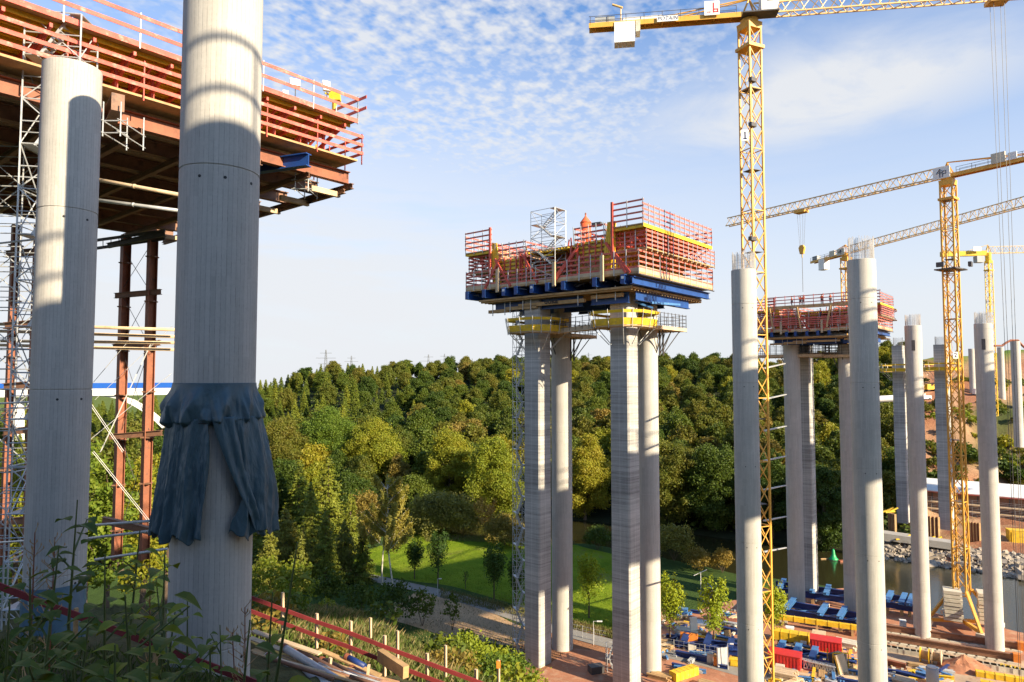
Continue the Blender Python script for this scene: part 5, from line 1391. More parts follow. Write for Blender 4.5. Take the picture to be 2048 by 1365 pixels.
side_platform(cr, ar+1.0, 7.0, 7.4, 8.0, 'timber platform with grey rails round the right round column of the middle pier', [(3.4, 0), (3.4, 2.5), (3.2, -2.4), (0, -3.4)])
side_platform(cl_, al_+.2, 6.4, 8.4, 7.0, 'timber platform with grey rails round the left round column of the middle pier', [(3.9, 0), (3.8, 2.3), (0, -3.2), (-2, -3)])
mb = MB(); a_, b_ = T1(8.7, 3.0, -7.0), T1(16.5, 4.5, -7.2); mb.bar(a_, b_, 1.3, .18); mb.bar(a_+Vector((0, -.6, .3)), b_+Vector((0, -.6, .3)), .06, .6); gw = thing('gangway', 'timber gangway linking the two yellow ring platforms', 'gangway', a_)
mb.build('deck', M['paletimber'], gw); rail_run(gw, b_+Vector((0, -.65, 0)), a_+Vector((0, -.65, 0)), 2.0, 3, 1.3, M['darksteel'], M['darksteel'], .06, ext=0)
for (u, Y, w, lb) in ((1590, 128, 11.5, 'timber platform under the left half of the far formwork table'), (1694, 123, 6.5, 'timber platform with pale rails by the half hidden far column')):
    c, a = toCA((P(u, 755, Y).x, Y)); side_platform(c, a, P(u, 713, Y).z, w, 6.0, lb, [(0, -2.6), (1.6, -2.5), (-1.6, -2.5)])
c, a = toCA((P(1650, 755, 126).x, 126)); side_platform(c, a, P(1650, 708, 126).z, 9.5, 2.4, 'narrow gangway between the two far pier platforms', [])

# ------------------------------------------------------------------ tower cranes
def tower_crane(label, base, ztop, s, rz, jd, jl, cl, m, colr, zj=2.2, det=2, jib_h=1.7, legs=.2, nlev=None, zb=None, jib_m=None, rise=0.0):
    base = Vector(base); r = thing('tower_crane', label, 'tower crane', base); d = Vector((jd[0], jd[1], rise)).normalized(); sd = Vector((d.y, -d.x, 0)).normalized(); U = Vector((0, 0, 1))
    cs = [Vector((math.cos(rz+a)*s*.7071, math.sin(rz+a)*s*.7071, 0)) for a in (math.pi/4, 3*math.pi/4, 5*math.pi/4, 7*math.pi/4)]
    z0 = base.z if zb is None else zb; step = s*1.35; n = max(4, int((ztop-z0)/step)); st = (ztop-z0)/n
    O = Vector((base.x, base.y, 0))
    for c in cs:
        mb = MB(); mb.bar(O+c+U*z0, O+c+U*ztop, legs, legs, (math.cos(rz), math.sin(rz), 0)); mb.build('mast_leg', m, r)
    mb, pf = MB(), MB()
    for i in range(n):
        za, zb_ = z0+i*st, z0+(i+1)*st
        for k in range(4):
            A, B = cs[k], cs[(k+1) % 4]
            if i % 2: A, B = B, A
            mb.bar(O+A+U*za, O+B+U*zb_, legs*.45)
            if det > 1: mb.bar(O+A*.5+B*.5+U*(za+zb_)/2, O+A+U*zb_, legs*.35)
            if i % 3 == 0: mb.bar(O+A+U*za, O+B+U*za, legs*.5)
        if i % 4 == 2:
            pf.quadbox([O+c*.8+U*(za-.04) for c in cs]+[O+c*.8+U*(za+.04) for c in cs])
        if det > 1: mb.bar(O+cs[0]*.3+cs[2]*.02+U*za, O+cs[1]*.3+U*zb_, .05)
    mb.build('mast_lattice', m, r)
    pf.build('rest_platforms', M['darksteel'], r)
    # head: slewing collar
    T_ = O+U*ztop
    mb = MB(); mb.quadbox([T_+c*1.12 for c in cs]+[T_+c*1.18+U*.9 for c in cs]); mb.lathe([(s*.55, .9), (s*.6, 1.3), (s*.6, zj)], 16, tuple(T_)); mb.build('slewing_collar', m, r)
    mb = MB(); mb.quadbox([T_+c*1.35-U*2.6 for c in cs]+[T_+c*1.35-U*2.2 for c in cs]); mb.build('climbing_frame', m, r)
    H = T_+U*zj
    mb = MB(); lattice(mb, H+d*(s*.3), H+d*jl, sd, U, 1.5*s/2.2, jib_h, max(4, int(jl/2.3)), legs*.75, legs*.4, True); jib = mb.build('jib', jib_m or m, r)
    # counter-jib
    mb = MB(); w = 1.5*s/2.2
    for k in (-1, 1): mb.bar(H+d*(s*.4)+sd*k*w/2, H-d*cl+sd*k*w/2, .22*s/2.2, .75*s/2.2)
    for i in range(int(cl/2.2)+1): mb.bar(H-d*i*2.2+sd*w/2, H-d*i*2.2-sd*w/2, .14)
    mb.quadbox([H-d*q+sd*k*w*.5+U*z for z in (.28*s/2.2, .33*s/2.2) for q, k in ((0, -1), (0, 1), (cl, 1), (cl, -1))])
    cj = mb.build('counter_jib', m, r)
    mb = MB(); E_ = H-d*(cl*.92)
    rw = MB()
    for k in (-1, 1):
        for zz_ in (.75, 1.4): rw.tube(H-d*(s*.9)+sd*k*w*.55+U*zz_*s/2.2, H-d*cl+sd*k*w*.55+U*zz_*s/2.2, .03*s/2.2+.01, 5)
        for i in range(int(cl/2.4)+1): q = H-d*(s*.9+i*(cl-s)/int(cl/2.4))+sd*k*w*.55; rw.tube(q, q+U*1.45*s/2.2, .035*s/2.2+.01, 5)
    rw.build('hand_rail', M['darksteel'], r)
    # short apex, tie bars of the counter-jib
    ap = H+U*(jib_h+.6)*1.0; mb = MB()
    for k in (-1, 1):
        mb.bar(H+d*s*.5+sd*k*w/2, ap, .16); mb.bar(H-d*s*.5+sd*k*w/2, ap, .16); mb.tube(ap+sd*k*.12, H-d*(cl*.55)+sd*k*w*.45+U*.4, .07*s/2.2+.02, 6)
    mb.build('apex_frame', m, r)
    return r, H, d, sd, U, w, s/2.2
def counterweights(r, H, d, sd, U, at, n, w, hgt, m, t=.42):
    for i in range(n):
        mb = MB(); c = H-d*(at+i*t*1.03); mb.quadbox([c+sd*k*w+U*z+d*q for z in (-hgt, .1) for q, k in ((0, -1), (t, -1), (t, 1), (0, 1))][:0] or
            [c-sd*w-U*hgt, c+sd*w-U*hgt, c+sd*w-d*t-U*hgt, c-sd*w-d*t-U*hgt, c-sd*w+U*.15, c+sd*w+U*.15, c+sd*w-d*t+U*.15, c-sd*w-d*t+U*.15])
        mb.build('counterweight', m, r)
def cab(r, p, d, sd, U, k):
    """driver's cab with slanted front glass"""
    mb = MB(); prof = [(-.8*k, -1.1*k), (.7*k, -1.1*k), (.95*k, -.2*k), (.8*k, 1.1*k), (-.8*k, 1.1*k)]
    mb.extrude(prof, p-sd*.65*k, p+sd*.65*k, d); c = mb.build('cab', M['white'], r)
    mb = MB(); mb.extrude([(-.25*k, -.15*k), (.78*k, -.15*k), (.70*k, .82*k), (-.25*k, .82*k)], p-sd*.67*k, p+sd*.67*k, d); mb.build('window', M['glass'], c)
    mb = MB(); mb.quadbox([p+d*q+sd*s_-U*z for z in (1.25*k, 1.12*k) for q, s_ in ((-2.6*k, -.8*k), (.9*k, -.8*k), (.9*k, .8*k), (-2.6*k, .8*k))]); mb.build('floor_grating', M['darksteel'], c)
def trolley_hook(r, H, d, sd, U, at, zhook, k, hookm=None, drop_load=False):
    p = H+d*at-U*.45; mb = MB(); mb.box(p, (1.8*k, 1.4*k, .4*k), rz=math.atan2(d.y, d.x)); mb.build('trolley', M['crane'], r)
    for q in (-.5, .5):
        for w_ in (-.35, .35): MB().tube(p+d*q*k+sd*w_*k, Vector((p.x, p.y, zhook))+d*q*.5*k+sd*w_*.4*k, .014*k+.008, 4).build('hoist_rope', M['darksteel'], r)
    c = Vector((p.x, p.y, zhook)); mb = MB(); mb.extrude([(-.5*k, .1), (-.3*k, -.9*k), (.3*k, -.9*k), (.5*k, .1), (.25*k, .5*k), (-.25*k, .5*k)], c-sd*.2*k, c+sd*.2*k, d); mb.tube(c-U*.9*k, c-U*1.5*k, .09*k, 6); mb.build('hook_block', M['crane'], r)
    return c
# crane 1
b1 = P(1512, 755, 86); Ht = P(1480, 60, 86)
jr = Vector((P(2048, 24, 81.1).x-Ht.x, 81.1-86.0, 0))
c1 = tower_crane('nearest yellow tower crane, its jib crossing the top right of the picture', (b1.x, 86, FLOOR), P(1480, 62, 86).z, 1.9, math.radians(24), (jr.x, jr.y), 44, 20.6, M['crane'], None, zj=1.9, legs=.22, jib_m=M['cranewhite'])
r, H, d, sd, U, w, k = c1
counterweights(r, H, d, sd, U, 14.6, 5, .85, 2.6, M['white'], .52); counterweights(r, H, d, sd, U, 13.9, 1, .85, 1.3, M['offwhite'], .6)
cab(r, H+d*2.1+sd*1.25+U*1.0, d, sd, U, 1.25)
MB().box(H-d*18.5+U*.75, (2.6, 1.2, .8), rz=math.atan2(d.y, d.x)).build('winch', M['greyblock'], r)
MB().box(H-d*13.6+U*.62, (5.0, .9, .5), rz=math.atan2(d.y, d.x)).build('cable_drum', M['white'], r)
q = H-d*16.4+sd*.5; mb = MB(); mb.tube(q, q+U*2.3, .09, 6); mb.bar(q+U*2.2+d*.25, q+U*2.75-d*1.1, .34, .16); mb.build('lamp_bracket', M['cranewhite'], r)
bs = MB(); c = H-d*4.8+sd*1.0+U*.95; bs.box(c, (1.9, .12, 1.85), rz=math.atan2(d.y, d.x)); board = bs.build('logo_board', M['white'], r)
n_ = sd*.075
for (dx, dz, bw, bh) in ((.22, .0, .14, 1.3), (.55, -.58, .62, .13), (.55, -.22, .62, .13), (.80, -.40, .13, .46), (-.55, -.58, .11, .2), (-.28, -.58, .11, .2)):
    mb = MB(); mb.box(c+n_+d*dx*.9+U*(dz*.95+.02), (bw, .03, bh), rz=math.atan2(d.y, d.x)); mb.build('logo', M['inkred'], board)
mb = MB(); c = H-d*10.4+sd*.95+U*.05; mb.box(c, (2.7, .06, .74), rz=math.atan2(d.y, d.x)); sg = mb.build('name_sign', M['white'], r)
lettering('POTAIN', c+sd*.045, d, U, .72, M['ink'], r, shear=.2, bold=.0)
mb = MB(); c = Vector((P(1487, 271, 85).x, 84.6, P(1487, 271, 84.6).z)); mb.box(c, (.95, .05, 1.35)); mb.build('number_sign', M['white'], r); nm = MB(); nm.box(c+Vector((.06, -.04, 0)), (.18, .03, .95)); nm.bar(c+Vector((.08, -.04, .44)), c+Vector((-.2, -.04, .2)), .03, .16, (0, -1, 0)); nm.bar(c+Vector((-.2, -.04, -.44)), c+Vector((.32, -.04, -.44)), .03, .14); nm.build('numeral', M['ink'], r)
trolley_hook(r, H, d, sd, U, P(2003, 40, 81.5).x-H.x, P(2010, 1420, 81.1).z, 1.2)
for z in (478, 250, 160): # lamps and boxes on the mast
    q = P(1505, z, 84.5); MB().box(q, (1.0, .5, .5), rz=.6).build('lamp', M['darksteel'], r)
# ties from crane 1 to the far pier
for i, v in enumerate((733, 795, 858, 918, 976, 1038, 1100, 1112)):
    if i == 7: continue
    a_, b_ = P(1528, v+4, 88), P(1572, v-6+2*i/7, 124.5); mb = MB(); mb.bar(a_, b_, .3, .16)
    tag(mb.build('mast_tie', M['galv']), f"{['topmost', 'second', 'third', 'fourth', 'fifth', 'sixth', 'lowest'][i]} of the long mast ties between first crane and far round column", 'mast tie')
# crane 2
b2 = P(1909, 755, 117); top2 = P(1899, 372, 117)
jd2 = (P(1455, 455, 156).x-b2.x, 156-117.0); l2 = math.hypot(*jd2)
c2 = tower_crane('second yellow tower crane standing on a ballasted base by the river', (b2.x, 117, -36.5), top2.z, 1.85, math.radians(38), jd2, l2, 26, M['crane'], None, zj=1.6, legs=.26, jib_h=1.9, rise=-.01, jib_m=M['cranewhite'])
r, H, d, sd, U, w, k = c2
counterweights(r, H, d, sd, U, 20, 5, .8, 2.4, M['white'], .5)
mb = MB(); c = H-sd*0+U*.2-d*.2; f = -sd if sd.y > 0 else sd; c = H+f*1.35+U*.55+d*.4; mb.box(c, (2.7, .12, 2.0), rz=math.atan2(d.y, d.x)); bd = mb.build('logo_board', M['white'], r)
right = -d; o_ = f*.09
mb = MB()
for (x0, z0_, x1, z1_) in ((-.75, -.15, -.2, .65), (-.2, .65, .35, .1), (-.45, .0, .25, .0), (-.2, .35, -.2, -.8), (.15, .25, .75, .25), (.75, .25, .75, -.25), (.75, -.25, .2, -.25), (.2, .1, .2, -.8)):
    mb.bar(c+o_+right*x0+U*z0_, c+o_+right*x1+U*z1_, .05, .2, f)
mb.build('logo', M['ink'], bd)
MB().box(H-d*8+U*1.0+f*.8, (2.0, .3, 1.7), rz=math.atan2(d.y, d.x)).build('switch_cabinet', M['offwhite'], r)
MB().box(H-d*10+U*.8+f*.8, (1.2, .3, 1.2), rz=math.atan2(d.y, d.x)).build('switch_cabinet', M['white'], r)
hk = trolley_hook(r, H, d, sd, U, (P(1600, 432, 141).x-H.x)/d.x, P(1603, 500, 142).z, 1.3)
mb = MB(); mb.tube(hk-U*1.5, Vector((hk.x, hk.y, P(1603, 585, 141).z)), .05, 5); mb.build('load_sling', M['darksteel'], r)
mb = MB(); c = P(1911, 711, 115.3); mb.box(c, (.85, .05, 1.1)); mb.build('number_sign', M['white'], r); lettering('2', c+Vector((0, -.04, 0)), (1, 0, 0), U, 1.1, M['ink'], r, bold=.03)
for (dx, dz) in ((-2.6, 0), (2.6, .1)):
    q = Vector((b2.x+dx, 115.8, P(1900, 532, 117).z+dz)); MB().box(q, (1.1, .5, .8), rz=dx*.3).build('floodlamp', M['darksteel'], r)
MB().box(Vector((b2.x, 117, P(1900, 540, 117).z)), (4.6, 3.4, .2), rz=.6).build('mast_platform', M['darksteel'], r)
# its cross base: four raking legs, beams and two stacks of ballast slabs
O = Vector((b2.x, 117, 0)); rz2 = math.radians(38)
ft = [Vector((math.cos(rz2+a)*5.6, math.sin(rz2+a)*5.6, 0)) for a in (math.pi/4, 3*math.pi/4, 5*math.pi/4, 7*math.pi/4)]
for c in ft:
    mb = MB(); mb.bar(O+c+U*(FLOOR+1.1), O+c*.27+U*(-35.6), .42, .42); mb.build('raking_leg', M['crane'], r)
    MB().box(O+c+U*(FLOOR+.75), (1.3, 1.3, .7), rz=rz2).build('bogie', M['offwhite'], r)
mb = MB(); mb.bar(O+ft[0]+U*(FLOOR+1.2), O+ft[2]+U*(FLOOR+1.2), .5, .6); mb.bar(O+ft[1]+U*(FLOOR+1.19), O+ft[3]+U*(FLOOR+1.19), .46, .56); mb.build('cross_beam', M['crane'], r)
for (u, sgn, nb, lb) in ((1890, -1, 8, 'left'), (1958, 1, 8, 'right')):
    q = P(u, 755, 116.5 if sgn < 0 else 115.0)
    for i in range(nb):
        rr = random.Random(i*7+u); MB().box((q.x+rr.uniform(-.06, .06), q.y+rr.uniform(-.14, .14), FLOOR+1.6+i*.62+.3), (2.6, 2.9, .5), rz=math.radians(-28)+rr.uniform(-.02, .02)).build('ballast_slab', M['offwhite'], r)
# crane 3 and 4, far off
M3 = P(1692, 508, 200); jd3 = (P(2048, 418, 144).x-M3.x, 144-200.0)
c3 = tower_crane('third crane far behind the thickest column, its long pale jib reaching to the right edge', (M3.x, 200, -41), M3.z-2, 2.1, .5, jd3, 75, 16, M['crane'], None, zj=2.0, det=1, legs=.26, jib_h=2.1, jib_m=M['cranewhite'])
r, H, d, sd, U, w, k = c3
counterweights(r, H, d, sd, U, 9, 3, .9, 3.2, M['white'], .9); f = sd if sd.y < 0 else -sd
mb = MB(); c = H+f*1.4-d*.5+U*.6; mb.box(c, (3.2, .15, 2.0), rz=math.atan2(d.y, d.x)); bd = mb.build('logo_board', M['offwhite'], r)
mb = MB()
for (x0, z0_, x1, z1_) in ((-.6, -.1, -.1, .6), (-.1, .6, .4, .0), (-.1, .4, -.1, -.7), (.1, .2, .7, .2), (.7, .2, .7, -.2), (.7, -.2, .1, -.2)): mb.bar(c+f*.1-d*x0+U*z0_, c+f*.1-d*x1+U*z1_, .05, .2, f)
mb.build('logo', M['ink'], bd); MB().box(H-d*5+f*.9+U*.9, (2.4, .3, 1.7), rz=math.atan2(d.y, d.x)).build('switch_cabinet', M['offwhite'], r)
MB().box(H-d*14+U*1.0, (2.4, 1.2, 1.4), rz=math.atan2(d.y, d.x)).build('winch', M['greyblock'], r)
M4 = P(1977, 527, 230); c4 = tower_crane('bright yellow far crane with level jib at the right edge, behind a niche column', (M4.x, 230, P(1990, 832, 230).z), M4.z, 1.55, .3, (1, -.12), 60, 15, M['yellow'], None, zj=3.4, det=1, legs=.2, jib_h=2.3, jib_m=M['cranewhite'])
r, H, d, sd, U, w, k = c4
mb = MB(); mb.bar(H-d*15, H-d*1, 1.6, 1.6); mb.build('counter_beam', M['yellow'], r); counterweights(r, H, d, sd, U, 9.5, 2, .9, 2.2, M['white'], .9)
mb = MB(); mb.box(M4+Vector((-3.6, -.5, 1.2)), (2.4, 2, 2.2)); mb.build('cab', M['greyblock'], r); mb = MB(); mb.box(H+Vector((-4.5, -1.2, 1.3)), (2.6, .2, 1.5)); mb.build('logo_board', M['white'], r)
# ------------------------------------------------------------------ building yard on the valley floor
def along(u0, v0, u1, v1, z=FLOOR): return G(u0, v0, z), G(u1, v1, z)
def V3(p, dz): return Vector((p.x, p.y, p.z+dz))
def frame_stack(name, label, u0, v0, u1, v1, depth, h, cross, m, cm, lift=1.0):
    """two long girders on stands, light cross beams on top"""
    a, b_ = along(u0, v0, u1, v1); d = (b_-a).normalized(); n = Vector((-d.y, d.x, 0)); r = thing(name, label, 'steel frame', a)
    for k in (0, 1): MB().ibeam(V3(a, lift+h/2)+n*depth*k, V3(b_, lift+h/2)+n*depth*k, .5, h, .08).build('girder', m, r)
    for q in cross:
        c = a.lerp(b_, q); MB().ibeam(V3(c, lift+h+.28)-n*.8, V3(c, lift+h+.28)+n*(depth+.8), .9, .5, .08).build('cross_beam', cm, r)
        for k in (0, 1): MB().box(V3(c, lift/2)+n*depth*k, (.5, .5, lift-.01), rz=math.atan2(d.y, d.x)).build('stand', M['timber'], r)
    for i in range(len(cross)-1):
        c0, c1 = a.lerp(b_, cross[i]), a.lerp(b_, cross[i+1]); MB().bar(V3(c0, lift+.6)+n*.3, V3(c1, lift+.6)+n*(depth-.3), .18).build('wind_brace', cm, r)
    return r
frame_stack('girder_frame', 'blue girder frame with light blue cross beams nearest the river, between the far round columns', 1545, 1196, 1718, 1222, 4.2, 1.1, (.1, .26, .48, .64, .9), M['navy'], M['skyblue'])
frame_stack('girder_frame', 'larger blue girder frame with light blue cross beams behind the long yellow beam', 1520, 1232, 1730, 1272, 4.6, 1.1, (.06, .28, .6, .78, .95), M['navy'], M['skyblue'])
frame_stack('girder_frame', 'blue girder frame right of the thickest column by the water', 1762, 1224, 1830, 1236, 5.0, 1.0, (.2, .62, .85), M['navy'], M['skyblue'])
frame_stack('girder_frame', 'dark blue beams laid on the ground behind the young trees', 1350, 1296, 1480, 1316, 2.6, .8, (.15, .5, .85), M['navy'], M['navy'], .3)
frame_stack('girder_frame', 'blue beam pile between the two red containers', 1548, 1316, 1660, 1338, 3.0, .7, (.1, .4, .7), M['navy'], M['skyblue'], .3)
def long_box(name, label, cat, u0, v0, u1, v1, w, h, m, lift=0.0, ribs=0, lid=None, group=None):
    a, b_ = along(u0, v0, u1, v1); d = (b_-a).normalized(); n = Vector((-d.y, d.x, 0)); r = thing(name, label, cat, a, group)
    MB().bar(V3(a, lift+h/2), V3(b_, lift+h/2), w, h).build('body', m, r)
    L = (b_-a).length
    if ribs:
        for i in range(ribs+1):
            c = a.lerp(b_, (i+.02)/(ribs+.04)); MB().bar(V3(c, lift+.01)-n*(w/2+.03)*0-n*0, V3(c, lift+h+.04), w+.1, .12, d).build('rib', m, r)
    if lid: MB().bar(V3(a, lift+h+.06)-d*.1, V3(b_, lift+h+.06)+d*.1, w+.14, .12).build('lid', lid, r)
    if lift > .2:
        for q in (.12, .5, .88): MB().box(V3(a.lerp(b_, q), lift/2), (.35, w, lift-.01), rz=math.atan2(d.y, d.x)).build('trestle', M['timber'], r)
    return r
long_box('launching_beam', 'long yellow beam crossing the yard behind the crane mast', 'beam', 1545, 1250, 1728, 1276, .7, .75, M['yellow'], 1.1, 8)
long_box('formwork_box', 'fat yellow box girder beside the crane mast, below the long yellow beam', 'formwork box', 1545, 1278, 1618, 1290, 1.8, 1.3, M['yellow'], .3, 4)
long_box('wooden_crate', 'tan wooden crate between the yellow box girder and the upper red container', 'crate', 1626, 1284, 1650, 1288, 2.0, 1.5, M['timber'], 0, 3, M['paletimber'])
def container(label, u0, v0, u1, v1, m, w=2.4, h=2.0):
    r = long_box('site_container', label, 'container', u0, v0, u1, v1, w, h, m, .12, 0, m)
    a, b_ = along(u0, v0, u1, v1); d = (b_-a).normalized(); n = Vector((-d.y, d.x, 0)); L = (b_-a).length
    for s in (-1, 1):
        mb = MB()
        for i in range(int(L/.45)): c = a+d*(.3+i*.45)+n*s*(w/2+.02); mb.bar(V3(c, .3), V3(c, h), .16, .05, n)
        mb.build('corrugation', m, r)
    MB().bar(V3(b_, h/2+.1)+d*.03-n*.02, V3(b_, h-.1)+d*.03-n*.02, .08, w*.9, n).build('door', m, r)
    return r
container('red steel container right of the crane mast, upper one of two', 1622, 1302, 1683, 1312, M['redbox'])
container('red steel container touching the crane mast, lower one of two', 1540, 1330, 1602, 1342, M['redbox'])
for i, (u0, v0, u1, v1, w, h, mk, lb) in enumerate(((1545, 1352, 1592, 1362, 2.4, 1.3, 'paletimber', 'stack of pale timber below the lower red container'), (1600, 1350, 1642, 1358, 1.8, .6, 'timber', 'flat stack of brown planks right of the lower red container'),
        (1400, 1370, 1455, 1385, 1.6, .7, 'timber', 'long brown planks at the bottom edge left of the slim round column'), (1352, 1262, 1395, 1270, 1.8, .7, 'offwhite', 'pale boards piled behind the left young tree'),
        (1385, 1246, 1420, 1252, 2.4, .5, 'galv', 'grey scaffold tubes piled between the two young trees'), (1666, 1290, 1712, 1300, 2.2, 1.3, 'offwhite', 'grey pallets beside the upper red container'),
        (1600, 1318, 1625, 1324, 2.0, .6, 'galv', 'silver panels stacked on the blue beam pile'), (1790, 1366, 1830, 1376, 2.0, .9, 'paletimber', 'pale timber stack right of the thickest column foot'),
        (1440, 1240, 1474, 1246, 2.2, .5, 'rust', 'rusty planks left of the slim round column'), (1300, 1352, 1340, 1362, 1.6, .8, 'timber', 'heap of cut timber at the right square column foot'))):
    a, b_ = along(u0, v0, u1, v1); d = (b_-a).normalized(); n = Vector((-d.y, d.x, 0)); r = thing('board_stack', lb, 'stack', a); rr = random.Random(i); z = 0
    nl = max(2, int(h/.22))
    for k in range(nl):
        mb = MB()
        for j in range(4): o_ = n*((j-1.5)*w/4+rr.uniform(-.05, .05)); q = rr.uniform(-.3, .3); mb.bar(V3(a, z+.1)+o_+d*q, V3(b_, z+.1)+o_+d*q, w/4-.04, .17)
        mb.build('board_layer', M[mk], r); z += .215
for i, (u0, v0, u1, v1, mk, lb) in enumerate(((1600, 1300, 1660, 1312, 'skyblue', 'light blue beam lying before the tan crate'), (1560, 1308, 1600, 1316, 'navy', 'dark blue beam lying behind the lower red container'), (1352, 1312, 1420, 1326, 'navy', 'dark blue beam along the mesh fence under the left young tree'),
        (1440, 1262, 1476, 1270, 'navy', 'dark blue beam beside the right young tree'), (1430, 1280, 1478, 1290, 'skyblue', 'light blue beam under the right young tree'), (1690, 1330, 1712, 1336, 'navy', 'dark blue beam end left of the thickest column foot'),
        (1792, 1352, 1850, 1368, 'navy', 'dark blue beam right of the thickest column near the bottom edge'), (1832, 1354, 1862, 1362, 'skyblue', 'light blue beam end near the grey green drum'), (1772, 1330, 1812, 1340, 'rust', 'rusty beam lying by the thickest column'))):
    a, b_ = along(u0, v0, u1, v1); tag(MB().ibeam(V3(a, .45), V3(b_, .45), .6, .75, .1).build('steel_beam', M[mk]), lb, 'steel beam')
for i, (u0, v0, u1, v1, lb) in enumerate(((1952, 1352, 2052, 1368, 'long yellow formwork beam in the bottom right corner, uppermost'), (2002, 1340, 2050, 1350, 'short yellow formwork beam in the bottom right corner behind the long one'), (1962, 1372, 2060, 1392, 'yellow formwork beam at the very bottom right edge'))):
    long_box('formwork_beam', lb, 'beam', u0, v0, u1, v1, .9, .7, M['yellow'], .05, 5)
long_box('formwork_box', 'short yellow ribbed box by the timber at the right square column foot', 'formwork box', 1346, 1362, 1390, 1348, 1.3, 1.1, M['yellow'], .05, 5)
def panel_thing(name, label, cat, u, v, w, h, m, lean=.25, rz=0.0, fm=None):
    p = G(u, v); r = thing(name, label, cat, p); rot = Matrix.Rotation(rz, 3, 'Z') @ Matrix.Rotation(-lean, 3, 'X')
    mb = MB(); mb.box(p+rot @ Vector((0, 0, h/2)), (w, .12, h), rot=rot); mb.build('face', m, r)
    mb = MB()
    for x in (-w/2, 0, w/2): mb.bar(p+rot @ Vector((x, .12, 0)), p+rot @ Vector((x, .12, h)), .12)
    for z in (.15, h-.15): mb.bar(p+rot @ Vector((-w/2, .2, z)), p+rot @ Vector((w/2, .2, z)), .12)
    mb.build('frame', fm or m, r); return r
panel_thing('shuttering', 'orange formwork panel leaning behind the right young tree', 'panel', 1377, 1292, 2.6, 1.9, M['orange'], .35, -.4)
panel_thing('shuttering', 'yellow formwork panel leaning beside the thickest column foot', 'panel', 1690, 1352, 1.8, 2.8, M['paletimber'], .3, .5, M['yellow'])
panel_thing('shuttering', 'tan panel leaning beside the blue beam by the right young tree', 'panel', 1457, 1282, 1.0, 1.6, M['timber'], .2, .2)
panel_thing('scaffold_ladder', 'white ladder frame standing between the two young trees', 'frame', 1389, 1268, 1.3, 2.6, M['white'], .12, .3, M['galv'])
panel_thing('scaffold_gate', 'white scaffold frame beside the grey cabinet', 'frame', 1446, 1336, 1.5, 2.8, M['galv'], .05, .2, M['white'])
# toilet cabin with a mast behind
p = G(1416, 1204); r = thing('toilet_cabin', 'blue portable toilet cabin behind the right young tree', 'toilet cabin', p)
MB().box(p+Vector((0, 0, 1.3)), (1.6, 1.5, 2.6), rz=-.5).build('body', M['navy'], r); mb = MB(); mb.extrude([(-.95, 2.6), (.95, 2.6), (.35, 3.15), (-.35, 3.15)], p+Vector((-.4, -.85, 0)), p+Vector((.4, .85, 0)), (.88, -.48, 0)); mb.build('roof', M['blue'], r)
MB().box(p+Vector((.4, -.7, 1.3)), (.9, .06, 2.0), rz=-.5).build('door', M['blue'], r); MB().box(p+Vector((.42, -.74, 2.15)), (.7, .06, .28), rz=-.5).build('sign', M['paletimber'], r)
p = G(1402, 1200); r = thing('antenna_mast', 'thin white mast with cross arm behind the blue toilet cabin', 'mast', p); MB().tube(p, p+Vector((0, 0, 5.2)), .06, 6).build('pole', M['white'], r); MB().tube(p+Vector((-1.3, 0, 4.5)), p+Vector((1.2, 0, 5.6)), .05, 6).build('cross_arm', M['white'], r)
# cabinets, boxes, barrels, spools, machines
def cabinet(label, u, v, w, d_, h, m, cat='cabinet', name='switch_cabinet'):
    p = G(u, v); r = thing(name, label, cat, p); MB().box(p+Vector((0, 0, h/2+.08)), (w, d_, h), rz=-.35).build('body', m, r); MB().box(p+Vector((0, 0, h+.12)), (w+.12, d_+.12, .08), rz=-.35).build('lid', m, r)
    MB().box(p+Vector((-.17*d_-.02, -.5*d_, h*.5+.1)), (w*.8, .05, h*.8), rz=-.35).build('door', m, r); MB().box(p+Vector((0, 0, .04)), (w*.8, d_*.8, .08), rz=-.35).build('plinth', M['timber'], r); return r
cabinet('grey switch cabinet on the verge of the path', 1420, 1326, .8, .8, 1.3, M['galv'])
cabinet('orange switch box beside the grey cabinet on the verge', 1436, 1332, 1.2, .9, 1.2, M['orange'])
cabinet('yellow grit bin near the slim round column', 1470, 1332, 1.4, 1.0, .9, M['yellow'], 'bin', 'grit_bin')
cabinet('small yellow container on the far bank right edge', 2036, 1090, 4.2, 3, 3.6, M['yellow'], 'container', 'site_container')
cabinet('orange box among the stacks right of the thickest column', 1850, 1384, 1.4, 1.2, 1.2, M['orange'], 'box', 'tool_box')
cabinet('pale blue grey crate lying on the dark hillside above the red fence', 764, 1228, 1.5, 1.2, .8, M['greyblock'], 'crate', 'plastic_crate')
cabinet('blue bundle on the grass verge behind the left young tree', 1366, 1228, 1.6, 1.2, .8, M['skyblue'], 'bundle', 'covered_bundle')
cabinet('pale plastic tank by the river left of the crane rails', 1806, 1256, .9, .9, 1.1, M['white'], 'tank', 'water_tank')
cabinet('white sack in the yard under the long yellow beam', 1580, 1266, 1.2, 1.0, .8, M['white'], 'sack', 'bulk_bag')
p = G(1866, 1392); r = thing('drum', 'grey green upright drum near the bottom edge', 'drum', p); MB().lathe([(.75, 0), (.75, 3.6), (.7, 3.65)], 18, p).build('barrel', M['greyblock'], r, smooth=True); MB().lathe([(.6, 3.66), (.6, 3.8)], 18, p).build('lid', M['galv'], r)
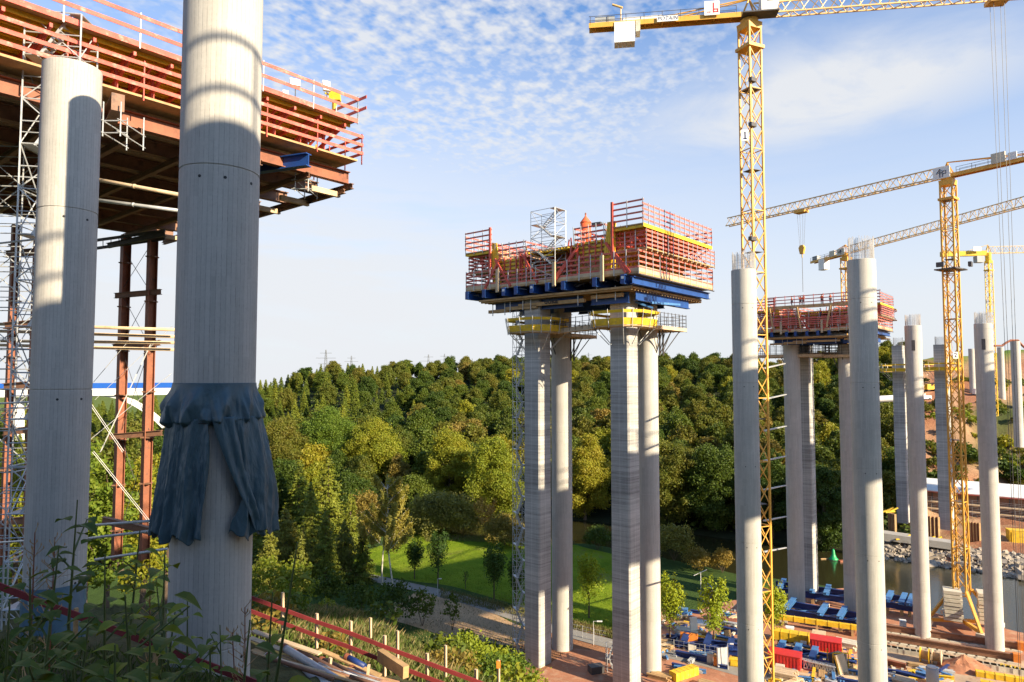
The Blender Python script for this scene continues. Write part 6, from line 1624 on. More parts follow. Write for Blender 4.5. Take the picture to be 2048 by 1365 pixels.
for i, (u, v, lb) in enumerate(((1850, 1326, 'yellow cable spool in the yard, left one of two'), (1874, 1330, 'pale yellow cable spool in the yard, right one of two'))):
    p = G(u, v); r = thing('cable_spool', lb, 'cable spool', p); d = Vector((.8, -.6, 0)); c = p+Vector((0, 0, 1.1))
    for k in (-.55, .55): MB().tube(c+d*(k-.06), c+d*(k+.06), 1.05, 18).build('flange', M['yellow'] if i == 0 else M['paletimber'], r)
    MB().tube(c-d*.5, c+d*.5, .6, 14).build('core', M['timber'], r)
# crane track: dark rails, pale sleepers in a row
for i, (u0, v0, u1, v1, lb) in enumerate(((1745, 1262, 2042, 1304, 'dark steel crane rail on the river side'), (1745, 1280, 2034, 1328, 'dark steel crane rail on the yard side'))):
    a, b_ = along(u0, v0, u1, v1); r = thing('crane_rail', lb, 'crane rail', a); MB().ibeam(V3(a, .85), V3(b_, .85), .5, 1.0, .1).build('rail', M['brown'], r)
    MB().box(V3(b_, .9), (.9, 1.0, 1.2), rz=-.5).build('end_stop', M['orange'], r)
    n = 15
    for k in range(n): MB().box(V3(a.lerp(b_, (k+.5)/n), .16), (1.5, 1.4, .3), rz=-.46).build('sleeper_block', M['offwhite'], r)
a, b_ = along(1740, 1296, 2060, 1352)
for k in range(24):
    rr = random.Random(k); c = a.lerp(b_, (k+.5)/24); o = MB().box(V3(c, .38), (1.55, .9, .75), rz=-.5+rr.uniform(-.06, .06)).build('concrete_block', M['offwhite']); tag(o, 'pale concrete kerb block in the long row along the crane rails', 'concrete block', 'concrete blocks along the crane rails')
# heap of red earth
def heap(name, u, v, R, h, m, label, cat='heap', seed=1, sx=1.5):
    p = G(u, v); mb = MB(); n, rn = 26, 9
    for j in range(rn+1):
        for i in range(n):
            a = 2*math.pi*i/n; q = j/rn; rr = R*q; z = h*(1-q)**1.2*(1+.35*mn.noise(Vector((math.cos(a)*q*3, math.sin(a)*q*3, seed)))) - .1*q
            k = 1+.22*mn.noise(Vector((math.cos(a)*1.4, math.sin(a)*1.4, seed+q)))
            mb.v.append((p.x+rr*k*sx*math.cos(a), p.y+rr*k*math.sin(a), p.z+z+.3*mn.noise(Vector((math.cos(a)*q*9, math.sin(a)*q*9, seed+5)))*(1-q)))
    for j in range(rn):
        for i in range(n): mb.f.append((j*n+i, (j+1)*n+i, (j+1)*n+(i+1) % n, j*n+(i+1) % n)); mb.mi.append(0)
    o = mb.build(name, m); tag(o, label, cat); return o
heap('earth_heap', 1930, 1336, 3.0, 1.9, M['redearth'], 'heap of red earth in front of the ballasted crane base')
heap('earth_heap', 1722, 1268, 2.4, 1.2, M['redearth'], 'low red earth heap behind the thickest column', seed=4)
heap('earth_heap', 1690, 1320, 2.2, 1.1, M['redearth'], 'low red earth heap beside the upper red container', seed=7)
# small yellow digger arm and lattice piece in the yard
a, b_ = along(1605, 1336, 1668, 1350); r = thing('lattice_girder', 'rusty lattice girder lying behind the pale timber', 'girder', a); mb = MB(); lattice(mb, V3(a, .7), V3(b_, .7), (0, 1, 0), (0, 0, 1), 1.0, 1.0, 9, .14, .08); mb.build('girder', M['galv'], r)
p = G(1676, 1336); r = thing('compressor', 'dark site machine with a yellow frame beside the thickest column', 'machine', p); MB().box(p+Vector((0, 0, 1.2)), (2.0, 1.5, 1.6), rz=.4).build('housing', M['darksteel'], r)
mb = MB(); [mb.bar(p+Vector((x, y, .1)), p+Vector((x, y, 2.4)), .12) for x in (-1.1, 1.1) for y in (-.9, .9)]; mb.bar(p+Vector((-1.1, -.9, 2.4)), p+Vector((1.1, -.9, 2.4)), .14); mb.build('frame', M['yellow'], r)
rr = random.Random(303)
YARD = [((1312, 1478), (1225, 1300)), ((1548, 1712), (1290, 1370)), ((1776, 1890), (1330, 1400)), ((1545, 1712), (1215, 1262)), ((1360, 1478), (1300, 1345))]
KINDS = (('steel_beam', 'navy', 'short dark blue beam among the stacks of the building yard', 'steel beam'), ('steel_beam', 'skyblue', 'short light blue beam among the stacks of the building yard', 'steel beam'), ('timber_bundle', 'paletimber', 'small bundle of pale timber in the building yard', 'bundle'),
    ('timber_bundle', 'timber', 'small bundle of brown timber in the building yard', 'bundle'), ('tube_bundle', 'galv', 'small bundle of grey tubes in the building yard', 'bundle'), ('pallet_box', 'offwhite', 'pale pallet box in the building yard', 'box'), ('yellow_beam', 'yellow', 'short yellow beam among the stacks of the building yard', 'beam'))
for i in range(130):
    (u0, u1), (v0, v1) = YARD[rr.choice((0, 0, 1, 1, 1, 2, 3, 4))]; p = G(rr.uniform(u0, u1), rr.uniform(v0, v1)); nm, mk, lb, ct = KINDS[rr.choice((0, 0, 1, 2, 2, 3, 3, 3, 4, 4, 5, 6, 6))]
    a = rr.choice((-.45, -.45, -.3, 1.1, .6))+rr.uniform(-.12, .12); d = Vector((math.cos(a), math.sin(a), 0)); L = rr.uniform(1.4, 4.5); mb = MB()
    if 'beam' in nm: mb.ibeam(V3(p, .35)-d*L/2, V3(p, .35)+d*L/2, .4, .5, .08)
    elif nm == 'pallet_box': mb.box(V3(p, .55), (1.2, .9, .8), rz=a); [mb.box(V3(p, .07)+Vector((-d.y, d.x, 0))*q, (1.25, .12, .14), rz=a) for q in (-.38, 0, .38)]
    else:
        n = Vector((-d.y, d.x, 0))
        for j in range(4):
            for k in range(3): q = rr.uniform(-.25, .25); o_ = n*((j-1.5)*.2)+d*q; (mb.bar(V3(p, .12+k*.17)-d*L/2+o_, V3(p, .12+k*.17)+d*L/2+o_, .17, .13) if nm == 'timber_bundle' else mb.tube(V3(p, .12+k*.17)-d*L/2+o_, V3(p, .12+k*.17)+d*L/2+o_, .07, 6))
    tag(mb.build(nm, M[mk]), lb, ct, 'small stacks of the building yard')
# scattered site litter: nobody could count it
lit = [MB() for _ in range(4)]; rr = random.Random(77)
for i in range(420):
    u, v = rr.choice(((rr.uniform(1310, 1480), rr.uniform(1222, 1318)), (rr.uniform(1545, 1712), rr.uniform(1290, 1365)), (rr.uniform(1775, 1900), rr.uniform(1335, 1400)), (rr.uniform(1560, 1712), rr.uniform(1345, 1400))))
    p = G(u, v); s = rr.uniform(.15, .8); lit[rr.randrange(4)].box(p+Vector((0, 0, .12+s*.12)), (s*rr.uniform(.6, 3), s*.6, .15+s*.3), rz=rr.uniform(0, 3))
for mb, mk in zip(lit, ('offwhite', 'timber', 'galv', 'skyblue')): stuff(mb.build('site_debris', M[mk]), {'offwhite': 'pale rubble', 'timber': 'wood offcuts', 'galv': 'grey metal bits', 'skyblue': 'light blue scraps'}[mk]+' scattered between the stacks of the building yard', 'debris')
# steps of red-ground site: small scaffold, planks near the middle pier
p = G(1215, 1345); q = p; stair_tower('scaffold_stair', 'short scaffold tower on the red ground beside the right square column', (q.x, q.y), (1, 0, 0), (0, 1, 0), 1.2, 1.6, FLOOR, FLOOR+3.6, 1.8, M['galv'], detail=1, tube=.05)
p = G(1192, 1345); o = MB().box(p+Vector((0, 0, .5)), (2.0, 1.4, 1.0), rz=.3).build('mesh_cage', M['darksteel']); tag(o, 'dark low cage on the red ground between the middle columns', 'cage')
# street lamps, mesh fence on the path
def street_lamp(u, vb, vt, label, dx):
    p = G(u, vb); h = P(u, vt, p.y).z - p.z; r = thing('street_lamp', label, 'street lamp', p); MB().tube(p, p+Vector((0, 0, h)), .07, 8, .05).build('post', M['galv'], r)
    MB().bar(p+Vector((0, 0, h)), p+Vector((dx, -.2, h+.05)), .06).build('arm', M['galv'], r); MB().bar(p+Vector((dx*.6, -.1, h+.04)), p+Vector((dx*1.5, -.3, h+.09)), .3, .12).build('lamp_head', M['white'], r)
street_lamp(875, 1190, 1158, 'short pale street lamp in front of the dark young tree on the meadow', .5)
street_lamp(1187, 1290, 1243, 'thin street lamp beside the path between the middle column pairs', .9)
street_lamp(1456, 1340, 1288, 'pale lamp post behind the slim round column at the path', .5)
def mesh_fence(pts, label):
    r = thing('mesh_fence', label, 'fence', G(*pts[0]))
    for (u0, v0), (u1, v1) in zip(pts, pts[1:]):
        a, b_ = along(u0, v0, u1, v1); MB().tube(a, V3(a, 2.0), .045, 5).build('post', M['galv'], r); w = MB()
        for z in (.15, .7, 1.3, 1.9): w.tube(V3(a, z), V3(b_, z), .018, 4)
        n = int((b_-a).length/.7)
        for i in range(n): c = a.lerp(b_, i/n); w.tube(V3(c, .1), V3(c, 1.95), .012, 3)
        w.build('wire_mesh', M['galv'], r)
mesh_fence([(1142, 1272), (1165, 1277), (1188, 1283), (1212, 1288)], 'wire mesh fence between the path and the meadow by the middle columns')
mesh_fence([(1322, 1300), (1348, 1306), (1378, 1311), (1410, 1316), (1440, 1322)], 'wire mesh fence along the blue beams right of the middle pier')
# buoy and a float in the river
p = G(1667, 1120, WATER); r = thing('buoy', 'green cone buoy floating in the river', 'buoy', p); MB().lathe([(1.0, -.2), (1.05, .25), (.75, .5), (.4, 1.3), (.3, 2.2), (.12, 2.5)], 18, p).build('cone', M['green'], r, smooth=True)
MB().lathe([(1.15, -.25), (1.15, .08)], 18, p).build('float', M['darksteel'], r)
p = G(1685, 1124, WATER); o = MB().box(p+Vector((0, 0, .1)), (1.8, .9, .5), rz=.2).build('work_float', M['rust']); tag(o, 'small rusty float beside the green buoy', 'float')
p = G(1655, 1119, WATER); o = MB().bar(p+Vector((-1.6, 0, .05)), p+Vector((1.2, .3, .05)), .35, .3).build('drift_log', M['timber']); tag(o, 'drifting log left of the green buoy', 'log')

# ------------------------------------------------------------------ far bank: stones, hall with white roof, sheet piles
rng = np.random.default_rng(21)
base8 = np.array([(x, y, z) for z in (-1, 1) for y in (-1, 1) for x in (-1, 1)], float)
fq = [(0, 2, 3, 1), (4, 5, 7, 6), (0, 1, 5, 4), (2, 6, 7, 3), (0, 4, 6, 2), (1, 3, 7, 5)]
rv, rf_ = [], []
for i in range(3400):
    u = rng.uniform(.52, .86); f = lerp_tab(u, RB_FAR); y = f + rng.uniform(-3, 13); x = u*y; s = min(1.0, .2*math.exp(rng.normal(.25, .5)))
    q = base8*(1+rng.normal(0, .2, (8, 1)))*s*np.array((1, .8, .65))*rng.uniform(.7, 1.3, 3); a, b_ = rng.uniform(0, 6.28), rng.uniform(-.8, .8)
    Rz = np.array(((math.cos(a), -math.sin(a), 0), (math.sin(a), math.cos(a), 0), (0, 0, 1))); Rx = np.array(((1, 0, 0), (0, math.cos(b_), -math.sin(b_)), (0, math.sin(b_), math.cos(b_))))
    z = max(WATER-.1, terrain(x, y)) + rng.uniform(0, .45)
    o = len(rv); rv += [tuple(p) for p in (q @ Rx.T @ Rz.T + np.array((x, y, z)))]; rf_ += [tuple(o+k for k in f_) for f_ in fq]
me = bpy.data.meshes.new('riprap_stones'); me.from_pydata(rv, [], rf_); me.materials.append(M['stone']); me.update()
o = bpy.data.objects.new('riprap_stones', me); SC.collection.objects.link(o); stuff(o, 'pale quarry stones lining the far river bank', 'stones')
def q3(u, v, Y): return P(u, v, Y)
A_, B_ = q3(1752, 968, 212), q3(2120, 998, 186); d = (B_-A_); d.z = 0; d.normalize(); n = Vector((-d.y, d.x, 0))
if n.y < 0: n = -n
hall = thing('site_hall', 'long low hall with a white roof on the far bank behind the columns', 'hall', Vector((A_.x, A_.y, -41)))
mb = MB(); zt1 = A_.z; mb.quadbox([A_-n*.6-Vector((0, 0, .8)), B_-n*.6-Vector((0, 0, .8)), B_+n*6-Vector((0, 0, -1.9)), A_+n*6-Vector((0, 0, -1.9)), A_-n*.6-Vector((0, 0, .55)), B_-n*.6-Vector((0, 0, .55)), B_+n*6+Vector((0, 0, 2.2)), A_+n*6+Vector((0, 0, 2.2))]); mb.build('roof', M['white'], hall)
mb = MB(); mb.quadbox([Vector((p.x, p.y, -40)) for p in (A_, B_, B_+n*5, A_+n*5)]+[Vector((p.x, p.y, p.z-.9)) for p in (A_, B_, B_+n*5, A_+n*5)]); mb.build('wall', M['brown'], hall)
mb = MB(); mb.bar(A_-n*.62-Vector((0, 0, .9)), B_-n*.62-Vector((0, 0, .9)), .1, .3); mb.build('fascia', M['redwood'], hall)
L = (B_-A_).length
for i in range(13):
    c = A_.lerp(B_, i/12)-n*.1; MB().bar(Vector((c.x, c.y, -40)), c-Vector((0, 0, .9)), .25).build('post', M['darksteel'], hall)
for k, (zo, m) in enumerate(((-3.6, 'paletimber'), (-5.4, 'paletimber'), (-6.8, 'timber'))):   # working galleries before the hall
    a, b_ = A_-n*(1.8+k*1.2)+Vector((0, 0, zo)), B_-n*(1.8+k*1.2)+Vector((0, 0, zo)); r = thing('work_gallery', ['upper', 'middle', 'lower'][k]+' timber gallery in front of the white roofed hall', 'gallery', Vector((a.x, a.y, -41)))
    MB().bar(a, b_, 1.6, .35).build('deck', M[m], r); rail_run(r, b_+Vector((0, 0, .2))-n*.8, a+Vector((0, 0, .2))-n*.8, 1.3, 3, 5, M['galv'], M['galv'], .07, sub=True)
    for i in range(18): c = a.lerp(b_, (i+.5)/18); MB().bar(Vector((c.x, c.y, -40.5)), c-Vector((0, 0, .2)), .3).build('pile', M['brown'] if i % 3 else M['rust'], r)
for i, (u0, u1, v, lb) in enumerate(((1845, 1880, 1068, 'rusty sheet piles between the far bank columns'), (1935, 1962, 1080, 'rusty sheet piles right of the second crane mast'), (1778, 1792, 1062, 'rusty piles left of the far stair tower'))):
    p0, p1 = q3(u0, v, 176), q3(u1, v+4, 174); r = thing('sheet_piling', lb, 'sheet piles', p0); k = 9
    for j in range(k): c = p0.lerp(p1, (j+.5)/k); MB().box(c+Vector((0, .2*(j % 2), 1.6)), (.5, .3, 6.0)).build('sheet_pile', M['rust'] if j % 2 else M['timber'], r)
mb = MB(); a, b_ = q3(1765, 1070, 173), q3(1915, 1092, 166); mb.bar(a, b_, 4.0, 1.6); tag(mb.build('pier_footing', M['oldconc']), 'long grey concrete footing under the far bank square columns', 'footing')
for i, (u, v, lb) in enumerate(((1812, 1080, 'yellow trestle by the far bank stair tower foot'), (1868, 1084, 'yellow struts at the foot of the sunlit far bank column'), (1780, 1026, 'yellow and red formwork left of the far stair tower'))):
    p = q3(u, v, 170); r = thing('trestle', lb, 'trestle', p); 
    for k in range(6): c = p+Vector((random.Random(k+u).uniform(-1.6, 1.6), random.Random(k).uniform(-.5, .5), .35)); MB().bar(c-Vector((1.2, 0, .2)), c+Vector((1.2, .2, .4*(k % 3))), .3).build('strut', M['yellow'], r)
# green pipe, machines on the terraces of the cutting
mb = MB(); mb.tube(q3(1752, 799, 215), q3(1792, 797, 214), 1.0, 12); tag(mb.build('pipe', M['white']), 'pale pipe left of the far square column', 'pipe')
mb = MB(); [mb.tube(a, b_, .35, 6) for a, b_ in zip([q3(u, v, 222) for u, v in ((1988, 692), (2004, 692), (2012, 686), (2022, 681), (2036, 681), (2043, 690), (2052, 698))], [q3(u, v, 222) for u, v in ((2004, 692), (2012, 686), (2022, 681), (2036, 681), (2043, 690), (2052, 698), (2060, 704))])]; tag(mb.build('pump_boom', M['rust']), 'red curved pump boom arching over the pale edge column', 'pump boom')
rr = random.Random(5)
for i, (u, v, Y, mk, lb) in enumerate(((1862, 792, 300, 'yellow', 'small yellow excavator on the terrace of the brown cutting'), (1958, 794, 296, 'white', 'white site van on the terrace below the thin pale columns'), (1850, 800, 290, 'white', 'white site truck left of the yellow excavator'), (1982, 806, 280, 'yellow', 'yellow roller on the terrace by the right picture edge'))):
    p = q3(u, v, Y); p.z = terrain(p.x, p.y); r = thing('site_vehicle', lb, 'vehicle', p); w = MB()
    MB().box(p+Vector((0, 0, 1.3)), (4.6, 2.0, 1.4), rz=.1).build('body', M[mk], r); MB().box(p+Vector((-1.2, 0, 2.4)), (1.7, 1.8, 1.1), rz=.1).build('cab', M[mk], r)
    for x in (-1.5, 1.5): MB().tube(p+Vector((x, -1.1, .5)), p+Vector((x, 1.1, .5)), .55, 12).build('wheel', M['black'], r)
    if i == 0: MB().path([p+Vector((.8, 0, 2)), p+Vector((3.2, 0, 4.4)), p+Vector((5.2, 0, 2.2)), p+Vector((5, 0, .9))], .22).build('arm', M['yellow'], r)
tree_meshes('slope0', bush(901, 2.6, 2.6, nl=12, per=30, size=.4), M['l_hill']); tree_meshes('slope1', bush(902, 2.2, 2.4, nl=12, per=30, size=.4), M['l_yellow']); tree_meshes('slope2', bush(903, 3.4, 3.2, nl=14, per=24, size=.5), M['l_dark'])
for i in range(150):
    u = rr.uniform(.58, .86); Y = rr.choice((rr.uniform(210, 230), rr.uniform(214, 236), rr.uniform(236, 262), rr.uniform(268, 285), rr.uniform(300, 340))); x = u*Y
    k = rr.randrange(3) if Y < 240 else rr.randrange(2)
    put_tree('scrub_bush', f'slope{k}', (x, Y, terrain(x, Y)-.3), rr.uniform(0, 6), rr.uniform(.7, 1.4), ['olive scrub bush on the slopes of the brown cutting', 'yellowish scrub bush on the slopes of the brown cutting', 'dark scrub bush below the brown cutting behind the hall'][k], 'bush', 'scrub bushes of the cutting')

# electricity pylons on the ridge
def pylon(u, vt, label, Y=820, k=1.0):
    top = P(u, vt, Y); p = Vector((top.x, Y, top.z-30*k)); r = thing('electricity_pylon', label, 'pylon', p)
    mb = MB(); w = .3
    for sx in (-1, 1):
        for sy in (-1, 1): mb.bar(p+Vector((sx*3*k, sy*3*k, -14)), p+Vector((sx*.4, sy*.4, 30*k)), w)
    for i in range(9):
        z0_, z1_ = -14+i*(44/9)*k, -14+(i+1)*(44/9)*k; f0, f1 = 3*k*(1-(z0_+14)/(44*k+.1))+.4, 3*k*(1-(z1_+14)/(44*k+.1))+.4
        mb.bar(p+Vector((-f0, -f0, z0_)), p+Vector((f1, -f1, z1_)), w*.6); mb.bar(p+Vector((f0, -f0, z0_)), p+Vector((-f1, -f1, z1_)), w*.6)
    mb.build('lattice_tower', M['pylon'], r)
    for z, l in ((13*k, 9*k), (20*k, 12*k), (26*k, 7*k)): MB().bar(p+Vector((-l, 0, z)), p+Vector((l, 0, z)), .45).build('cross_arm', M['pylon'], r)
pylon(652, 700, 'largest electricity pylon on the wooded ridge, left of the others'); pylon(703, 712, 'small electricity pylon just right of the largest one', 950, .8); pylon(857, 709, 'electricity pylon on the ridge with wide arms, left of its neighbour', 900, .9); pylon(889, 708, 'narrow electricity pylon close to its wide armed neighbour', 1000, .9)
pylon(1177, 706, 'faint electricity pylon seen between the middle pier columns', 1000, .8)

# ------------------------------------------------------------------ near hillside: fences, pipes, stakes
def board_fence(posts, label, m=M['redwood'], rails=((0.0, .18), (-.62, .18)), base=None):
    """posts: (u, v of the top board, Y, post top v)"""
    pts = [P(u, v, Y) for (u, v, Y) in posts]; r = thing('board_fence', label, 'fence', (pts[0].x, pts[0].y, pts[0].z-1.4))
    for dz, h in rails:
        mb = MB()
        for a, b_ in zip(pts, pts[1:]): mb.bar(a+Vector((0, -.05, dz)), b_+Vector((0, -.05, dz)), .045, h)
        mb.build('board', m, r)
    return r, pts
MRD = mat('dark_red_board', (.24, .03, .03), .7, .25, 1.2, c2=(.22, .05, .045), patch=(.5, .62))
r, pts = board_fence([(440, 1172, 33.5), (633, 1243, 32), (701, 1266, 31.4), (769, 1293, 30.8), (854, 1325, 30.2), (952, 1362, 29.6), (1060, 1404, 29)], 'dark red two board fence running down the hillside right of the tarpaulin column', MRD)
for (u, vt_, vb_, Y) in ((565, 1186, 1240, 32.6), (633, 1228, 1275, 32.05), (701, 1243, 1312, 31.45), (769, 1272, 1330, 30.85), (854, 1308, 1357, 30.25), (952, 1340, 1390, 29.65)):
    a, b_ = P(u, vb_, Y), P(u, vt_, Y); MB().bar(a-Vector((0, -.04, .5)), b_+Vector((0, .04, 0)), .14, .1).build('post', M['paletimber'], r)
for i, (u, vt_, vb_, lb) in enumerate(((795, 1262, 1305, 'wooden stake behind the red fence, farthest left'), (891, 1291, 1340, 'wooden stake behind the red fence beside the brambles'), (997, 1321, 1380, 'wooden stake with orange top at the bramble bush'), (741, 1236, 1262, 'short wooden stake behind the tallest fence post'))):
    Y = 34+i; mb = MB(); mb.bar(P(u, vb_+14, Y), P(u, vt_, Y), .13, .1); o = mb.build('wooden_stake', M['paletimber']); tag(o, lb, 'stake')
    if i == 2: b_ = P(u, vt_+8, Y); MB().box(b_, (.2, .18, .35)).build('painted_top', M['orange'], o)
r, pts = board_fence([(-60, 1148, 20.5), (82, 1203, 20.6), (240, 1262, 20.4), (380, 1315, 20.2), (520, 1368, 20)], 'dark red guard board in front of the two near columns, half hidden by weeds', MRD, ((0, .2),))
for (u, v, Y) in ((-40, 1155, 20.5), (150, 1228, 20.6), (310, 1288, 20.4), (470, 1348, 20.2)): a = P(u, v, Y); MB().bar(a-Vector((0, -.05, 1.3)), a+Vector((0, .05, .15)), .12, .1).build('post', M['timber'], r)
for i, (u0, v0, u1, v1, Y0, Y1, rad, mk, lb) in enumerate(((534, 1312, 700, 1392, 29, 26, .15, 'white', 'long white steel pipe lying nearest the tarpaulin column'), (566, 1294, 740, 1400, 29.5, 26, .15, 'galv', 'grey steel pipe lying beside the long white pipe'),
        (590, 1300, 780, 1395, 30, 27, .12, 'brown', 'brown steel pipe in the pipe stack below the red fence'), (640, 1318, 830, 1404, 30, 27, .11, 'brown', 'second brown pipe nearer the red fence'), (700, 1338, 800, 1388, 29.8, 28, .17, 'rust', 'short rusty pipe with pale end below the fence'),
        (690, 1312, 730, 1334, 30.5, 30, .13, 'navy', 'short dark pipe end under the red fence'))):
    a, b_ = P(u0, v0, Y0), P(u1, v1, Y1); mb = MB(); mb.tube(a, b_, rad, 14); d = (b_-a).normalized(); o = mb.build('steel_pipe', M[mk], smooth=True); tag(o, lb, 'pipe')
    mb = MB(); mb.tube(a+d*.05, a+d*.2, rad+.02, 14); mb.build('collar', M['rust'], o); 
    if o.children: o.children[0].location = (0, 0, 0)
for i, (u0, v0, u1, v1, Y, lb) in enumerate(((505, 1262, 640, 1308, 31, 'pale plank on the slope behind the white pipes, upper'), (500, 1276, 620, 1322, 30.5, 'pale plank on the slope behind the white pipes, middle'), (505, 1300, 570, 1330, 30, 'brown plank on the slope behind the white pipes, lowest'), (640, 1300, 760, 1352, 31, 'thin plank leaning between the brown pipes'), (760, 1310, 812, 1345, 30.6, 'dark shoring board set below the red fence'))):
    mb = MB(); mb.bar(P(u0, v0, Y), P(u1, v1, Y-1.5), .28, .06 if i < 4 else .5); tag(mb.build('plank', M['paletimber'] if i < 2 else M['timber']), lb, 'plank')
for i, (u, vt_, vb_) in enumerate(((657, 1316, 1352), (734, 1330, 1362))): mb = MB(); mb.bar(P(u, vb_, 29), P(u+4, vt_, 29), .14, .1); tag(mb.build('wooden_stake', M['paletimber']), ['short stake holding the brown pipes, left one', 'short stake holding the brown pipes, right one'][i], 'stake')

rr = random.Random(12)
for i in range(26):
    u0 = rr.uniform(500, 700); v0 = 1262+(u0-500)*.34+rr.uniform(0, 70); Y = rr.uniform(27.5, 30.5); L = rr.uniform(1.6, 4.2); a = P(u0, v0, Y); a.z = terrain(a.x, a.y)+.1+rr.uniform(0, .2); x1, y1 = a.x+L*.9, a.y-L*.42+rr.uniform(-.4, .4); b_ = Vector((x1, y1, terrain(x1, y1)+.12+rr.uniform(0, .15)))
    mb = MB(); k = rr.random()
    if k < .45: mb.tube(a, b_, rr.uniform(.05, .11), 10); tag(mb.build('steel_pipe', M[rr.choice(('brown', 'galv', 'rust', 'brown'))], smooth=True), 'thin loose pipe in the heap below the red fence', 'pipe', 'loose pipes and laths below the red fence')
    else: mb.bar(a, b_, rr.uniform(.1, .25), .05); tag(mb.build('timber_lath', M[rr.choice(('timber', 'paletimber', 'timber'))]), 'loose timber lath in the heap below the red fence', 'lath', 'loose pipes and laths below the red fence')
# grass of the hillside: nobody could count it
def grass_patch(name, n, region, hmin, hmax, mats, label, width=.02, seed=1):
    rng = np.random.default_rng(seed); V = []
    for i in range(n):
        x, y = region(rng); z = terrain(x, y); h = rng.uniform(hmin, hmax); a = rng.uniform(0, 6.28); w = width*rng.uniform(.6, 1.4)
        l = rng.normal(0, .35, 2)*h; s = np.array((math.cos(a), math.sin(a), 0))*w
        b_ = np.array((x, y, z-.05)); m_ = b_+np.array((l[0]*.4, l[1]*.4, h*.6)); tp_ = b_+np.array((l[0], l[1], h))
        V.append((b_-s, b_+s, m_+s*.8, tp_)); 
    V = np.array(V); me = leaf_mesh(name, V, rng.random(len(V)), mats); o = bpy.data.objects.new(name, me); SC.collection.objects.link(o); stuff(o, label, 'grass'); return o
M['l_grass'] = leaf_mat('hillside_grass_blades', [(.04, .07, .015), (.08, .12, .02), (.16, .15, .05), (.24, .19, .09)], trans=.15)
M['l_dry'] = leaf_mat('dry_grass_blades', [(.16, .14, .05), (.26, .20, .09), (.34, .25, .12)], trans=.15)
def reg_near(rng):
    y = rng.uniform(2.2, 22)**1.0; u = rng.uniform(-.95, -.28) if y < 14 else rng.uniform(-.9, -.33); return u*y, y
def reg_slope(rng):
    y = rng.uniform(33.5, 112); return rng.uniform(-.42, .02 if y > 50 else .06)*y, y
def reg_tuft(rng):
    k = int(rng.integers(0, 260)); r_ = random.Random(k*13+1); y = r_.uniform(34, 105); x = r_.uniform(-.40, -.08 if y < 60 else -.12)*y; return x+rng.normal(0, .5), y+rng.normal(0, .5)
grass_patch('foreground_grass', 9000, reg_near, .15, .6, [M['l_grass']], 'dark uncut grass in front of the near columns', .008, 2)
grass_patch('hillside_grass', 34000, reg_slope, .25, .8, [M['l_grass']], 'rough grass on the shaded hillside below the red fence', .035, 3)
grass_patch('grass_tufts', 9000, reg_tuft, .3, .9, [M['l_dry']], 'taller dry grass tufts on the hillside', .03, 4)
def reg_dirt(rng):
    u, v = rng.uniform(765, 1060), rng.uniform(1188, 1285); p = G(u, v); return p.x, p.y
grass_patch('dirt_weeds', 3500, reg_dirt, .1, .45, [M['l_dry']], 'dry weeds sprouting on the bare dirt patch', .04, 6)
def reg_mead(rng):
    e = rng.integers(0, 2); 
    if e: u, v = rng.uniform(880, 1240), 0; v = 1188+(u-880)*.24+rng.uniform(-10, 8)
    else: u = rng.uniform(850, 1150); v = 1078+abs(u-900)*.03+rng.uniform(-9, 5)
    p = G(u, v); return p.x, p.y
grass_patch('verge_grass', 9000, reg_mead, .2, .8, [M['l_grass']], 'longer verge grass along the meadow and the path', .05, 7)
M['l_lawn'] = leaf_mat('meadow_grass_blades', [(.07, .13, .01), (.14, .21, .012), (.22, .26, .03), (.26, .24, .07)], trans=.2)
MEAD = [(690, 1118), (840, 1062), (1040, 1082), (1150, 1090), (1235, 1112), (1300, 1165), (1275, 1235), (1230, 1262), (1050, 1215), (900, 1172), (740, 1150)]
def in_poly(u, v):
    c = False
    for (x0, y0), (x1, y1) in zip(MEAD, MEAD[1:]+MEAD[:1]):
        if (y0 > v) != (y1 > v) and u < (x1-x0)*(v-y0)/(y1-y0)+x0: c = not c
    return c
def reg_lawn(rng):
    while True:
        u, v = rng.uniform(690, 1300), rng.uniform(1062, 1262)
        if in_poly(u, v) and mnz(u*.018, v*.05)+rng.uniform(-.5, .5) > -.05: p = G(u, v); return p.x, p.y
grass_patch('meadow_grass', 26000, reg_lawn, .1, .34, [M['l_lawn']], 'short uneven grass of the valley meadow', .05, 8)
rr = random.Random(31)
for i in range(26):
    u, Y = rr.uniform(-.40, .0), rr.uniform(34, 112); x = u*Y; k = 'thk%d' % (i % 3)
    tree_meshes(k, bush(950+i % 3, 1.5, 1.3, nl=10, per=70, size=.17), M[('l_dark', 'l_brown', 'l_green')[i % 3]])
    put_tree('shrub', k, (x, Y, terrain(x, Y)-.15), rr.uniform(0, 6), rr.uniform(.6, 1.6), ['dark low shrub on the shaded hillside', 'brownish low shrub on the shaded hillside', 'green low shrub on the shaded hillside'][i % 3], 'shrub', 'low shrubs on the hillside')
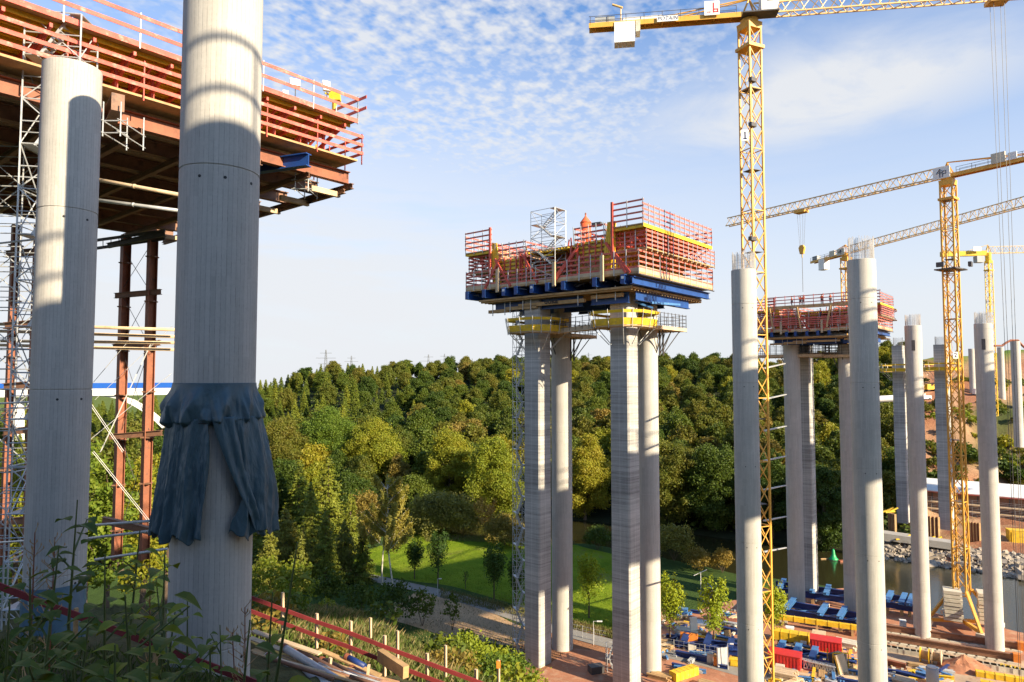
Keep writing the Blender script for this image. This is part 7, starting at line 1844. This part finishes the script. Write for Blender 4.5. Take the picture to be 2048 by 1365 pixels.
for i, (u, vb, vt_, w, Y) in enumerate(((720, 1205, 1160, 70, 112), (790, 1200, 1152, 90, 116), (845, 1200, 1172, 60, 118), (660, 1190, 1140, 80, 120), (590, 1185, 1120, 90, 112), (530, 1190, 1105, 90, 105), (905, 1196, 1178, 40, 116))):
    p = P(u, vb, Y); p.z = min(p.z, terrain(p.x, p.y)); h = P(u, vt_, Y).z-p.z; key = f'dk{i}'; tree_meshes(key, bush(970+i, h, w/2/F*Y, nl=14, per=45, size=.26), M['l_dark' if i not in (4, 5) else 'l_green'])
    put_tree('hedge_bush', key, p, 0, 1, ['dark bush left of the birch feet', 'dark bush right of the birch feet', 'low dark bush beside the street lamp', 'dark bush under the weeping conifer', 'green bush under the yellowish conifer', 'green bush right of the tarpaulin column', 'small dark bush at the bend of the path'][i], 'bush')

# ------------------------------------------------------------------ weeds close to the camera
def weed(u, v, Y, label, seed, leaf=.16, spread=.5, nl=9, lean=.0, m='l_weed', base=None, twig=False):
    rng = random.Random(seed); top = P(u, v, Y); bx_, by_ = top.x-lean, Y+rng.uniform(-.1, .1); bz = terrain(bx_, by_)-.05
    r = thing('weed', label, 'weed', (bx_, by_, bz)); b_ = Vector((bx_, by_, bz)); H = top.z-bz
    c1 = b_+Vector((lean*.2+rng.uniform(-.05, .05), 0, H*.4)); pts = [b_, c1, b_.lerp(top, .72)+Vector((rng.uniform(-.04, .04), 0, 0)), top]
    st = MB(); st.path(pts, [.014, .011, .008, .003], 6); st.build('stem', M['bark'] if twig else mat_stem, r)
    def pt(q):
        q *= 3; i = min(2, int(q)); return pts[i].lerp(pts[i+1], q-i)
    V = []
    def add_leaf(o, d, L, wd):
        d = d.normalized(); s = d.cross(Vector((0, 0, 1))).normalized(); n = s.cross(d); k = 5; mid = []; lf = []; rt = []
        for i in range(k+1):
            q = i/k; w = wd*math.sin(math.pi*min(1, q**.75))*(1-.25*q) if 0 < i < k else .001
            c = o+d*(L*q)-Vector((0, 0, L*.42*q*q)); mid.append(c); lf.append(c-s*w+n*w*.35); rt.append(c+s*w+n*w*.35)
        for i in range(k): V.append((mid[i], rt[i], rt[i+1], mid[i+1])); V.append((mid[i], mid[i+1], lf[i+1], lf[i]))
    for i in range(nl):
        q = .25+.72*(i+.5)/nl; o = pt(q); sz = leaf*(1.15-.75*abs(q-.45))*rng.uniform(.75, 1.2); a = i*1.57+rng.uniform(-.4, .4)
        for k in (0, math.pi):
            d = Vector((math.cos(a+k), math.sin(a+k), rng.uniform(-.1, .5))); pe = d.normalized()*sz*.35; add_leaf(o+pe, d, sz, sz*.34)
    for i in range(int(spread*8)):
        q = rng.uniform(.35, .9); o = pt(q); a = rng.uniform(0, 6.28); l = rng.uniform(.15, .5)*spread; tip = o+Vector((math.cos(a)*l, math.sin(a)*l, l*.8)); MB().tube(o, tip, .006, 5, .003).build('twig', mat_stem, r)
        for k in range(3): add_leaf(o.lerp(tip, .5+.25*k), Vector((math.cos(a+k*2), math.sin(a+k*2), .2)), leaf*.7*rng.uniform(.7, 1.1), leaf*.24)
    V = np.array([[tuple(p) for p in q] for q in V]); me = leaf_mesh('leaves', V-np.array((bx_, by_, bz)), np.random.default_rng(seed).random(len(V)), [M[m]]); me.polygons.foreach_set('use_smooth', [True]*len(me.polygons))
    o = bpy.data.objects.new('leaves', me); SC.collection.objects.link(o); o.parent = r
    return r
mat_stem = mat('weed_stem', (.10, .14, .04), .7, .3, 6.0, c2=(.18, .1, .06), patch=(.5, .65))
WEED = [(155, 1000, 3.6, 'tallest weed, rising in front of the left column', .17, .5, 11, -.05), (118, 1092, 3.2, 'leafy weed left of the tallest one', .15, .4, 9, .05), (210, 1110, 3.4, 'weed with large leaves right of the tallest one', .18, .6, 9, -.1),
    (280, 1060, 4.0, 'tall weed in the gap between the two near columns', .16, .6, 11, .0), (330, 1100, 3.8, 'leafy weed against the left side of the tarpaulin column', .20, .7, 10, .1), (350, 1225, 3.1, 'weed with big heart leaves in front of the tarpaulin column', .2, .6, 8, .05),
    (60, 1135, 3.0, 'bushy weed at the left picture edge', .15, .6, 9, .0), (20, 1200, 2.8, 'low dark weed in the left corner', .15, .6, 8, .0), (250, 1190, 2.9, 'broad weed low between the near columns', .19, .7, 8, -.1), (180, 1225, 2.7, 'dark weed below the tallest one', .16, .7, 8, .0),
    (300, 1260, 2.6, 'low weed left of the big heart leaves', .17, .6, 7, .0), (100, 1250, 2.5, 'low weed near the bottom left', .16, .7, 8, .0), (420, 1290, 2.9, 'small weed before the column foot', .13, .5, 7, .05), (595, 1085, 3.3, 'thin arching weed right of the tarpaulin column', .14, .12, 5, .28), (545, 1185, 3.5, 'slender weed crossing the red fence', .14, .2, 5, .12),
    (500, 1240, 3.1, 'weed right of the column foot', .15, .4, 7, .0), (230, 1290, 2.4, 'dark weed at the bottom edge', .16, .7, 7, .0), (45, 1300, 2.3, 'dark weed in the bottom left corner', .16, .7, 7, .0), (375, 1190, 4.4, 'pale topped weed before the tarpaulin column', .15, .5, 9, .0), (440, 1250, 4.6, 'weed with reddish stem before the column foot', .12, .5, 8, .0)]
for i, (u, v, Y, lb, lf, sp, nl, ln) in enumerate(WEED): weed(u, v, Y, lb, 40+i, lf*.86, sp, nl, ln, m='l_bush' if i % 5 == 3 else 'l_weed')
# dry seed stalks
def stalk(u, v, Y, label, seed):
    rng = random.Random(seed); top = P(u, v, Y); b_ = Vector((top.x+rng.uniform(-.1, .1), Y, terrain(top.x, Y)-.05)); r = thing('dry_stalk', label, 'dry stalk', b_); MB().path([b_, b_.lerp(top, .5)+Vector((.03, 0, 0)), top], [.007, .005, .003], 5).build('stem', M['rust'], r)
    hd = MB()
    for k in range(46):
        q = rng.uniform(.55, 1); o = b_.lerp(top, q); a = rng.uniform(0, 6.28); l = rng.uniform(.04, .22)*(1.25-q); t_ = o+Vector((math.cos(a)*l, math.sin(a)*l, l*.9)); hd.tube(o, t_, .0022, 3); hd.tube(t_, t_+Vector((0, 0, .016)), .004, 4, .001)
    hd.build('seed_head', M['timber'], r)
for i, (u, v, Y, lb) in enumerate(((70, 1065, 3.8, 'dry seed stalk before the left column, nearest its left edge'), (110, 1075, 4.2, 'dry seed stalk before the left column, in the middle'), (490, 1215, 4.2, 'dry branching seed stalk at the right side of the column foot'), (465, 1265, 4.0, 'short dry seed stalk before the column foot'), (300, 1130, 4.6, 'dry seed stalk between the near columns'))): stalk(u, v, Y, lb, 90+i)
